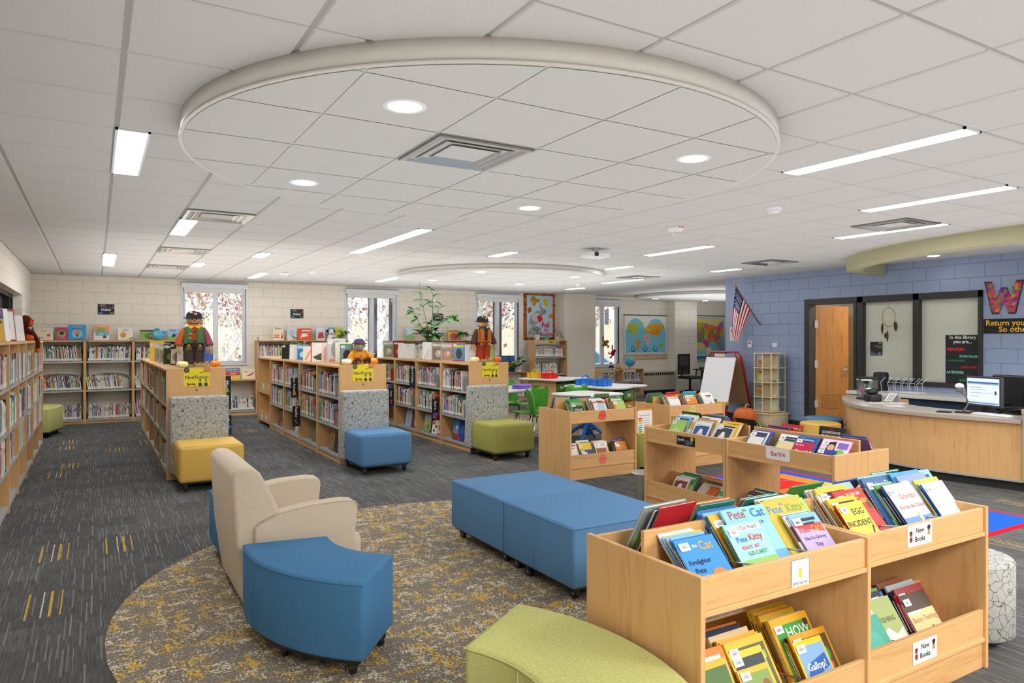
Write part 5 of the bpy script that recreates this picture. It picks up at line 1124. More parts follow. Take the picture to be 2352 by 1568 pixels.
def bust(u, v, s, ar): # a plain portrait bust
    return [('p', [(u-.07*s, v), (u+.07*s, v), (u+.05*s, v+.13*s*ar), (u-.05*s, v+.13*s*ar)], '2a2a22'), ('e', u, v+.19*s*ar, .034*s, .075*s*ar, 'a9a290'), ('e', u, v+.245*s*ar, .036*s, .04*s*ar, '4a463c')]
nf = [('e', .12, .90, .11, .15, '4a4a44'), ('e', .11, .91, .06, .08, '6a6a60'), ('e', .9, .92, .16, .17, 'd9924a'), ('p', [(.6, .70), (.98, .88), (.99, .92), (.62, .76)], '8a6a3a'), ('t', 'NonFiction', .5, .5, .26, '26261c', 0, .9, .012),
      ('p', [(.14, .03), (.17, .15), (.42, .18), (.46, .08), (.42, .03), (.38, .10), (.22, .10), (.19, .03)], '7a4a26'), ('e', .16, .17, .035, .04, '7a4a26')]+bust(.63, .02, 1.0, 1.35)+bust(.85, .02, 1.0, 1.35)
for x, lab in ((.976, 'yellow NonFiction poster below the tallest scarecrow'), (2.90, 'yellow NonFiction poster below the seated scarecrow'), (4.735, 'yellow NonFiction poster below the orange-vest scarecrow')):
    sign('paper_sign', lab, 'sign', facing_minus_y(x, 8.58-.0275, 1.127), .272, .205, nf, 'ecd92a', .001, 'NonFiction posters')
fic = [('e', .3, .85, .2, .15, '6a6a6e'), ('e', .62, .62, .34, .18, '3c3c40'), ('p', [(.85, .6), (.92, .95), (.95, .6)], 'd8408a'), ('t', 'Fiction', .5, .45, .30, 'f6f6f6', 0, .86, .02), ('e', .18, .16, .12, .08, '2f8fe0'), ('p', [(.72, .05), (.96, .08), (.95, .3), (.86, .2), (.78, .3)], '2f9a4a')]
for x, z, lab in ((.174, 2.12, 'black Fiction sign left of the first window'), (3.747, 2.10, 'black Fiction sign between the first two windows'), (7.087, 2.076, 'black Fiction sign partly behind the tall plant')):
    sign('wall_sign', lab, 'sign', facing_minus_y(x, YB-.003, z), .275, .20, fic, '1d1d1f', .003, 'Fiction signs')
nbk = [('t', 'New', .5, .70, .34, '111111', 0, .5, .02), ('t', 'Books', .5, .30, .34, '111111', 0, .5, .02), ('e', .13, .60, .055, .12, '8a4a34'), ('e', .13, .67, .055, .07, '6a2a22'), ('p', [(.08, .22), (.18, .22), (.18, .46), (.08, .46)], '8e2230'), ('e', .86, .70, .05, .11, '8a4a34'), ('e', .86, .78, .065, .09, '2a1c22'), ('p', [(.80, .42), (.92, .42), (.88, .6), (.84, .6)], 'c98a3a')]
sign('paper_sign', 'white New Books sign on the upper rail of its bin', 'sign', facing_minus_y(3.08, 1.70+.0105, .709), .188, .092, nbk, 'f3f2ee', .001); sign('paper_sign', 'white New Books sign on the lower rail of its bin', 'sign', facing_minus_y(3.12, 1.70+.0105, .198), .185, .095, nbk, 'f3f2ee', .001)
sign('paper_sign', 'small white portrait sign on the nearest bin, name at its foot', 'sign', facing_minus_y(2.245, 1.675+.0105, .692), .104, .103, [('r', 0, 0, 1, 1, '1f1f22'), ('r', .02, .02, .98, .98, 'f2f2f0'), ('r', .42, .34, .58, .66, 'e2cc3a'), ('t', 'PETE THE CAT', .5, .13, .17, '1f1f22', 0, .8)], 'f2f2f0', .001)
sign('paper_sign', 'black Sports sign on the side-facing bin rail', 'sign', facing_minus_x(4.31+.0105, 4.372, .687), .212, .077, [('t', 'Sports', .24, .6, .40, 'f6f6f6', 0, .42), ('e', .60, .36, .12, .30, 'c8302c'), ('e', .60, .36, .095, .24, '2f5fc0'), ('e', .84, .78, .075, .19, 'e0d02f'), ('e', .80, .4, .06, .22, '3fae4a'), ('e', .40, .86, .03, .08, 'd84a3a')], '19191b', .001)
sign('paper_sign', 'white sign with pink script name on the bin rail', 'sign', facing_minus_x(4.31+.0105, 3.437, .709), .208, .088, [('t', 'Barbie', .52, .5, .62, 'c2255c', .06, .6, .012)], 'f3f2f0', .001)
for key, X, c, s_, lab in (('A B C', facing_minus_y(4.915, 6.26+.0105, .693), 'e0573f', 'A B C', 'round orange-red A B C sticker on the bin rail'), ('D E F', facing_minus_y(4.92, 6.26+.0105, .200), 'ee7a62', 'D E F', 'round coral D E F sticker on the lower bin rail'), ('G H', facing_minus_y(6.25, 6.20+.0105, .700), 'd9cf6a', 'G H', 'round yellow G H sticker on the bin rail')):
    b = MB(); b.quad([(math.cos(2*PI*i/28)*.054, math.sin(2*PI*i/28)*.058, .0008) for i in range(28)], C(c)).text(s_, X.inverted() @ X @ T(0, .002, .0012), .032, C('7a2a22' if key[0] != 'G' else '8a7f3a'), spacing=1.1)
    o = b.build('round_sticker', M['paint']); o.matrix_basis = X; tag(o, lab, 'sticker', 'round lettered stickers')
# hanging subject signs on the aisle shelves
def subj(x, y, z, w, h, txt, deco, lab, bg='17171a'): sign('subject_sign', lab, 'sign', facing_minus_y(x, y, z), w, h, [('t', txt, .5, .70, .16, 'f4f4f4', -PI/2, 3.2)]+deco, bg, .003, 'black hanging subject signs')
xx = 'black subject sign reading %s on the %s aisle bookcase'
subj(2.545, 10.62, .83, .10, .30, 'Ocean Animals', [('e', .5, .2, .3, .08, 'd98a4a'), ('r', 0, 0, 1, .06, '2f5fa0')], xx % ('Ocean Animals', 'middle')); subj(2.545, 10.50, .42, .11, .30, 'Reptiles', [('l', [(.3, .1), (.7, .18), (.3, .26), (.6, .36)], 'd9b08a', .006)], xx % ('Reptiles', 'middle'))
subj(4.365, 10.46, .93, .10, .30, 'Arts & Crafts', [('l', [(.1, .35), (.8, .12)], '3f8fe0', .004), ('l', [(.15, .5), (.5, .4)], 'd8304a', .004), ('r', .15, .02, .5, .08, '6a3ac0')], xx % ('Arts and Crafts', 'third')); subj(4.365, 9.58, .50, .11, .32, 'Sports', [('e', .3, .28, .2, .07, '7a4ac0'), ('e', .65, .3, .2, .07, 'c0389a'), ('e', .55, .14, .22, .08, 'c8302c'), ('e', .25, .16, .15, .06, '2f9ac0')], xx % ('Sports', 'third'))
subj(4.365, 11.40, .56, .10, .30, 'Food', [('e', .5, .3, .25, .06, 'c8302c'), ('e', .5, .15, .2, .06, '7a4ac0')], xx % ('Food', 'third'))
subj(1.335, 8.86, .92, .10, .40, 'Math', [('r', .2, .52, .8, .56, '8fd03a'), ('r', .43, .46, .57, .62, '8fd03a'), ('r', .2, .40, .8, .43, '2f9ae0'), ('l', [(.25, .25), (.75, .34)], '9a5ae0', .007), ('l', [(.25, .34), (.75, .25)], '9a5ae0', .007), ('r', .2, .12, .8, .15, 'd8305a'), ('e', .5, .19, .1, .02, 'd8305a'), ('e', .5, .08, .1, .02, 'd8305a')], 'tall black Math sign with coloured operators, right of the first aisle bookcase')
subj(1.335, 8.80, .48, .09, .36, 'Space', [('e', .7, .62, .3, .05, '3f6fe0'), ('p', [(.2, 0), (1, 0), (1, .36), (.4, .34)], '7a5ac0')], 'black and purple Space sign beside the yellow lounge chair')
# silver shelf letters
for s_, x in (('M', -.89), ('N', -.152), ('O', .601), ('S', 2.875)):
    b = MB(); b.text(s_, facing_minus_y(0, 0, 0), .12, C('8a8580'), 0, bold=.02); b.text(s_, facing_minus_y(0, .012, 0), .12, C('6a6560'), 0, bold=.02); o = b.build('shelf_letter', M['paint']); o.location = (x, 15.055, 1.545); tag(o, 'small grey cut-out letter %s on the edge of the back wall case' % s_, 'letter', 'cut-out letters on the back cases')
# blue wall: big W, return-your-book banner, library poster, room plate
WP = [(0, 1), (.19, 1), (.30, .42), (.42, .80), (.58, .80), (.70, .42), (.81, 1), (1, 1), (.80, 0), (.62, 0), (.50, .38), (.38, 0), (.20, 0)]
def letterW(scale, Z, c, b): b.prism([((x-.5)*.50*scale, (y-.5)*.46*(1+(scale-1)*1.1)) for x, y in WP][::-1], Z, Z+.004, C(c))
b = MB(); letterW(1.0, 0, '151515', b); letterW(.9, .004, 'd0205a', b)
wr_ = random.Random(3)
for k in range(120):
    u, v = wr_.random(), wr_.random(); inside = False; j = len(WP)-1
    for i in range(len(WP)):
        if (WP[i][1] > v) != (WP[j][1] > v) and u < (WP[j][0]-WP[i][0])*(v-WP[i][1])/(WP[j][1]-WP[i][1])+WP[i][0]: inside = not inside
        j = i
    if not inside or not (.06 < v < .94): continue
    x, y, r = (u-.5)*.43, (v-.5)*.42, wr_.uniform(.018, .032); c = C(wr_.choice(['e0c02f', '7a2a9a', '2f4fc0', 'e0702f', '2fa04a', 'c8202c']))
    b.tube([(x+r*(1-q_/20)*math.cos(q_*.8), y+r*(1-q_/20)*math.sin(q_*.8), .0095) for q_ in range(18)], .0035, 5, c)
o = b.build('wall_letter', M['gloss']); o.matrix_basis = facing_minus_x(XR-.002, 4.835, 2.13); tag(o, 'big swirl-patterned letter W on the blue wall', 'letter')
sign('banner', 'black banner with yellow return-your-books lettering under the big W', 'banner', facing_minus_x(XR-.0015, 4.585, 1.735), 1.02, .205, [('t', 'Return your books', .027, .70, .52, 'f0b42a', 0, .94, .022, 'LEFT'), ('t', 'So others can', .19, .27, .52, 'f0b42a', 0, .72, .022, 'LEFT')], '141414', .002)
sign('poster', 'tall black In this library you are poster on the frosted window', 'poster', facing_minus_x(XR+.055, 5.40, 1.215), .475, .80, [('t', 'In this library', .5, .955, .085, 'f4f4f4', 0, .8, .02), ('t', 'you are...', .5, .875, .085, 'f4f4f4', 0, .6, .02), ('t', 'READERS', .30, .735, .085, 'e0262c', 0, .5, .03), ('t', 'STORYTELLERS', .68, .61, .06, '8ff0d8', 0, .54, .025), ('t', 'ADVENTURERS', .31, .53, .055, '1fa860', 0, .52, .01), ('t', 'DREAMERS', .70, .415, .065, 'd8262c', 0, .48, .015), ('t', 'AUTHORS', .28, .315, .075, '8ff0d8', 0, .5, .02), ('t', 'EXPLORERS', .68, .175, .065, '1fa860', 0, .54, .03), ('r', .03, .01, .16, .05, 'f4f4f4'), ('r', .05, .055, .18, .085, 'f4f4f4'), ('t', 'THE FUTURE', .56, .045, .085, 'f4f4f4', 0, .7, .02)], '232326', .002)
sign('room_plate', 'dark CONFERENCE ROOM 139 plate on the frosted pane', 'sign', facing_minus_x(XR+.055, 6.71, 1.40), .205, .225, [('p', [(0, .0), (1, 0), (1, .14), (.4, .2), (0, .36)], '5a6070'), ('t', '139', .78, .88, .16, 'd9b86a', 0, .36), ('t', 'CONFERENCE', .62, .68, .10, 'd9b86a', 0, .66), ('t', 'ROOM', .76, .57, .10, 'd9b86a', 0, .3), ('e', .78, .16, .1, .1, '8a90a0')], '25262c', .003)
# framed reading-level chart on the olive stool
t = thing('framed_chart', 'yellow-framed reading level colour chart behind the A B C bin', 'chart', (5.62, 6.36, .425))
b = MB()
for a in ((-.13, -.115, 0, .30), (.115, .13, 0, .30), (-.13, .13, 0, .015), (-.13, .13, .285, .30)): b.box(a[0], a[1], -.006, .006, a[2], a[3], C('e6a52a'))
b.build('frame', M['paint'], t)
sg = MB(); F = facing_minus_y(0, -.001, .15); sg.quad([(-.115, -.135, 0), (.115, -.135, 0), (.115, .135, 0), (-.115, .135, 0)], C('f4f2ee'), 0, F); sg.text('Accelerated Reader', F @ T(0, .075, .001), .02, C('333333'))
for k, c in enumerate(['d82a2a', 'e0962a', 'e6d02f', '8fd0e6', '2f8fd8', '6a9a6a', '2fa04a']): sg.quad([(-.10, .045-k*.026, .001), (-.04, .045-k*.026, .001), (-.04, .028-k*.026, .001), (-.10, .028-k*.026, .001)], C(c), 0, F).quad([(-.025, .042-k*.026, .001), (.075, .042-k*.026, .001), (.075, .034-k*.026, .001), (-.025, .034-k*.026, .001)], C('e0b0a0' if k % 2 else 'c8c8c8'), 0, F)
sg.build('chart_sheet', M['paint'], t); MB().box(-.03, .03, .0, .05, 0, .004).build('foot', M['black'], t)
# maps and the autumn banner
NA = [(.06, .74), (.12, .80), (.2, .82), (.28, .80), (.33, .72), (.30, .64), (.25, .60), (.22, .55), (.24, .50), (.20, .50), (.15, .58), (.09, .66)]
SA = [(.27, .44), (.33, .43), (.38, .38), (.35, .28), (.31, .16), (.29, .15), (.28, .28), (.26, .38)]
AF = [(.45, .54), (.52, .55), (.58, .52), (.62, .46), (.58, .40), (.57, .30), (.53, .26), (.51, .36), (.45, .44)]
EU = [(.46, .66), (.50, .72), (.60, .78), (.70, .82), (.84, .80), (.95, .76), (.88, .68), (.84, .60), (.78, .54), (.74, .48), (.70, .55), (.64, .52), (.58, .58), (.48, .60)]
AU = [(.80, .32), (.86, .35), (.92, .32), (.90, .26), (.83, .25)]
GL = [(.32, .82), (.38, .84), (.40, .76), (.35, .74)]
wm = [('r', .02, .11, .98, .97, 'f2f0e6'), ('e', .26, .52, .235, .41, '7fd0e6'), ('e', .735, .52, .24, .41, '7fd0e6'), ('r', .03, .12, .97, .50, '7fd0e6'), ('p', NA, 'b8cc3a'), ('p', [(.13, .62), (.26, .64), (.24, .57), (.17, .56)], 'e6c85a'), ('p', SA, 'e0a02f'), ('p', AF, 'f2b8c4'), ('p', EU, 'efa31f'), ('p', AU, 'a8c83a'), ('p', GL, 'a8cc5a'), ('p', [(.48, .64), (.6, .62), (.62, .7), (.52, .7)], 'e6cf4a'), ('t', 'ASIA', .76, .65, .05, 'c8502c'), ('t', 'AFRICA', .53, .47, .04, 'b84a5a'), ('t', 'NORTH AMERICA', .10, .62, .022, 'b84a5a'), ('t', 'SOUTH AMERICA', .24, .33, .022, 'b84a5a'), ('t', 'ANTARCTICA', .5, .13, .03, 'a08a7a'), ('r', .0, 0, 1, .10, 'd6b09a'), ('t', 'World', .5, .05, .04, '3a2a2a'), ('r', .1, .115, .9, .135, 'f0ece4')]
for u in (.20, .48, .72): wm += [('e', u, .22, .055, .075, '2f7fc0'), ('e', u, .23, .035, .05, '7fc0e6')]
def wallmap(label, x0, x1, z0, z1, ops, railc):
    t = thing('wall_map', label, 'map', ((x0+x1)/2, YB-.02, (z0+z1)/2)); w, h = x1-x0, z1-z0
    s_ = sign('map_sheet', '', '', facing_minus_y(0, 0, 0), w, h, ops, 'f2f0e6', .001); 
    for k in ('label', 'category'): del s_[k]
    s_.parent = t
    for nm, zz, c in (('top_rod', h/2, M['darksteel']), ('bottom_rod', -h/2, M['pale_wood'])): MB().cyl((-w/2-.03, -.005, zz), (w/2+.03, -.005, zz), .016, n=10).build(nm, c, t)
wallmap('world map with two blue hemispheres on the far wall', 12.84, 14.44, 1.0, 2.235, wm, 0)
ur = random.Random(9); us = [('r', .03, .13, .97, .97, '8fd6ea'), ('p', [(.1, .95), (.95, .95), (.97, .78), (.75, .75), (.6, .82), (.1, .86)], 'ecd98a'), ('p', [(.12, .42), (.2, .24), (.45, .2), (.42, .34), (.3, .44)], 'ecd98a')]
cols = ['f08a3a', 'e85a9a', '8fc83a', 'e8cf3a', 'a87ac8', '5fb84a', 'f0a83a']; lo = [.50, .44, .40, .40, .36, .34, .40, .42, .40, .52, .6]; hi = [.88, .86, .85, .85, .84, .82, .78, .78, .76, .84, .9]
for i in range(10):
    n = 4
    for j in range(n):
        u0, u1 = .06+i*.088, .06+(i+1)*.088+.004; a0, b0 = lo[i]+(hi[i]-lo[i])*j/n, lo[i]+(hi[i]-lo[i])*(j+1)/n; a1, b1 = lo[i+1]+(hi[i+1]-lo[i+1])*j/n, lo[i+1]+(hi[i+1]-lo[i+1])*(j+1)/n
        us.append(('p', [(u0, a0), (u1+ur.uniform(0, .01), a1), (u1, b1), (u0, b0)], ur.choice(cols)))
us += [('p', [(.40, .42), (.54, .42), (.52, .32), (.47, .26), (.42, .36)], 'e8468a'), ('p', [(.76, .42), (.82, .42), (.86, .28), (.83, .27)], 'f08a3a'), ('p', [(.08, .14), (.2, .14), (.2, .25), (.1, .25)], '8fc83a'), ('r', .46, .14, .60, .28, 'f4f2ea'), ('r', .0, 0, 1, .10, '2f8fb0')]
wallmap('political USA map in bright colours beside the flag', 15.35, 16.87, .91, 2.26, us, 0)
bn = [('r', .09, .06, .91, .94, 'b9d6e4'), ('p', [(.2, .88), (.28, .95), (.42, .86), (.5, .88), (.48, .8), (.36, .78), (.3, .82), (.22, .78)], 'a8902f'), ('e', .32, .76, .06, .045, 'd9822c'), ('p', [(.62, .90), (.72, .86), (.76, .74), (.70, .70), (.60, .80)], 'd6c02f'), ('p', [(.1, .66), (.22, .70), (.24, .60), (.14, .56)], 'a85a2c'), ('p', [(.76, .52), (.90, .58), (.93, .48), (.82, .46)], 'd98a2c'), ('p', [(.1, .12), (.2, .24), (.24, .12)], 'b8a02f'),
      ('e', .32, .20, .14, .11, 'a9a9a6'), ('p', [(.14, .34), (.22, .52), (.40, .62), (.58, .62), (.62, .54), (.46, .48), (.42, .36), (.30, .30)], '9c9c9a'), ('e', .62, .60, .09, .06, '8f8f8d'), ('e', .56, .67, .025, .03, '8f8f8d'), ('e', .66, .61, .012, .01, '222222'), ('e', .38, .48, .14, .09, 'c4c4c2'), ('p', [(.40, .50), (.54, .54), (.60, .42), (.46, .37)], 'd8262c'), ('p', [(.48, .66), (.50, .78), (.54, .78), (.53, .66)], '9c9c9a'),
      ('t', 'Fall', .68, .315, .15, 'c8262c', 0, .4, .03), ('t', 'for', .70, .215, .09, 'c8262c', 0, .2, .02), ('t', 'Books', .70, .125, .125, 'c8262c', 0, .46, .02)]
brd = []; rb = random.Random(2)
for k in range(90):
    side = k % 4; s_ = rb.random(); a = rb.uniform(.0, .07); u, v = [(s_, a*.8), (s_, 1-a*.8), (a*1.1, s_), (1-a*1.1, s_)][side]; brd.append(('e', min(.97, max(.03, u)), min(.975, max(.025, v)), .03, .02, rb.choice(['7a3a1c', 'c8702c', '5a2a16', 'd9922f', '8a4a1f'])))
sign('wall_quilt', 'autumn quilt banner of a grey squirrel reading, lettered Fall for Books', 'banner', facing_minus_y(9.99, YB-.0085, 2.145), .98, 1.235, brd+bn, 'a8602a', .008)
# children's drawing, thermostat and switch plate on the blue wall
sign('drawing', 'child drawing of purple flowers taped under the flag', 'drawing', facing_minus_x(XR-.0036, 9.62, 1.66), .17, .27, [('e', .4, .72, .16, .1, '9a6ad0'), ('e', .72, .78, .16, .1, '8a5ac8'), ('l', [(.4, .66), (.45, .3)], '4a4a4a', .002), ('l', [(.7, .7), (.52, .3)], '4a4a4a', .002), ('r', .3, .1, .6, .32, 'd8d4ce'), ('r', 0, 0, .08, 1, 'c87a6a')], 'ece8e2', .001)
b = MB(); b.box(-.045, .045, -.065, .065, -.025, 0, C('eef0f0')).box(-.022, .022, .0, .045, 0, .001, C('6a7a80')); o = b.build('thermostat', M['gloss'], bevel=.006); o.matrix_basis = facing_minus_x(XR-.026, 9.19, 1.46); tag(o, 'white thermostat on the blue wall below the flag', 'thermostat')
b = MB(); b.box(-.05, .05, -.035, .035, -.006, 0, C('f0f0ee')).box(-.02, .02, -.008, .008, 0, .003, C('dcdcda')); o = b.build('switch_plate', M['gloss'], bevel=.002); o.matrix_basis = facing_minus_x(XR-.007, 8.63, 1.447); tag(o, 'white wall plate above the revolving book tower', 'wall plate')
sign('paper_sign', 'small framed compass sketch above the world map', 'sign', facing_minus_y(13.62, YB-.004, 2.42), .20, .22, [('l', [(.5, .25), (.5, .75)], '777777', .003), ('l', [(.25, .5), (.75, .5)], '777777', .003)], 'efece6', .002)
# ================================================================== scarecrow dolls, pumpkins, plush
def straw(b, c, n, r, h, rng, col=('d9c08a', 'c8a868', 'ecdcae'), up=(0, 0, 1), spread=1.0):
    for _ in range(n):
        a = rng.uniform(0, 2*PI); d = Vector((math.cos(a)*spread, math.sin(a)*spread, 0))*rng.uniform(.2, 1)+Vector(up)*rng.uniform(.2, 1)
        p0 = Vector(c)+Vector((rng.uniform(-r, r), rng.uniform(-r, r), 0))*.4; p1 = p0+d.normalized()*h*rng.uniform(.6, 1)
        b.tube([p0, (p0+p1)/2+Vector((rng.uniform(-.01, .01), rng.uniform(-.01, .01), rng.uniform(0, .01))), p1], .0016, 3, C(rng.choice(col)))
def scarecrow(label, x, y, z, H, vest, shirt, sleeve2, trousers, hat, collar, boots=None):
    t = thing('scarecrow_doll', label, 'scarecrow doll', (x, y, z), 0); s = H/.63; rg = random.Random(int(x*100))
    V = lambda a, b_, c: (a*s, b_*s, c*s)
    b = MB()   # cloth body: legs, torso, neck as one figure
    for sx in (-1, 1): b.lathe([(.054, .0), (.056, .02), (.056, .12), (.062, .22), (.05, .29)], 16, (sx*.052, 0, 0), C(trousers), sy=.85)
    b.ball((0, 0, .27), .102, .08, .07, 18, 8, C(trousers)); b.lathe([(.09, .25), (.098, .33), (.092, .42), (.055, .47), (.03, .485), (.028, .50)], 18, (0, 0, 0), C(shirt), sy=.75)
    o = b.build('cloth_body', M['matte'], t); o.scale = (s, s, s)
    b = MB()
    for sx in (-1, 1):
        b.add([(sx*.022, -.088, .27), (sx*.108, -.058, .265), (sx*.10, -.05, .44), (sx*.065, -.05, .475), (sx*.03, -.088, .42), (sx*.112, .05, .265), (sx*.10, .05, .44)], [[0, 1, 2, 3, 4] if sx > 0 else [4, 3, 2, 1, 0], [1, 5, 6, 2] if sx > 0 else [2, 6, 5, 1]], C(vest))
        b.quad([(sx*.075, -.099, .275), (sx*.02, -.094, .275), (sx*.03, -.094, .43), (sx*.08, -.07, .46)], C(vest))
    b.add([(-.112, .05, .265), (.112, .05, .265), (.10, .05, .44), (-.10, .05, .44)], [[0, 1, 2, 3]], C(vest))
    o = b.build('vest', M['matte'], t); o.scale = (s, s, s); m = o.modifiers.new('thick', 'SOLIDIFY'); m.thickness = .006
    for sx, cc in ((-1, shirt), (1, sleeve2)):
        b = MB(); b.tube(smoothpath([(sx*.085, 0, .43), (sx*.12, -.01, .375), (sx*.15, -.02, .29), (sx*.16, -.03, .245)], 4), .034, 12, C(cc), r1=.044); o = b.build('sleeve', M['matte'], t); o.scale = (s, s, s)
        b = MB(); straw(b, (sx*.162, -.032, .25), 60, .05, .12, rg, up=(sx*.12, -.1, -1), spread=.35); o = b.build('straw_hand', M['matte'], t); o.scale = (s, s, s)
    b = MB(); b.ball((0, -.005, .525), .075, .066, .062, 22, 12, C('cfa678'))
    F = T(0, 0, 0)
    for sx in (-1, 1):
        b.ball((sx*.022, -.065, .542), .008, .004, .009, 10, 6, C('6a3028')); b.ball((sx*.045, -.056, .518), .013, .004, .012, 10, 6, C('d98a74'))
    b.add([(0, -.074, .535), (-.011, -.072, .517), (.011, -.072, .517)], [[0, 1, 2]], C('8a3a2c'))
    b.tube([(.046*math.sin(a), -.060-.010*math.cos(a), .512-.022*math.cos(a)) for a in [(-1.1+k*.22) for k in range(11)]], .0018, 5, C('2a2020'))
    for k in range(9): a = -.9+k*.225; xx, zz = .046*math.sin(a), .512-.022*math.cos(a); b.tube([(xx, -.063-.009*math.cos(a), zz-.006), (xx, -.063-.009*math.cos(a), zz+.006)], .0012, 4, C('2a2020'))
    o = b.build('burlap_head', M['matte'], t); o.scale = (s, s, s)
    b = MB()
    for sx in (-1, 1): straw(b, (sx*.062, -.005, .55), 40, .03, .085, rg, up=(sx*.25, -.1, -1), spread=.25)
    o = b.build('straw_hair', M['matte'], t); o.scale = (s, s, s)
    b = MB(); b.lathe([(.108, .548), (.11, .554), (.085, .562), (.082, .575), (.078, .60), (.055, .625), (.0001, .635)], 22, (0, .008, 0), C(hat), sy=.92, wob=lambda a: 1+.06*math.sin(3*a+1))
    b.ball((.01, -.075, .595), .02, .01, .016, 10, 6, C('d98a2c')); b.ball((-.035, -.06, .612), .018, .01, .012, 10, 6, C('c8b070'))
    o = b.build('hat', M['matte'], t); o.scale = (s, s, s)
    b = MB()
    for sx in (-1, 1): b.add([(0, -.075, .462), (sx*.07, -.055, .475), (sx*.045, -.088, .425), (sx*.085, -.05, .455)], [[0, 1, 2], [1, 3, 2]], C(collar))
    b.lathe([(.05, .462), (.052, .475), (.045, .48)], 18, (0, 0, 0), C(collar), sy=1.1); o = b.build('collar', M['matte'], t); o.scale = (s, s, s)
    for px, zz, c in ((-.045, .37, 'd9652c'), (-.045, .325, 'd9652c'), (.0, .40, '4a2028')):
        o = MB().lathe([(.0001, .003), (.014, .004), (.016, .0), (.0001, 0)], 14, (0, 0, 0), C(c)).build('button', M['gloss'], t); o.matrix_basis = Matrix.Scale(s, 4) @ T(px, -.100, zz) @ RX(PI/2)
    for sx in (-1, 1):
        b = MB(); b.quad([(sx*.058-.03, -.0645, .19), (sx*.058+.025, -.0645, .20), (sx*.058+.03, -.0645, .245), (sx*.058-.022, -.0645, .24)], C('7a5a3a')).quad([(sx*.058-.012, -.0655, .235), (sx*.058+.012, -.0655, .232), (sx*.058+.01, -.0655, .256), (sx*.058-.01, -.0655, .258)], C('d9b880'))
        o = b.build('knee_patch', M['matte'], t); o.scale = (s, s, s)
    b = MB(); straw(b, (.07, -.05, .0), 120, .22, .09, rg, spread=1.3); straw(b, (-.05, -.05, .0), 60, .2, .05, rg, spread=1.3); o = b.build('straw_base', M['matte'], t); o.scale = (s, s, s)
    return t
ZT2 = NFH+.012
scarecrow('tall standing scarecrow with green vest and navy hat on the first aisle bookcase', .978, 8.84, ZT2, .645, '4c704a', 'b8562c', '94485a', '4a3f3a', '28303f', 'e29a3f')
scarecrow('standing scarecrow with orange vest and rust trousers on the third aisle bookcase', 4.783, 8.86, ZT2, .655, 'b4682e', '4a3a34', '4a3f3c', 'a8402a', '2a2a30', '3a4a34')
# seated scarecrow
t = thing('scarecrow_doll', 'seated scarecrow in mustard coat with big brown boots on the middle aisle bookcase', 'scarecrow doll', (2.95, 8.83, ZT2)); rg = random.Random(8)
b = MB(); b.lathe([(.10, 0), (.125, .04), (.11, .12), (.06, .17), (.03, .18)], 20, (0, .03, 0), C('c8862c'), sy=.8)
for sx in (-1, 1): b.tube(smoothpath([(sx*.07, .02, .155), (sx*.12, -.02, .11), (sx*.145, -.05, .05), (sx*.12, -.09, .035)], 4), .035, 12, C('c8862c'), r1=.04); b.tube([(sx*.05, 0, .045), (sx*.06, -.11, .045)], .04, 12, C('6a4a2c'))
b.build('cloth_body', M['matte'], t)
b = MB(); b.ball((0, .01, .235), .062, .055, .068, 20, 12, C('d6c4a0')); b.ball((-.02, -.045, .25), .006, .004, .006, 8, 5, C('333333')); b.ball((.02, -.045, .25), .006, .004, .006, 8, 5, C('333333')); b.ball((.035, -.04, .235), .009, .004, .009, 8, 5, C('e0906a')); b.ball((-.035, -.04, .235), .009, .004, .009, 8, 5, C('e0906a')); b.ball((0, -.022, .205), .045, .033, .03, 16, 8, C('8a9a94')); b.build('burlap_head', M['matte'], t)
b = MB(); b.lathe([(.098, .262), (.10, .268), (.075, .28), (.07, .30), (.04, .325), (.0001, .33)], 22, (0, .02, 0), C('4a3f5a'), wob=lambda a: 1+.07*math.sin(2*a)); b.build('hat', M['matte'], t)
b = MB(); straw(b, (-.055, .0, .27), 40, .02, .11, rg, up=(-.2, -.1, -1), spread=.2); straw(b, (.055, 0, .27), 25, .02, .06, rg, up=(.2, -.1, -1), spread=.2); b.build('straw_hair', M['matte'], t)
for sx in (-1, 1): MB().ball((sx*.068, -.135, .045), .044, .04, .045, 16, 10, C('4a2420')).build('boot', M['matte'], t)
b = MB(); straw(b, (0, -.08, 0), 90, .3, .06, rg, spread=1.4); b.ball((.0, -.05, .10), .03, .015, .025, 10, 6, C('d9622c')); b.build('straw_base', M['matte'], t)
def pumpkin(label, x, y, z, r, h, col, stem='8a7a4a', ribs=10, group=None, st=.35):
    t = thing('pumpkin', label, 'pumpkin', (x, y, z), 0, group); prof = [(r*max(.12, math.sin(PI*k/12)**.62), h*(1-math.cos(PI*k/12))/2) for k in range(13)]; prof[0] = (r*.25, h*.02); prof[-1] = (r*.12, h*.93)
    MB().lathe(prof, 60, (0, 0, 0), C(col), wob=lambda a: 1-.07*abs(math.sin(ribs*a/2))**.7*0-.055*(1-abs(math.sin(ribs*a/2)))).build('shell', M['gloss'] if r < .1 else M['paint'], t)
    MB().tube(smoothpath([(0, 0, h*.88), (r*.03, 0, h*1.05), (r*.22, 0, h*(1.0+st*.5)), (r*.55, 0, h*(1.0+st*.35))] if r > .1 else [(0, 0, h*.88), (0, 0, h*1.08), (r*.2, 0, h*1.18)], 4), r*.10, 8, C(stem), r1=r*.07).build('stem', M['matte'], t)
for k, (x, nm) in enumerate(((.842, 'tallest'), (2.736, 'seated'), (4.567, 'orange-vest'))): pumpkin('small cream pumpkin beside the %s scarecrow' % nm, x, 8.70, ZT2, .066, .075, ['e9e0a0', 'f2ecdc', 'efe2b4'][k], group='small pumpkins')
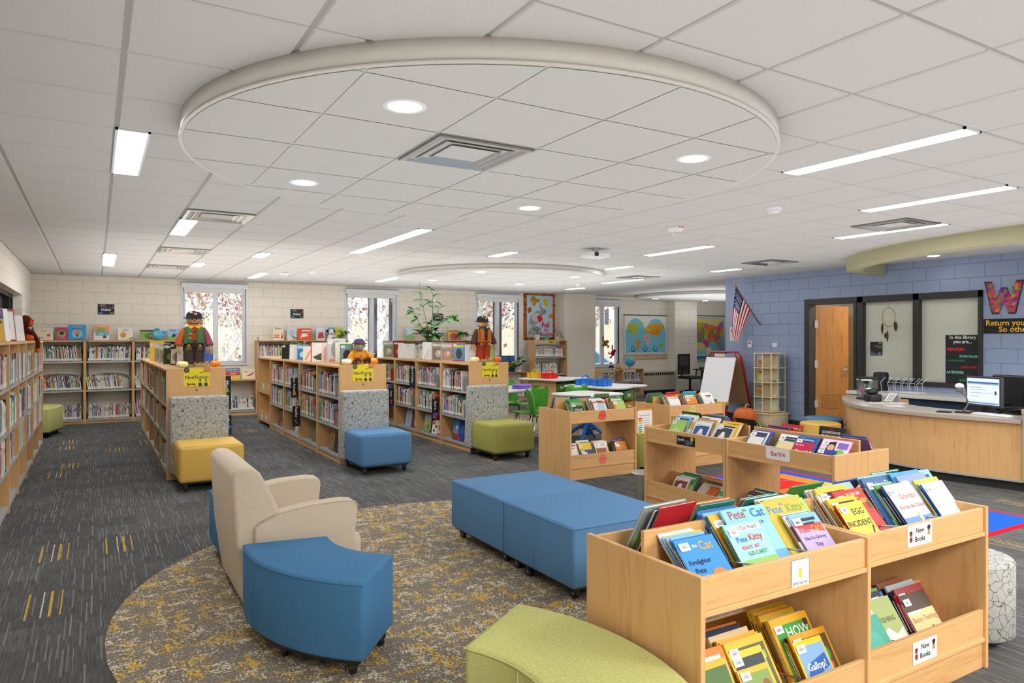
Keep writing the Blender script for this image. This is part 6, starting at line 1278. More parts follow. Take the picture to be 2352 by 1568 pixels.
for k, (x, nm) in enumerate(((1.19, 'tallest'), (3.086, 'seated'), (4.93, 'orange-vest'))): pumpkin('small orange pumpkin beside the %s scarecrow' % nm, x, 8.70, ZT2, .062, .078, ['e8842a', 'f08a2c', 'c8662c'][k], group='small pumpkins')
pumpkin('large orange pumpkin on the floor before the revolving book tower', 9.97, 8.62, 0, .205, .33, 'd9692a', '9a8a6a', 14)
def plush(name, label, cat, x, y, z, parts, rz=0, group=None, mat='matte'):
    t = thing(name, label, cat, (x, y, z), rz, group)
    for nm, shapes in parts:
        b = MB()
        for sh in shapes:
            if sh[0] == 'b': b.ball(sh[1], *sh[2], 14, 9, C(sh[3]))
            else: b.tube(smoothpath(sh[1], 4), sh[2], 10, C(sh[3]))
        b.build(nm, M[mat], t)
    return t
plush('plush_monkey', 'orange and brown plush monkey dangling an arm off the left bookcases', 'plush toy', -.76, 10.55, 1.533, [('body', [('b', (0, 0, .09), (.08, .07, .09), '5a2a1c'), ('b', (.05, -.05, .04), (.05, .045, .04), 'e2602a'), ('b', (.05, .06, .04), (.05, .045, .04), 'e2602a'), ('t', [(.03, .06, .14), (.09, .10, .09), (.14, .10, -.03), (.13, .10, -.10)], .024, '5a2a1c'), ('b', (.13, .10, -.12), (.03, .03, .035), 'e8702a'), ('t', [(.03, -.06, .13), (.10, -.04, .10)], .024, '5a2a1c')]),
    ('head', [('b', (.01, 0, .24), (.075, .07, .08), '5a2a1c'), ('b', (.06, 0, .225), (.04, .05, .055), 'e2602a'), ('b', (.085, -.02, .25), (.016, .016, .018), 'd8381c'), ('b', (.085, .02, .25), (.016, .016, .018), 'd8381c')]), ('small_book', [('b', (.09, .0, .12), (.012, .05, .06), '3a5a70')])])
plush('plush_fish', 'plain turquoise plush fish on the back wall case', 'plush toy', 1.03, 15.22, ZBK+.0, [('body', [('b', (0, 0, .10), (.115, .06, .095), '5fc0dc'), ('b', (-.02, -.05, .115), (.06, .02, .05), '7fd0e6')]), ('fins', [('b', (.12, 0, .155), (.05, .015, .03), '4aa6d6'), ('b', (.11, 0, .08), (.045, .015, .025), '4aa6d6'), ('b', (.0, 0, .20), (.05, .012, .03), '4a8fd0')]), ('snout', [('b', (-.115, -.02, .075), (.03, .02, .02), 'e8b84a')])])
plush('plush_cow', 'black and white plush cow on the back wall case', 'plush toy', 4.86-.42, 15.20, ZBK, [('body', [('b', (0, 0, .07), (.09, .07, .07), 'f0eeea'), ('b', (.03, -.06, .03), (.04, .04, .03), '26262a'), ('b', (-.05, -.06, .03), (.04, .04, .03), 'f0eeea')]), ('head', [('b', (0, -.03, .17), (.075, .06, .065), 'efe9e2'), ('b', (.04, -.06, .19), (.03, .03, .035), '222226'), ('b', (0, -.08, .145), (.035, .03, .025), 'e0b0a0'), ('b', (-.09, -.02, .20), (.03, .015, .03), '222226'), ('b', (.09, -.02, .19), (.03, .015, .03), 'e8c8b8')])])
plush('straw_doll', 'small straw scarecrow doll in denim beside the tall plant', 'doll', 6.72, 15.18, ZBK, [('body', [('b', (0, 0, .08), (.05, .04, .09), '3f5a7a'), ('b', (0, 0, .19), (.065, .04, .05), 'b8402c'), ('t', [(-.05, 0, .21), (-.10, -.02, .16)], .022, 'b8402c'), ('t', [(.05, 0, .21), (.10, -.02, .16)], .022, 'b8402c')]), ('head', [('b', (0, 0, .275), (.042, .04, .042), 'e6c49a')]), ('hat', [('b', (0, .005, .315), (.045, .045, .03), 'b88a4a'), ('b', (0, .0, .297), (.07, .06, .008), 'b88a4a')])])
plush('plush_toy', 'golden plush toy on the far end of the third aisle bookcase', 'plush toy', 4.62, 11.55, ZN, [('body', [('b', (0, 0, .06), (.05, .05, .06), 'e0a02c'), ('b', (-.02, -.04, .02), (.03, .03, .02), 'd9702c')]), ('head', [('b', (0, -.01, .14), (.045, .04, .045), 'eab03a')])])
plush('plush_monkey', 'golden plush monkey stuck to the window near the world map', 'plush toy', 12.20, YB+.025, 1.33, [('body', [('b', (0, 0, .10), (.07, .02, .08), '9a7a2c'), ('b', (.06, 0, .15), (.06, .025, .05), 'a8862f'), ('t', [(-.03, 0, .15), (-.09, 0, .22), (-.07, 0, .30)], .02, '9a7a2c'), ('t', [(-.03, 0, .05), (-.09, 0, .03), (-.12, 0, .07)], .02, '9a7a2c'), ('t', [(.05, 0, .06), (.11, 0, .02), (.07, 0, -.02)], .02, '9a7a2c')])])
plush('plush_monkey', 'red plush monkey stuck to the window near the world map', 'plush toy', 12.46, YB+.025, 1.06, [('body', [('b', (0, 0, .10), (.07, .02, .08), '9a1f3a'), ('b', (.06, 0, .16), (.05, .025, .045), '8a1a34'), ('t', [(.0, 0, .15), (-.02, 0, .24), (-.02, 0, .32)], .018, '9a1f3a'), ('t', [(-.04, 0, .10), (-.12, 0, .08), (-.15, 0, .13)], .018, '9a1f3a'), ('t', [(-.02, 0, .04), (-.07, 0, -.03), (-.11, 0, -.01)], .018, '9a1f3a')])])
def dolly(x, c1, c2, lab): plush('stuffed_doll', lab, 'doll', x, 14.80, .747, [('body', [('b', (0, 0, .05), (.07, .06, .055), c1), ('b', (.05, -.05, .02), (.03, .03, .02), c2), ('b', (-.05, -.05, .02), (.03, .03, .02), c2)]), ('head', [('b', (0, -.01, .13), (.045, .04, .045), 'e6c09a')]), ('cap', [('b', (0, .005, .155), (.05, .045, .03), 'c8263a')])])
dolly(11.90, '26222a', 'e6e2dc', 'small red-capped doll in black on the globe bookcase'); dolly(12.14, 'd9a86a', 'b8863a', 'small red-capped doll in tan on the globe bookcase')
plush('witch_doll', 'black-hatted witch doll on the dark cart', 'doll', 15.62, 14.35, .735, [('robe', [('b', (0, 0, .09), (.10, .09, .11), '1c1a20'), ('t', [(-.02, -.09, .17), (.02, -.095, .03)], .014, 'e0702c'), ('b', (0, -.05, .19), (.05, .04, .03), '5a3a9a')]), ('head', [('b', (0, -.01, .255), (.055, .05, .055), 'e9d6d2')]), ('hat', [('b', (0, .0, .295), (.12, .11, .012), '18171c'), ('b', (.01, 0, .33), (.06, .055, .05), '18171c'), ('b', (.07, 0, .35), (.04, .035, .025), '18171c')])])

# ================================================================== plants
def leaf(b, base, d, L, w, col, up=Vector((0, 0, 1)), droop=.25):
    d = Vector(d).normalized(); sd = d.cross(up)
    sd = sd.normalized() if sd.length > .05 else Vector((1, 0, 0)); n = sd.cross(d); P0 = Vector(base); pts = []
    for t_, k in ((0, .02), (.25, .75), (.5, 1), (.78, .6), (1, .02)):
        c = P0+d*L*t_-Vector((0, 0, 1))*droop*L*t_*t_; pts += [c-sd*w*k/2, c+n*(-.06*L*k), c+sd*w*k/2]
    b.add(pts, [q for i in range(4) for q in ([i*3, i*3+1, i*3+4, i*3+3], [i*3+1, i*3+2, i*3+5, i*3+4])], col, 0, True)
GR = ['2f7a2a', '3f9432', '4fa83c', '2a6a2a', '6fb84a']
def plant(name, label, x, y, z, pot, potc, stems, cat='potted plant', potmat='gloss', grass=0, rng=None, leafL=.1, leafw=.04, cl=6):
    t = thing(name, label, cat, (x, y, z)); rng = rng or random.Random(int(x*77+y)); r, h = pot
    b = MB(); b.lathe([(r*.78, 0), (r*.8, .004), (r*.98, h*.85), (r*1.04, h*.86), (r*1.04, h), (r*.9, h), (r*.88, h*.9), (.0001, h*.9)], 24, (0, 0, 0), C(potc)).build('pot', M[potmat], t)
    sb, lb = MB(), MB()
    for st in stems:
        P = smoothpath([Vector(p) for p in st], 5); sb.tube(P, .006 if h > .1 else .0035, 6, C('6a6a3a'), r1=.003); n = len(P)
        for i in range(max(1, int(n*.25)), n, 2):
            for k in range(cl if i == n-1 else max(1, cl//2)):
                a = rng.uniform(0, 2*PI); leaf(lb, P[i], (math.cos(a), math.sin(a), rng.uniform(-.1, .7)), leafL*rng.uniform(.7, 1.2), leafw*rng.uniform(.8, 1.2), C(rng.choice(GR)), droop=rng.uniform(.1, .5))
    for k in range(grass):
        a = rng.uniform(0, 2*PI); e = rng.uniform(.3, 1.4); leaf(lb, (0, 0, h*.9), (math.cos(a), math.sin(a), e), leafL*rng.uniform(.7, 1.2), leafw, C(rng.choice(GR)), droop=rng.uniform(.4, 1.0))
    if sb.v: sb.build('stems', M['matte'], t)
    lb.build('leaves', M['gloss'], t); return t
pr = random.Random(12)
PX, PY = 4.72, 10.62
t = plant('potted_plant', 'tall leafy houseplant in a black-rimmed ribbed pot on the third aisle bookcase', PX, PY, ZN, (.098, .21), 'e6e2da', [
    [(0, 0, .2), (-.02, 0, .5), (-.09, .02, .85), (-.14, .03, 1.12)], [(0, 0, .2), (.04, 0, .5), (.07, 0, .8), (.08, .02, 1.05), (.03, 0, 1.17)], [(0, 0, .2), (-.12, .0, .5), (-.24, .02, .74), (-.28, .0, .82)], [(0, 0, .2), (.10, 0, .42), (.22, 0, .60), (.38, -.02, .68), (.5, 0, .66)], [(0, 0, .2), (.06, 0, .45), (.12, .02, .62), (.2, .0, .88)], [(.0, 0, .2), (-.06, -.02, .34), (-.15, 0, .44)], [(0, 0, .2), (.08, -.03, .32), (.16, 0, .38)]],
    grass=30, rng=pr, leafL=.19, leafw=.075, cl=8)
b = MB()
for zz in (.12, .15, .18): b.lathe([(.101+(zz-.12)*.06, zz), (.103+(zz-.12)*.06, zz+.008), (.101+(zz-.12)*.06, zz+.016)], 24, (0, 0, 0), C('26241f'))
b.build('pot_bands', M['matte'], t); MB().cyl((-.14, .03, .9), (-.15, .03, 1.26), .003, n=6, col=C('8a8a80')).build('support_stake', M['matte'], t)
MB().lathe([(.12, 0), (.125, .012), (.11, .012)], 24, (0, 0, 0), C('b8844a')).build('saucer', M['gloss'], t)
plant('potted_plant', 'small round-leaved plant in a dark pot on the far end of the middle aisle', 2.86, 12.15, ZN, (.06, .10), '3a3a3c', [[(0, 0, .09), (-.05, 0, .2), (-.08, .0, .26)], [(0, 0, .09), (.05, 0, .26), (.06, 0, .36)], [(0, 0, .09), (.10, 0, .2), (.16, 0, .27)]], leafL=.10, leafw=.05)
plant('potted_plant', 'green succulent in white pot among the glare-white books', 4.72, 11.25, ZN, (.05, .22), 'eceae6', [], grass=24, leafL=.10, leafw=.03)
plant('potted_plant', 'small orchid in a grey pot at the end of the back wall case', 4.66, 15.22, ZBK, (.05, .10), '8a8f96', [[(0, 0, .09), (.06, 0, .18), (.14, 0, .16)]], grass=7, leafL=.13, leafw=.05)
plant('potted_plant', 'airy pale green spider plant on the case before the third window', 7.62, 15.13, ZBK, (.08, .13), 'e8e6e0', [], grass=80, leafL=.25, leafw=.012)
plant('potted_plant', 'round-leaved plant in a cream pot on the low case left of the banner', 9.10, 14.98, .732, (.085, .14), 'ece4d6', [[(0, 0, .12), (-.08, 0, .22), (-.14, 0, .28)], [(0, 0, .12), (.02, 0, .28), (.03, 0, .36)], [(0, 0, .12), (.10, 0, .24), (.16, 0, .26)], [(0, 0, .12), (-.10, 0, .16), (-.16, 0, .14)]], leafL=.13, leafw=.11, cl=5)
plant('potted_plant', 'upright green plant in a white ribbed pot under the autumn banner', 9.62, 14.92, 1.532, (.07, .13), 'f2f2f0', [[(0, 0, .12), (-.03, 0, .22), (-.06, 0, .30)], [(0, 0, .12), (.05, 0, .22), (.07, 0, .28)], [(0, 0, .12), (0, 0, .32)]], leafL=.09, leafw=.045)
plant('potted_plant', 'small plant in a turquoise pot under the autumn banner', 9.88, 14.90, 1.532, (.055, .10), '3fc0c0', [[(0, 0, .1), (0, 0, .2)]], leafL=.05, leafw=.02, cl=8)
plant('potted_plant', 'trailing ivy hanging over the right end of the tall case', 10.22, 14.92, 1.532, (.06, .10), 'd9d4c8', [[(0, 0, .1), (-.04, 0, .22), (-.06, 0, .26)], [(0, -.02, .1), (.10, -.05, .10), (.19, -.06, -.02), (.24, -.06, -.14), (.22, -.06, -.22)], [(0, 0, .1), (.05, -.03, .18), (.10, -.04, .14), (.16, -.05, .05)]], leafL=.055, leafw=.045, cl=4)

# ================================================================== activity tables and green chairs
def clover(R0, amp, n=72, ph=PI/4): return [((R0+amp*math.cos(4*(2*PI*i/n)+4*ph*0))*math.cos(2*PI*i/n+ph), (R0+amp*math.cos(4*(2*PI*i/n)))*math.sin(2*PI*i/n+ph)) for i in range(n)]
def table(label, x, y, rz, wood_base, R0=.64):
    t = thing('activity_table', label, 'table', (x, y, 0), rz); P = clover(R0, R0*.156)
    MB().prism(P, .715, .745, mat=0, smooth=True).build('table_top', M['tabletop'], t); MB().prism([(a*1.003, c*1.003) for a, c in P], .712, .738, smooth=True).build('edge_band', M['steel'], t)
    if wood_base:
        for nm, a in (('side_panel', (-.42, -.40, -.36, .36)), ('side_panel', (.40, .42, -.36, .36)), ('center_panel', (-.40, .40, -.01, .01))): MB().box(a[0], a[1], a[2], a[3], .03, .712).build(nm, M['wood_z'], t)
        MB().box(-.40, .40, -.36, .36, .03, .06).build('bottom_panel', M['wood_x'], t); MB().box(-.40, .40, -.36, .36, .69, .712).build('apron', M['wood_x'], t)
        for k, (xx, zz, c) in enumerate(((-.37, .50, '4f9a34'), (.03, .50, '4f9a34'), (-.37, .30, 'd9b02f'), (.03, .30, 'd9b02f'))):
            o = MB().box(xx, xx+.34, -.35, -.03, zz, zz+.15, C(c)).box(xx-.012, xx+.352, -.362, -.02, zz+.14, zz+.155, C(c)).build('storage_tray', M['gloss'], t); MB().box(xx+.11, xx+.23, -.353, -.35, zz+.05, zz+.10, C('f0f0ee')).build('tray_label', M['paint'], o)
    else:
        b = MB(); b.cyl((0, 0, .12), (0, 0, .70), .045, n=16, col=C('1f5fb8')); b.build('column', M['gloss'], t)
        for k in range(4):
            a = k*PI/2+.4; c, s_ = math.cos(a), math.sin(a); MB().tube(smoothpath([(0, 0, .30), (c*.12, s_*.12, .24), (c*.34, s_*.34, .09), (c*.5, s_*.5, .05)], 4), .03, 8, C('1f5fb8'), r1=.022).build('base_leg', M['gloss'], t); MB().cyl((c*.49-.01*s_, s_*.49+.01*c, .025), (c*.49+.01*s_, s_*.49-.01*c, .025), .025, n=12).build('caster', M['black'], t)
    return t
table('white wavy-topped activity table with the red and yellow caddies', 8.20, 12.1, .35, True); table('white wavy-topped activity table with the blue caddies', 7.72, 9.75, .38, True)
table('white activity table on blue legs with a purple case, behind the olive chair', 5.72, 10.02, .2, False); table('white activity table on blue star base behind the A B C bin', 6.34, 8.45, .3, False, .47)
def shell_chair(label, x, y, rz):
    t = thing('shell_chair', label, 'chair', (x, y, 0), rz, 'green plastic shell chairs')
    prof = smoothpath([(0, -.22, .435), (0, -.19, .45), (0, -.02, .435), (0, .14, .45), (0, .19, .53), (0, .22, .66), (0, .25, .80), (0, .255, .83)], 4); n = len(prof); m = 10; V = []; F = []
    for i, p in enumerate(prof):
        u = i/(n-1); w = .21-.02*abs(u-.25) if u < .55 else .20*(1-((u-.55)/.45)**4*.45)
        for j in range(m+1):
            s_ = -1+2*j/m; V.append((s_*w, p[1]-.05*(abs(s_)**2)*(1 if u > .5 else .2), p[2]+(.02*abs(s_)**2 if u < .5 else 0)))
    for i in range(n-1):
        for j in range(m):
            if int(n*.84) <= i <= int(n*.91) and 3 <= j <= 6: continue
            F.append([i*(m+1)+j, i*(m+1)+j+1, (i+1)*(m+1)+j+1, (i+1)*(m+1)+j])
    b = MB(); b.add(V, F, C('4f9f34'), 0, True); o = b.build('seat_shell', M['gloss'], t); s_ = o.modifiers.new('thick', 'SOLIDIFY'); s_.thickness = .008; s_.offset = 0
    for sx in (-1, 1):
        for yy, y1 in ((-.15, -.22), (.12, .24)): MB().tube([(sx*.14, yy, .44), (sx*.19, y1, 0)], .011, 8).build('leg', M['chrome'], t)
    MB().tube([(-.14, -.15, .43), (-.14, .12, .43)], .01, 6).build('seat_rail', M['chrome'], t); MB().tube([(.14, -.15, .43), (.14, .12, .43)], .01, 6).build('seat_rail', M['chrome'], t)
    return t
shell_chair('green shell chair facing the camera beside the purple-case table', 6.22, 10.28, .35); shell_chair('green shell chair seen edge-on left of the A B C bin', 5.72, 9.05, -1.35)
shell_chair('green shell chair with oval handle hole behind the near table', 6.60, 9.2, 2.9); shell_chair('green shell chair tucked against the near table, left side', 5.55, 8.45, 1.2)
def caddy(label, x, y, col, rz=0):
    t = thing('supply_caddy', label, 'caddy', (x, y, .746), rz); b = MB(); c = C(col)
    for x0, x1 in ((-.14, -.005), (.005, .14)):
        for y0, y1 in ((-.11, -.005), (.005, .11)):
            b.box(x0, x1, y0, y1, 0, .006, c); b.box(x0, x0+.004, y0, y1, 0, .10, c).box(x1-.004, x1, y0, y1, 0, .10, c).box(x0, x1, y0, y0+.004, 0, .10, c).box(x0, x1, y1-.004, y1, 0, .10, c)
    b.box(-.15, .15, -.12, -.108, .095, .105, c).box(-.15, .15, .108, .12, .095, .105, c).box(-.15, -.138, -.12, .12, .095, .105, c).box(.138, .15, -.12, .12, .095, .105, c)
    b.build('body', M['gloss'], t); MB().tube(smoothpath([(-.09, 0, .06), (-.08, 0, .14), (-.03, 0, .165), (.03, 0, .165), (.08, 0, .14), (.09, 0, .06)], 4), .011, 8, c).build('handle', M['gloss'], t)
caddy('red plastic supply caddy on the far table', 8.03, 12.0, 'e02a20', .2); caddy('yellow plastic supply caddy on the far table', 7.93, 12.38, 'f0c02a', .2)
caddy('nearer blue plastic supply caddy on the middle table', 7.52, 9.60, '1f7ae0', .3); caddy('farther blue plastic supply caddy on the middle table', 7.42, 9.95, '1f7ae0', .3)
t = thing('pencil_case', 'flat purple plastic case on the table behind the olive chair', 'case', (6.0, 9.78, .746), .3); MB().box(-.14, .14, -.09, .09, 0, .035, C('7a5ac8')).build('bottom_shell', M['gloss'], t, bevel=.008); MB().box(-.14, .14, -.09, .09, .037, .07, C('8a6ad6')).build('lid', M['gloss'], t, bevel=.012)
t = thing('floor_cushion', 'yellow round floor cushion under the table behind the olive chair', 'cushion', (6.15, 10.95, 0)); MB().lathe([(.16, 0), (.19, .02), (.19, .06), (.15, .085), (.0001, .09)], 32, (0, 0, 0), C('e6bb1f')).build('pad', M['paint'], t); MB().tube([(math.cos(k*PI/16)*.191, math.sin(k*PI/16)*.191, .04) for k in range(33)], .004, 5, C('c89a1a')).build('piping', M['paint'], t)
drum('drum_stool', 'blue striped stool behind the A B C bin, towards the easel', 8.05, 8.9, .24, plain('stool_blue', '3f9adf', .5), .03, .40)
# office chair, cart, frame
t = thing('office_chair', 'black mesh office chair before the far wall pillar', 'chair', (14.35, 14.35, 0), .1)
MB().box(-.26, .26, -.25, .25, .44, .52).build('seat', M['black'], t, bevel=.04, seg=3)
b = MB(); b.box(-.25, -.215, .20, .24, .56, 1.12).box(.215, .25, .20, .24, .56, 1.12).box(-.25, .25, .20, .24, 1.09, 1.13).box(-.25, .25, .20, .24, .55, .58).build('back_frame', M['black'], t, bevel=.01)
b = MB()
for k in range(28): b.box(-.215, .215, .218, .222, .575+k*.0185, .586+k*.0185)
for k in range(24): b.box(-.215+k*.018, -.205+k*.018, .216, .22, .575, 1.09)
b.build('back_mesh', M['mesh_black'], t); MB().box(-.16, .16, .235, .27, .66, .80).build('lumbar_pad', M['black'], t, bevel=.01)
for sx in (-1, 1): b = MB(); b.tube([(sx*.24, .05, .47), (sx*.31, .05, .5), (sx*.31, .02, .68)], .018, 8).box(sx*.31-.04, sx*.31+.04, -.14, .12, .68, .705); b.build('armrest', M['black'], t)
MB().cyl((0, 0, .1), (0, 0, .45), .03).build('gas_post', M['black'], t)
for k in range(5): a = k*2*PI/5; MB().tube([(0, 0, .12), (math.cos(a)*.3, math.sin(a)*.3, .07)], .022, 8).build('base_leg', M['black'], t); MB().cyl((math.cos(a)*.3-.02, math.sin(a)*.3, .03), (math.cos(a)*.3+.02, math.sin(a)*.3, .03), .03, n=14).build('caster', M['black'], t)
t = thing('utility_cart', 'dark student cart with perforated front by the far wall', 'cart', (15.35, 14.35, 0))
for x0 in (-.34, .30):
    for y0 in (-.25, .21): MB().box(x0, x0+.035, y0, y0+.035, 0, .70).build('leg', M['darksteel'], t)
MB().box(-.37, .37, -.28, .28, .70, .735).build('top', M['black'], t, bevel=.006); MB().box(-.33, .0, -.27, .25, .32, .66).build('storage_box', M['black'], t)
b = MB()
for r_ in range(2):
    for k in range(8): b.box(-.31+k*.036, -.292+k*.036, -.272, -.27, .40+r_*.05, .42+r_*.05)
b.build('perforations', M['winframe'], t); MB().box(-.30, -.05, -.276, -.272, .50, .62).build('paper_pocket', M['white'], t)
t = thing('framed_board', 'tall dark-framed board leaning beside the USA map', 'board', (16.55, 15.0, 0)); MB().box(-.02, .5, 0, .03, .78, 1.72).build('frame', M['dark'], t); MB().box(.02, .46, -.004, 0, .82, 1.68).build('panel', M['white'], t); MB().box(.2, .24, .03, .06, 0, .8).build('stand', M['dark'], t)
# stacked cases on the sill-height case before the third window
for k, (c, lab) in enumerate((('2f4a7a', 'bottom'), ('b88a4a', 'middle'), ('3f6fae', 'topmost'))):
    t = thing('storage_case', '%s case, %s of the stack by the third window' % (['navy blue', 'tan', 'bright blue'][k], lab), 'case', (8.86, 15.20, .731+k*.135), [.05, -.04, .1][k], 'stacked cases by the third window')
    MB().box(-.19, .19, -.12, .12, 0, .115, C(c)).build('body', M['paint'], t, bevel=.006); MB().box(-.195, .195, -.125, .125, .115, .134, C('e0b83a' if k == 0 else '26262a')).build('lid', M['paint'], t, bevel=.004); MB().box(-.04, .04, -.13, -.12, .05, .075, C('26262a')).build('handle', M['paint'], t)
# globe
t = thing('globe', 'blue desk globe on the low bookcase under the world map', 'globe', (12.60, 14.86, .746)); MB().lathe([(.075, 0), (.07, .012), (.02, .025), (.012, .05)], 24).build('base', M['steel'], t)
b = MB(); b.ball((0, 0, .20), .145, .145, .145, 32, 18, C('3fb0d8'))
b.build('ball', M['gloss'], t); gb = MB(); gr = random.Random(6)
for lon, lat, s_, c in ((-2.0, .5, .05, 'd9c83a'), (-1.75, .75, .04, 'c9b84a'), (-1.3, -.3, .045, 'd95a4a'), (-1.5, .15, .03, 'e0b03a'), (-2.3, -.1, .035, '7fb84a'), (-1.0, .5, .04, 'd9a03a')):
    d = Vector((math.cos(lon)*math.cos(lat), math.sin(lon)*math.cos(lat), math.sin(lat))); a = d.orthogonal().normalized(); e = d.cross(a); gb.quad([Vector((0, 0, .20))+(d*.1458+a*s_*math.cos(q_*PI/6)*gr.uniform(.7, 1.1)+e*s_*math.sin(q_*PI/6)*gr.uniform(.6, 1.1)).normalized()*.1462 for q_ in range(12)], C(c))
gb.build('landmasses', M['gloss'], t); MB().tube([(.152*math.sin(a), 0, .20-.152*math.cos(a)) for a in [k*PI/14 for k in range(15)]], .004, 6).build('meridian', M['steel'], t)
for lab, x in (('little yellow paper sign under the dolls', 12.02),): sign('paper_sign', lab+' on the globe bookcase', 'sign', facing_minus_y(x, 14.695, .70), .16, .08, [('r', .1, .1, .3, .6, '8a3a2c'), ('r', .4, .1, .6, .6, '8a3a2c'), ('r', .7, .1, .9, .6, '8a3a2c')], 'e8c43a', .001)
sign('paper_sign', 'little yellow paper sign on the tall case under the banner', 'sign', facing_minus_y(9.95, 14.775, 1.49), .17, .08, [('r', .1, .1, .3, .6, '8a3a2c'), ('r', .4, .1, .6, .6, '8a3a2c'), ('r', .7, .1, .9, .6, '8a3a2c')], 'e8c43a', .001)

# ================================================================== easel, book tower, flag
t = thing('whiteboard_easel', 'red-framed whiteboard easel with yellow tray before the blue wall', 'easel', (10.30, 9.40, 0)); RC = C('b8202c')
def ez(u, z, side): # board plane leaning; u along -Y (reader's right), front side -1, rear +1
    return (side*(.06+(1.25-z)*.26), -u, z)
for side, nm in ((-1, 'front_frame'), (1, 'rear_frame')):
    P = [ez(-.34, .02, side), ez(-.34, 1.22, side), ez(-.28, 1.31, side), ez(.28, 1.31, side), ez(.34, 1.22, side), ez(.34, .02, side)]; MB().tube(P, .018, 8, RC).build(nm, M['gloss'], t)
MB().tube([ez(-.34, .10, -1), ez(-.34, .06, 1)], .014, 8, RC).build('cross_bar', M['gloss'], t); MB().tube([ez(.34, .10, -1), ez(.34, .06, 1)], .014, 8, RC).build('cross_bar', M['gloss'], t)
MB().tube([ez(-.34, .12, 1), ez(.34, .12, 1)], .014, 8, RC).build('cross_bar', M['gloss'], t)
def slab(b, side, u0, u1, z0, z1, col, off=0, th=.015):
    p = [Vector(ez(u, z, side)) for u, z in ((u0, z0), (u1, z0), (u1, z1), (u0, z1))]; q_ = Vector((side, 0, 0)); b.add([v+q_*off for v in p]+[v+q_*(off+th) for v in p], [[0, 1, 2, 3], [7, 6, 5, 4], [0, 4, 5, 1], [1, 5, 6, 2], [2, 6, 7, 3], [3, 7, 4, 0]], col)
b = MB(); slab(b, -1, -.36, .36, .40, 1.21, C('eceef0'), .015); b.build('whiteboard', M['gloss'], t); b = MB(); slab(b, 1, -.36, .36, .32, 1.21, C('a8845a'), .015); b.build('cork_board', M['paint'], t)
b = MB(); slab(b, -1, -.36, .36, .34, .40, C('e6bb1f'), .0, .09); o = b.build('tray', M['gloss'], t); b = MB(); slab(b, -1, -.05, .10, .40, .425, C('2a2a2c'), .03, .04); b.build('eraser', M['gloss'], t)
b = MB(); slab(b, -1, -.15, .10, 1.22, 1.30, C('cfc4b4'), .0, .05); slab(b, -1, -.15, .10, 1.28, 1.30, C('3a3a3a'), .0, .055); b.build('clip_box', M['paint'], t)
t = thing('book_tower', 'pale birch revolving book tower with clear acrylic sides by the blue wall', 'book tower', (SPX, SPY, 0)); h_ = .19
MB().box(-.225, .225, -.225, .225, 0, .21).build('base_cabinet', M['pale_wood'], t, bevel=.003); MB().box(-.245, .245, -.245, .245, .21, .235).build('base_top', M['pale_wood'], t, bevel=.003)
for z in (.25, .51, .77, 1.03, 1.29): MB().box(-h_-.01, h_+.01, -h_-.01, h_+.01, z, z+.015).build('tier_shelf', M['pale_wood'], t, bevel=.002)
MB().box(-h_, h_, -.009, .009, .265, 1.29).build('divider_panel', M['pale_wood'], t); MB().box(-.009, .009, -h_, h_, .265, 1.29).build('divider_panel', M['pale_wood'], t)
for a, c in ((-h_, -h_), (h_-.02, -h_), (-h_, h_-.02), (h_-.02, h_-.02)): MB().box(a, a+.02, c, c+.02, .265, 1.29).build('corner_post', M['pale_wood'], t)
for (x0, x1, y0, y1) in ((-h_-.006, -h_-.003, -h_+.02, -.02), (-h_-.006, -h_-.003, .02, h_-.02), (.0, h_-.02, -h_-.006, -h_-.003)): MB().box(x0, x1, y0, y1, .27, 1.28).build('acrylic_panel', M['acrylic'], t)
for k, (z, c, ops) in enumerate(((.266, 'd4d0d8', [('e', .5, .4, .3, .2, 'b9a0b0'), ('r', .2, .8, .8, .9, '8a8a9a')]), (.526, 'e6c49a', [('e', .5, .35, .35, .22, 'd9902c'), ('r', .1, .75, .9, .88, 'b84a3a'), ('r', 0, 0, 1, .1, '9ab83a')]), (.786, 'e9d45a', [('r', .0, 0, .08, 1, '7fc0d8'), ('r', .2, .75, .9, .9, 'b84a2c'), ('e', .6, .3, .25, .15, 'f2f2ee')]), (1.046, 'f0e6e0', [('r', 0, 0, 1, .08, 'c8402c'), ('e', .5, .4, .3, .25, 'd98a6a'), ('r', 0, 0, .06, 1, 'c8302c')]))):
    X = T(SPX-.15, SPY+.015, z) @ RZ(-PI/2) @ RX(-.1) @ T(-.16, 0, 0); make_book(X, '%s face-out book in the %s tier of the revolving tower' % (['lilac', 'orange and tan', 'yellow', 'white and red'][k], ['bottom', 'second', 'third', 'top'][k]), .16, .215, .012, c, ops, 1, group='books in the revolving tower', code=False)
t = thing('american_flag', 'American flag on an angled wooden pole mounted on the blue wall', 'flag', (XR, 8.95, 1.83)); W0 = Vector((XR, 8.95, 1.83)); tip = Vector((10.25, 9.10, 2.56))-W0; base = Vector((-.02, 0, 0))
MB().tube([base, tip], .011, 8, C('8a5a34')).build('pole', M['gloss'], t); MB().lathe([(.008, 0), (.018, .02), (.010, .05), (.0001, .07)], 12, (tip[0], tip[1], tip[2]), C('c9a85a')).build('finial', M['gloss'], t); MB().cyl((0, 0, 0), (-.03, 0, .03), .02, n=12).build('bracket', M['chrome'], t)
b = MB(); NS, NT_ = 26, 30; V = []
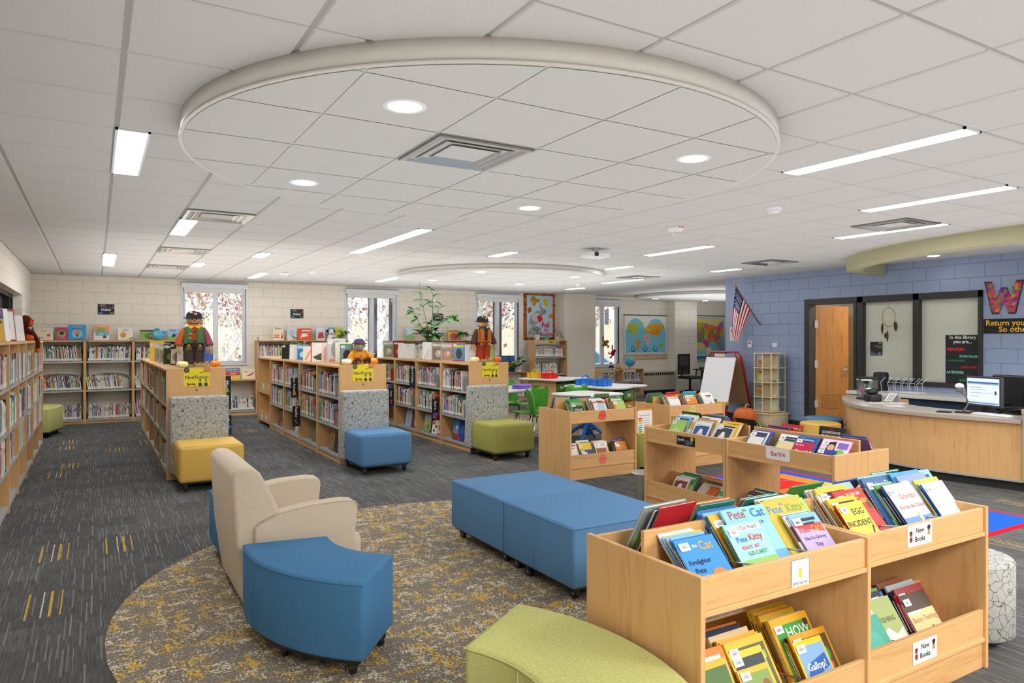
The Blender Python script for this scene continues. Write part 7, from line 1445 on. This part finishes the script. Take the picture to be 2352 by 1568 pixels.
for i in range(NS+1):
    s_ = i/NS; top = tip*(.97-.58*s_); bot = Vector((10.27, 9.21-.17*s_, 1.64-.155*s_))-W0
    for j in range(NT_+1):
        q_ = j/NT_; p = top.lerp(bot, q_); f = math.sin(s_*9+q_*1.5)*.035*q_; V.append(p+Vector((f*.9-.02*math.sin(q_*PI), f*.35, -.03*math.sin(PI*s_)*q_)))
F1 = {}; 
for i in range(NS):
    for j in range(NT_):
        canton = i < NS*7/13 and j < NT_*.40; stripe = int(i/2) % 2 == 0
        c = ('2b3a6b' if canton else 'b8222f' if stripe else 'f0eeea'); F1.setdefault(c, []).append([i*(NT_+1)+j, (i+1)*(NT_+1)+j, (i+1)*(NT_+1)+j+1, i*(NT_+1)+j+1])
for c, f in F1.items(): b.add(V, f, C(c), 0, True)
for r_ in range(9):
    for k in range(6 if r_ % 2 == 0 else 5):
        i = (.9+k*2.2+(0 if r_ % 2 == 0 else 1.1)); j = .9+r_*1.25; i0, j0 = int(i), int(j); p = V[i0*(NT_+1)+j0].lerp(V[min(NS, i0+1)*(NT_+1)+j0+1], .5)
        e1 = (V[(i0+1)*(NT_+1)+j0]-V[i0*(NT_+1)+j0]).normalized(); e2 = (V[i0*(NT_+1)+j0+1]-V[i0*(NT_+1)+j0]).normalized(); nn = e1.cross(e2).normalized()
        if nn[0] > 0: nn = -nn
        b.quad([p+nn*.004+(e1*math.cos(a)+e2*math.sin(a))*(.013 if q_ % 2 == 0 else .006) for q_, a in enumerate([k2*PI/5 for k2 in range(10)])], C('f4f4f4'))
b.build('cloth', M['matte'], t)
t = thing('dream_catcher', 'round dream catcher with brown feathers hanging on the dark window frame', 'dream catcher', (XR-.05, 6.44, 2.0)); Q = lambda u, v: (0, -u, v)
MB().tube([Q(.105*math.cos(a), -.10+.15*math.sin(a)) for a in [k*PI/18 for k in range(37)]], .006, 6, C('b8945a')).build('hoop', M['matte'], t)
b = MB()
for k in range(10): a0, a1 = k*PI/5, k*PI/5+2.2; b.tube([Q(.105*math.cos(a0), -.10+.15*math.sin(a0)), Q(.105*math.cos(a1), -.10+.15*math.sin(a1))], .0014, 4, C('d9d4c4'))
b.build('web', M['matte'], t); MB().tube([Q(0, .05), Q(0, .12)], .003, 5, C('c9b48a')).build('cord', M['matte'], t)
for u, v, L, c in ((-.10, -.18, .20, '5a4630'), (-.02, -.30, .2, '6a4a2c'), (-.05, -.34, .1, '4a3a28'), (.10, -.16, .17, '4a3826'), (.12, -.17, .16, '6a5236')):
    b = MB(); b.tube([Q(u*.8, v+.08), Q(u, v)], .0018, 4, C('c9b48a')); leaf(b, Q(u, v), (0, -u*.4, -1), L, .045, C(c), up=Vector((1, 0, 0)), droop=0); b.build('feather', M['matte'], t)

# ================================================================== things on the desk
ZD = .736
t = thing('fish_tank', 'small lidded fish tank with bright plants on the front desk', 'fish tank', (9.02, 5.72, ZD), -.5); w, d, h = .21, .16, .27
b = MB(); b.box(-w/2, w/2, -d/2, -d/2+.003, .02, h).box(-w/2, w/2, d/2-.003, d/2, .02, h).box(-w/2, -w/2+.003, -d/2, d/2, .02, h).box(w/2-.003, w/2, -d/2, d/2, .02, h); b.build('glass_walls', M['acrylic'], t)
MB().box(-w/2-.004, w/2+.004, -d/2-.004, d/2+.004, 0, .02).build('base', M['black'], t); MB().box(-w/2-.006, w/2+.006, -d/2-.006, d/2+.006, h, h+.035).build('lid', M['black'], t, bevel=.008)
b = MB(); gr = random.Random(3)
for k in range(140): x_, y_ = gr.uniform(-w/2+.01, w/2-.01), gr.uniform(-d/2+.01, d/2-.01); b.ball((x_, y_, .028+gr.uniform(0, .012)), .008, .008, .008, 6, 4, C('2f9fd8'))
o = b.build('gravel', M['gloss'], t); o['kind'] = 'stuff'
b = MB()
for k in range(26): x_ = gr.uniform(-.06, .08); leaf(b, (x_, gr.uniform(-.05, .05), .03), (gr.uniform(-.3, .3), gr.uniform(-.3, .3), 1), gr.uniform(.08, .18), .022, C(gr.choice(['2fa84a', '3fd05a', 'e0389a', 'e86a8a', '2f8a4a'])), droop=-.1)
b.build('plastic_plants', M['gloss'], t); MB().box(-w/2+.03, w/2-.06, -.02, .02, h-.008, h-.002).build('tank_fill_strip', M['downlight'], t); MB().box(w/2-.05, w/2-.01, -.03, .03, .12, h).build('filter', M['black'], t)  # glowing strip under the lid is added to brighten the tank
t = thing('barcode_printer', 'small glossy black device before the fish tank', 'desk device', (8.80, 5.50, ZD), -.4); b = MB(); b.prism([(-.09, -.08), (.08, -.08), (.08, .08), (-.09, .08)], 0, .10).build('body', M['black'], t, bevel=.02, seg=3); MB().prism([(-.085, -.07), (.05, -.07), (.05, .07), (-.085, .07)], .10, .17).build('hood', plain('gloss_black', '1c1d22', .12), t, bevel=.035, seg=4)
t = thing('desk_calendar', 'white tilted sign card beside the fish tank', 'card', (8.98, 5.36, ZD), -1.9); MB().quad([(-.07, -.05, .005), (.07, -.05, .005), (.07, .04, .11), (-.07, .04, .11)]).quad([(-.07, .04, .11), (.07, .04, .11), (.07, .09, .005), (-.07, .09, .005)]).build('card', M['white'], t); MB().quad([(-.05, -.041, .018), (.05, -.041, .018), (.05, .026, .095), (-.05, .026, .095)], C('d0c0b4')).build('print', M['paint'], t)
t = thing('loudspeaker', 'black speaker on the white wall counter by the fish tank', 'speaker', (10.45, 6.40, .756)); MB().box(-.08, .08, -.09, .09, 0, .29).build('body', M['black'], t, bevel=.03, seg=3); MB().lathe([(.055, 0), (.05, .004), (.02, -.002), (.0001, -.002)], 20, X=T(-.081, 0, .15) @ RY(-PI/2)).build('grille', M['mesh_black'], t)
t = thing('wire_rack', 'white wire file rack on the wall counter behind the desk', 'rack', (10.36, 6.05, .756))
for k in range(6): MB().tube([(0, .28-k*.11, 0), (0, .30-k*.11, .14), (.0, .22-k*.11, .22)], .004, 5).tube([(.14, .28-k*.11, 0), (.14, .30-k*.11, .14), (.14, .22-k*.11, .22)], .004, 5).tube([(0, .30-k*.11, .14), (.14, .30-k*.11, .14)], .004, 5).build('wire_divider', M['white'], t)
for xx in (0, .14): MB().tube([(xx, .30, .004), (xx, -.30, .004)], .005, 6).build('base_wire', M['white'], t)
t = thing('monitor', 'computer monitor with a lit catalogue page on the front desk', 'monitor', (8.42, 3.98, ZD), -PI/2-.28)
MB().box(-.215, .215, -.012, .03, .075, .405).build('bezel', plain('monitor_grey', '33383f', .4), t, bevel=.006); MB().box(-.195, .195, -.014, -.0125, .10, .385).build('screen', M['screen'], t)
b = MB(); F = facing_minus_y(0, -.0148, .2425)
for x0, x1, z0, z1, c in ((-.19, .19, .085, .105, '3a78c8'), (-.19, .19, .075, .083, 'a9d07a'), (-.19, .19, -.135, -.120, '6fa0d8'), (-.15, -.02, .04, .046, '9aa8b8'), (-.15, .05, .015, .02, 'b4bec8'), (-.15, .02, -.02, -.015, 'b4bec8'), (.02, .13, -.02, -.015, 'c4ccd4'), (.14, .165, -.03, .01, '4a5a78'), (-.15, -.06, -.06, -.055, 'b4bec8')): b.quad([(x0, z0, 0), (x1, z0, 0), (x1, z1, 0), (x0, z1, 0)], C(c), 0, F)
b.build('screen_content', M['paint'], t); b = MB(); b.box(-.04, .04, .02, .05, .01, .25).box(-.12, .12, -.06, .10, 0, .014); b.build('stand', M['black'], t, bevel=.004)
t = thing('barcode_scanner', 'barcode scanner on a curved stand beside the monitor', 'scanner', (8.30, 4.14, ZD), -1.2); MB().box(-.07, .07, -.06, .06, 0, .014).build('base', M['black'], t, bevel=.004); MB().tube(smoothpath([(0, 0, .01), (.05, 0, .10), (.03, 0, .18), (-.02, 0, .24)], 4), .008, 8).build('gooseneck', M['darksteel'], t); MB().box(-.06, .02, -.035, .035, .23, .29).build('head', M['darksteel'], t, bevel=.015); MB().ball((-.03, 0, .295), .045, .038, .035, 14, 8).build('scanner_top', M['white'], t)
t = thing('scanner_pad', 'flat black pad on the desk before the barcode scanner', 'pad', (8.17, 4.27, ZD), -1.3); MB().box(-.07, .07, -.05, .05, 0, .012).build('pad', M['black'], t, bevel=.004); MB().box(-.05, .05, -.035, .035, .012, .014).build('pad_face', M['mesh_black'], t)
t = thing('keyboard', 'white keyboard under the monitor on the desk', 'keyboard', (8.26, 3.82, ZD), -1.75); MB().box(-.19, .19, -.06, .06, 0, .016).build('body', M['white'], t, bevel=.004); b = MB()
for r_ in range(4):
    for k in range(14): b.box(-.175+k*.025, -.155+k*.025, -.048+r_*.025, -.028+r_*.025, .016, .021)
b.build('keys', M['winframe'], t)
t = thing('cable_bundle', 'tangle of black cables behind the monitor base', 'cables', (8.60, 3.75, ZD)); cr = random.Random(5); b = MB()
for k in range(9): b.tube(smoothpath([(cr.uniform(-.12, .12), cr.uniform(-.14, .14), cr.uniform(.01, .09)) for _ in range(5)], 5), .006, 6)
b.build('cables', M['black'], t); MB().box(-.03, .03, -.02, .02, 0, .03).build('plug_block', M['black'], t)
t = thing('monitor', 'black second screen turned away at the right edge behind the desk', 'monitor', (8.95, 3.86, ZD), PI/2); MB().box(-.27, .27, -.02, .04, .06, .41).build('bezel', M['black'], t, bevel=.02); b = MB(); b.box(-.05, .05, .04, .07, .0, .2).box(-.13, .13, -.03, .14, 0, .012).build('stand', M['black'], t)
t = thing('desk_chair', 'black mesh chair back behind the desk by the barcode scanner', 'chair', (9.35, 4.42, 0), -1.1); b = MB(); b.prism([(-.15, .20), (.15, .20), (.13, .23), (-.13, .23)], .55, 1.09); b.build('backrest', M['mesh_black'], t, bevel=.03, seg=3); MB().box(-.24, .24, -.24, .22, .43, .50).build('seat', M['black'], t, bevel=.03, seg=3); MB().cyl((0, 0, .08), (0, 0, .43), .03).build('gas_post', M['black'], t)
for k in range(5): a = k*2*PI/5; MB().tube([(0, 0, .10), (math.cos(a)*.28, math.sin(a)*.28, .03)], .02, 8).build('base_leg', M['black'], t)
t = thing('tissue_box', 'blue floral tissue box on the raised desk section', 'tissue box', (8.42, 3.36, .846), .3); MB().box(-.06, .06, -.06, .06, 0, .095, C('2f5fb0')).build('box', M['paint'], t, bevel=.003); b = MB()
for k in range(16): a = k*2.4; F = T(-.0605, 0, 0) @ Matrix(((0, 0, -1, 0), (-1, 0, 0, 0), (0, 1, 0, 0), (0, 0, 0, 1))); uu, vv = ((k*37) % 11-5)*.009, .012+((k*53) % 9)*.009; b.quad([(uu+.008*math.cos(q_*PI/4), vv+.006*math.sin(q_*PI/4), .0005) for q_ in range(8)], C('e6ecf4'), 0, F)
b.build('floral_print', M['paint'], t); b = MB(); leaf(b, (0, 0, .09), (.2, .1, 1), .09, .07, WHITE, droop=0); leaf(b, (0, 0, .09), (-.3, .2, 1), .07, .06, WHITE, droop=.1); b.build('tissue', M['paint'], t)
for x, y, rz, lab in ((8.62, 5.33, .4, 'loose printed paper lying left on the desk counter'), (8.42, 4.98, .9, 'white paper sheet lying mid desk counter'), (8.80, 5.18, .2, 'white paper sheet nearest the fish tank')):
    b = MB(); b.box(-.14, .14, -.1, .1, 0, .0015, C('eeeae6')); b.box(-.10, .10, .03, .05, .0015, .0017, C('c9a8a0')).box(-.10, .08, -.02, -.01, .0015, .0017, C('b4b4bc')); o = b.build('paper_sheet', M['paint']); o.location = (x, y, ZD); o.rotation_euler = (0, 0, rz); tag(o, lab, 'paper')
# waste bin beside the Sports bin, small red decor on the first bookcase
t = thing('waste_bin', 'translucent white plastic waste bin beside the Sports bin', 'waste bin', (4.46, 5.04, 0)); MB().lathe([(.085, 0), (.115, .29), (.122, .29), (.124, .305), (.112, .305), (.082, .01), (.0001, .01)], 28, (0, 0, 0), C('dcdcd8')).build('body', M['gloss'], t); MB().tube([(.122*math.cos(k*PI/14), .122*math.sin(k*PI/14), .297) for k in range(29)], .006, 6, C('e6e6e2')).build('rim', M['gloss'], t)
# alphabet colour map rug
t = thing('map_rug', 'bright blue rug with a colourful state map and red border by the bins', 'rug', (5.98, 3.9, 0)); x0, x1, y0, y1 = -.92, 1.0, -1.08, 1.75
MB().box(x0, x1, y0, y1, 0, .007, C('d8182c')).build('border', M['matte'], t); b = MB(); b.quad([(x0+.05, y0+.05, .0075), (x1-.05, y0+.05, .0075), (x1-.05, y1-.05, .0075), (x0+.05, y1-.05, .0075)], C('1f5fd8')); b.quad([(x0+.05, y0+.05, .0078), (x0+.55, y0+.05, .0078), (x1-.3, y1-.5, .0078), (x0+.05, y1-.3, .0078)], C('3fa0e6')); b.build('field', M['matte'], t)
b = MB(); mr = random.Random(14); cs = ['e0302c', 'f0902c', '5fae3a', 'f0c83a', 'e8702c', '8fc83a']
for i in range(6):
    for j in range(8):
        u, v = x0+.30+i*.24, y0+.36+j*.27; b.quad([(u+mr.uniform(-.02, .02), v+mr.uniform(-.02, .02), .0082), (u+.235+mr.uniform(-.02, .02), v, .0082), (u+.235, v+.265+mr.uniform(-.02, .02), .0082), (u, v+.265, .0082)], C(mr.choice(cs)))
b.quad([(x0+.80+.14*math.cos(k*PI/6)*mr.uniform(.8, 1.2), y0+.22+.07*math.sin(k*PI/6)*mr.uniform(.7, 1.2), .0084) for k in range(12)], C('e0202c')); b.build('state_map', M['matte'], t)
# ================================================================== outdoors
b = MB(); n = 24; V = []; gr = random.Random(31)
for i in range(n+1):
    for j in range(9): V.append((-25+i*3.2, YB+.3+j*5, -.35+max(0, j-2)*.62+gr.uniform(-.12, .12)*(j > 0)))
b.add(V, [[i*9+j, (i+1)*9+j, (i+1)*9+j+1, i*9+j+1] for i in range(n) for j in range(8)], smooth=True); struct(b.build('ground_outside', M['outground']))
def tree_mesh(seed, H, bark, leafcols, nleaf, spread=.5):
    rg = random.Random(seed); tb, lb = MB(), MB(); tips = []
    def grow(p, d, L, r, k):
        q_ = p+d*L; mid = (p+q_)/2+Vector((rg.uniform(-1, 1), rg.uniform(-1, 1), 0))*L*.06; tb.tube([p, mid, q_], r, 6 if k < 2 else 4, C(bark), r1=r*.65); tips.append((q_, L))
        if k >= 4: return
        for _ in range(3 if k < 3 else 2):
            nd = (d+Vector((rg.uniform(-1, 1), rg.uniform(-1, 1), rg.uniform(-.1, .7)))*spread).normalized(); grow(p.lerp(q_, rg.uniform(.55, 1)), nd, L*rg.uniform(.6, .82), r*.55, k+1)
    for _ in range(rg.choice((1, 2, 3))): grow(Vector((rg.uniform(-.1, .1), rg.uniform(-.1, .1), 0)), Vector((rg.uniform(-.25, .25), rg.uniform(-.2, .2), 1)).normalized(), H*.34, H*.014, 0)
    for _ in range(nleaf):
        p, L = rg.choice(tips); c = p+Vector((rg.gauss(0, .3), rg.gauss(0, .3), rg.gauss(0, .3)))*L; a = Vector((rg.uniform(-1, 1), rg.uniform(-1, 1), rg.uniform(-1, 1))).normalized()*rg.uniform(.04, .09); e = a.orthogonal()*.7; lb.quad([c-a, c+e, c+a, c-e], C(rg.choice(leafcols)))
    return tb, lb
pink = ['c49078', 'b47a62', 'd6b09c', 'e0c4b4', 'a4664e']; gold = ['d6b870', 'c4a050', 'e2ca94', 'b08a50']; grn = ['5f7a4a', '7a8f5a', '4a6a3f', '93a36a']
KINDS = [tree_mesh(5, 6, 'f6f2ec', pink, 900), tree_mesh(9, 7, 'eae0d6', pink, 1300), tree_mesh(14, 6, 'dccfc0', gold+pink, 1400), tree_mesh(22, 6.5, 'b0a08c', grn+gold, 2200, .6)]
first = {}
TR = [(0, 2.9, 19.6, .75), (1, 1.3, 22.5, 1), (1, 4.2, 24.5, 1.05), (0, .2, 26, 1.1), (2, 3.4, 28, 1.1), (1, 6.6, 21, .95), (0, 8.2, 23.5, 1.0), (2, 6.0, 27, 1.1), (1, 9.6, 26, 1.1), (0, 11.0, 20.8, .9), (2, 12.6, 24, 1.0), (1, 13.6, 27.5, 1.1), (3, 16.2, 23.5, 1.1), (3, 18.0, 25.5, 1.2), (2, 20.2, 27, 1.1), (3, 14.8, 29.5, 1.2), (1, 22.5, 30, 1.2)]
WH = ['pale many-stemmed tree', 'bare-branched pinkish tree', 'golden-leaved tree', 'green leafy tree']
for n_, (k, x, y, s_) in enumerate(TR):
    z = -.35+max(0, (y-YB-10)/5)*.62
    lab = '%s outside, %s' % (WH[k], ['right pane of first window', 'left pane of first window, behind', 'first window, far right', 'first window, far left', 'deep behind the first window', 'left pane of second window', 'right pane of second window', 'deep behind the second window', 'far right of second window', 'left pane of third window', 'right pane of third window', 'deep behind the third window', 'beside the parked car', 'above the parked car', 'far behind the parked car', 'deep between third and fourth windows', 'farthest beyond the fourth window'][n_])
    t = thing('tree', lab, 'tree', (x, y, z), n_*1.3, 'trees outside the windows')
    if k not in first: first[k] = (KINDS[k][0].build('trunk', M['matte'], t), KINDS[k][1].build('foliage', M['matte'], t))
    else:
        for o in first[k]: c = o.copy(); COL.objects.link(c); c.parent = t
    t.scale = (s_, s_, s_)
# dark porch posts and the parked car
for x, lab in ((5.66, 'dark brown porch post in the second window'), (6.22, 'thin dark porch post right of second window'), (9.28, 'dark brown porch post at the right edge of third window'), (12.55, 'grey porch post behind the fourth window')):
    t = thing('porch_post', lab, 'post', (x+.35, YB+1.6, -.35), 0, 'porch posts outside'); MB().box(-.09, .09, -.09, .09, 0, 3.3, C('3a2a28')).build('shaft', M['paint'], t); MB().box(-.12, .12, -.12, .12, 0, .12, C('4a3a36')).build('base', M['paint'], t)
sign('window_notice', 'white printed notice taped on the fourth window', 'notice', facing_minus_y(12.28, YB+.075, 2.17), .15, .42, [('r', .15, .1+k*.1, .85, .13+k*.1, 'a9a9c0') for k in range(8)] and [('r', .15, .12, .85, .16, 'a9a9c0'), ('r', .15, .3, .8, .34, 'a9a9c0'), ('r', .15, .5, .85, .54, 'a9a9c0'), ('r', .15, .7, .7, .74, 'a9a9c0')], 'e4e2f0', .001)
t = thing('car', 'pale blue car parked outside the fourth window', 'car', (14.2, 20.2, -.30), .15)
prof = [(-2.1, .35), (-2.15, .7), (-2.0, .95), (-1.3, 1.0), (-.6, 1.42), (.7, 1.46), (1.5, 1.05), (2.1, .95), (2.2, .6), (2.15, .35)]
def carp(pr_, y0, y1, col, nm, mat): b = MB(); n = len(pr_); b.add([(x, y0, z) for x, z in pr_]+[(x, y1, z) for x, z in pr_], [list(range(n)), list(range(n, 2*n))[::-1]]+[[i, n+i, n+(i+1) % n, (i+1) % n] for i in range(n)], C(col)); return b.build(nm, M[mat], t, bevel=.05 if nm == 'body' else 0, seg=3)
carp(prof, -.85, .85, 'a9c0dc', 'body', 'gloss'); carp([(-1.15, 1.02), (-.55, 1.36), (.0, 1.38), (.0, 1.02)], -.86, .86, '4f6f86', 'side_window', 'gloss'); carp([(.06, 1.02), (.06, 1.38), (.65, 1.39), (1.3, 1.04)], -.86, .86, '4f6f86', 'side_window', 'gloss')
for x in (-1.35, 1.35):
    for y in (-.88, .72): o = MB().cyl((x, y, .33), (x, y+.18, .33), .33, n=24, col=C('1f1f21')).build('wheel', M['paint'], t); MB().cyl((x, y-.005, .33), (x, y+.185, .33), .2, n=16, col=C('b4b8bc')).build('hubcap', M['gloss'], o)
# ================================================================== outdoors light, lamps, camera
sc = bpy.context.scene
w = bpy.data.worlds.new('daylight'); sc.world = w; w.use_nodes = True
bg = w.node_tree.nodes['Background']; bg.inputs[0].default_value = (.84, .91, 1.0, 1); bg.inputs[1].default_value = 1.25
def area(name, loc, sx, sy, power, rot=(0, 0, 0), col=(1, .98, .96)):
    l = bpy.data.lights.new(name, 'AREA'); l.shape = 'RECTANGLE'; l.size = sx; l.size_y = sy; l.energy = power; l.color = col
    o = bpy.data.objects.new(name, l); COL.objects.link(o); o.location = loc; o.rotation_euler = rot; return o
for i, (x, y) in enumerate(((1.2, -1.2), (4.2, -1.2), (7.4, -.5), (9.3, 1.0))): area('ceiling_panel_lamp', (x, y, 2.72), 1.2, 1.2, 120)
for x, y, sx, sy, e in ((4.9, 3.4, 10.0, 10.0, 135), (4.9, 11.7, 10.2, 5.8, 145), (14.3, 12.6, 4.5, 3.0, 55)): area('unseen_fill_uplight', (x, y, 1.75), sx, sy, e, (PI, 0, 0), (1, .99, .985))  # unseen upward-facing fill lights, added to brighten the ceiling
for x, y in ((12.2, 6.9), (12.2, 5.4)): area('conference_lamp', (x, y, 2.7), 1.0, .6, 32)
s = bpy.data.lights.new('sun', 'SUN'); s.energy = 2.2; s.angle = .02; s.color = (1, .95, .86)
so = bpy.data.objects.new('sun', s); COL.objects.link(so); so.rotation_euler = Euler((math.radians(38), math.radians(-16), 0)); so.location = (0, 0, 20)
cam = bpy.data.cameras.new('camera'); co = bpy.data.objects.new('camera', cam); COL.objects.link(co)
co.location = (0, 0, 1.558); co.rotation_euler = (PI/2, 0, -.5365)
cam.sensor_fit = 'HORIZONTAL'; cam.sensor_width = 36; cam.lens = 36*1609/2352; cam.shift_y = -6/2352; cam.clip_start = .05; cam.clip_end = 300
sc.camera = co
sc.view_settings.view_transform = 'Standard'; sc.view_settings.look = 'None'; sc.view_settings.exposure = 0.45
cy = sc.cycles
cy.max_bounces = 5; cy.diffuse_bounces = 3; cy.glossy_bounces = 2; cy.transmission_bounces = 4; cy.transparent_max_bounces = 8
cy.caustics_reflective = False; cy.caustics_refractive = False; cy.use_denoising = True; cy.sample_clamp_indirect = 6
cy.use_adaptive_sampling = True; cy.adaptive_threshold = .06; cy.adaptive_min_samples = 16; cy.light_sampling_threshold = .03
print('books', sum(1 for o in bpy.data.objects if o.get('category') == 'book'))
for o in bpy.data.objects:
    if o.get('category') == 'book' and len(o['label'].split()) < 5: print('SHORT', o.name, o['label'])
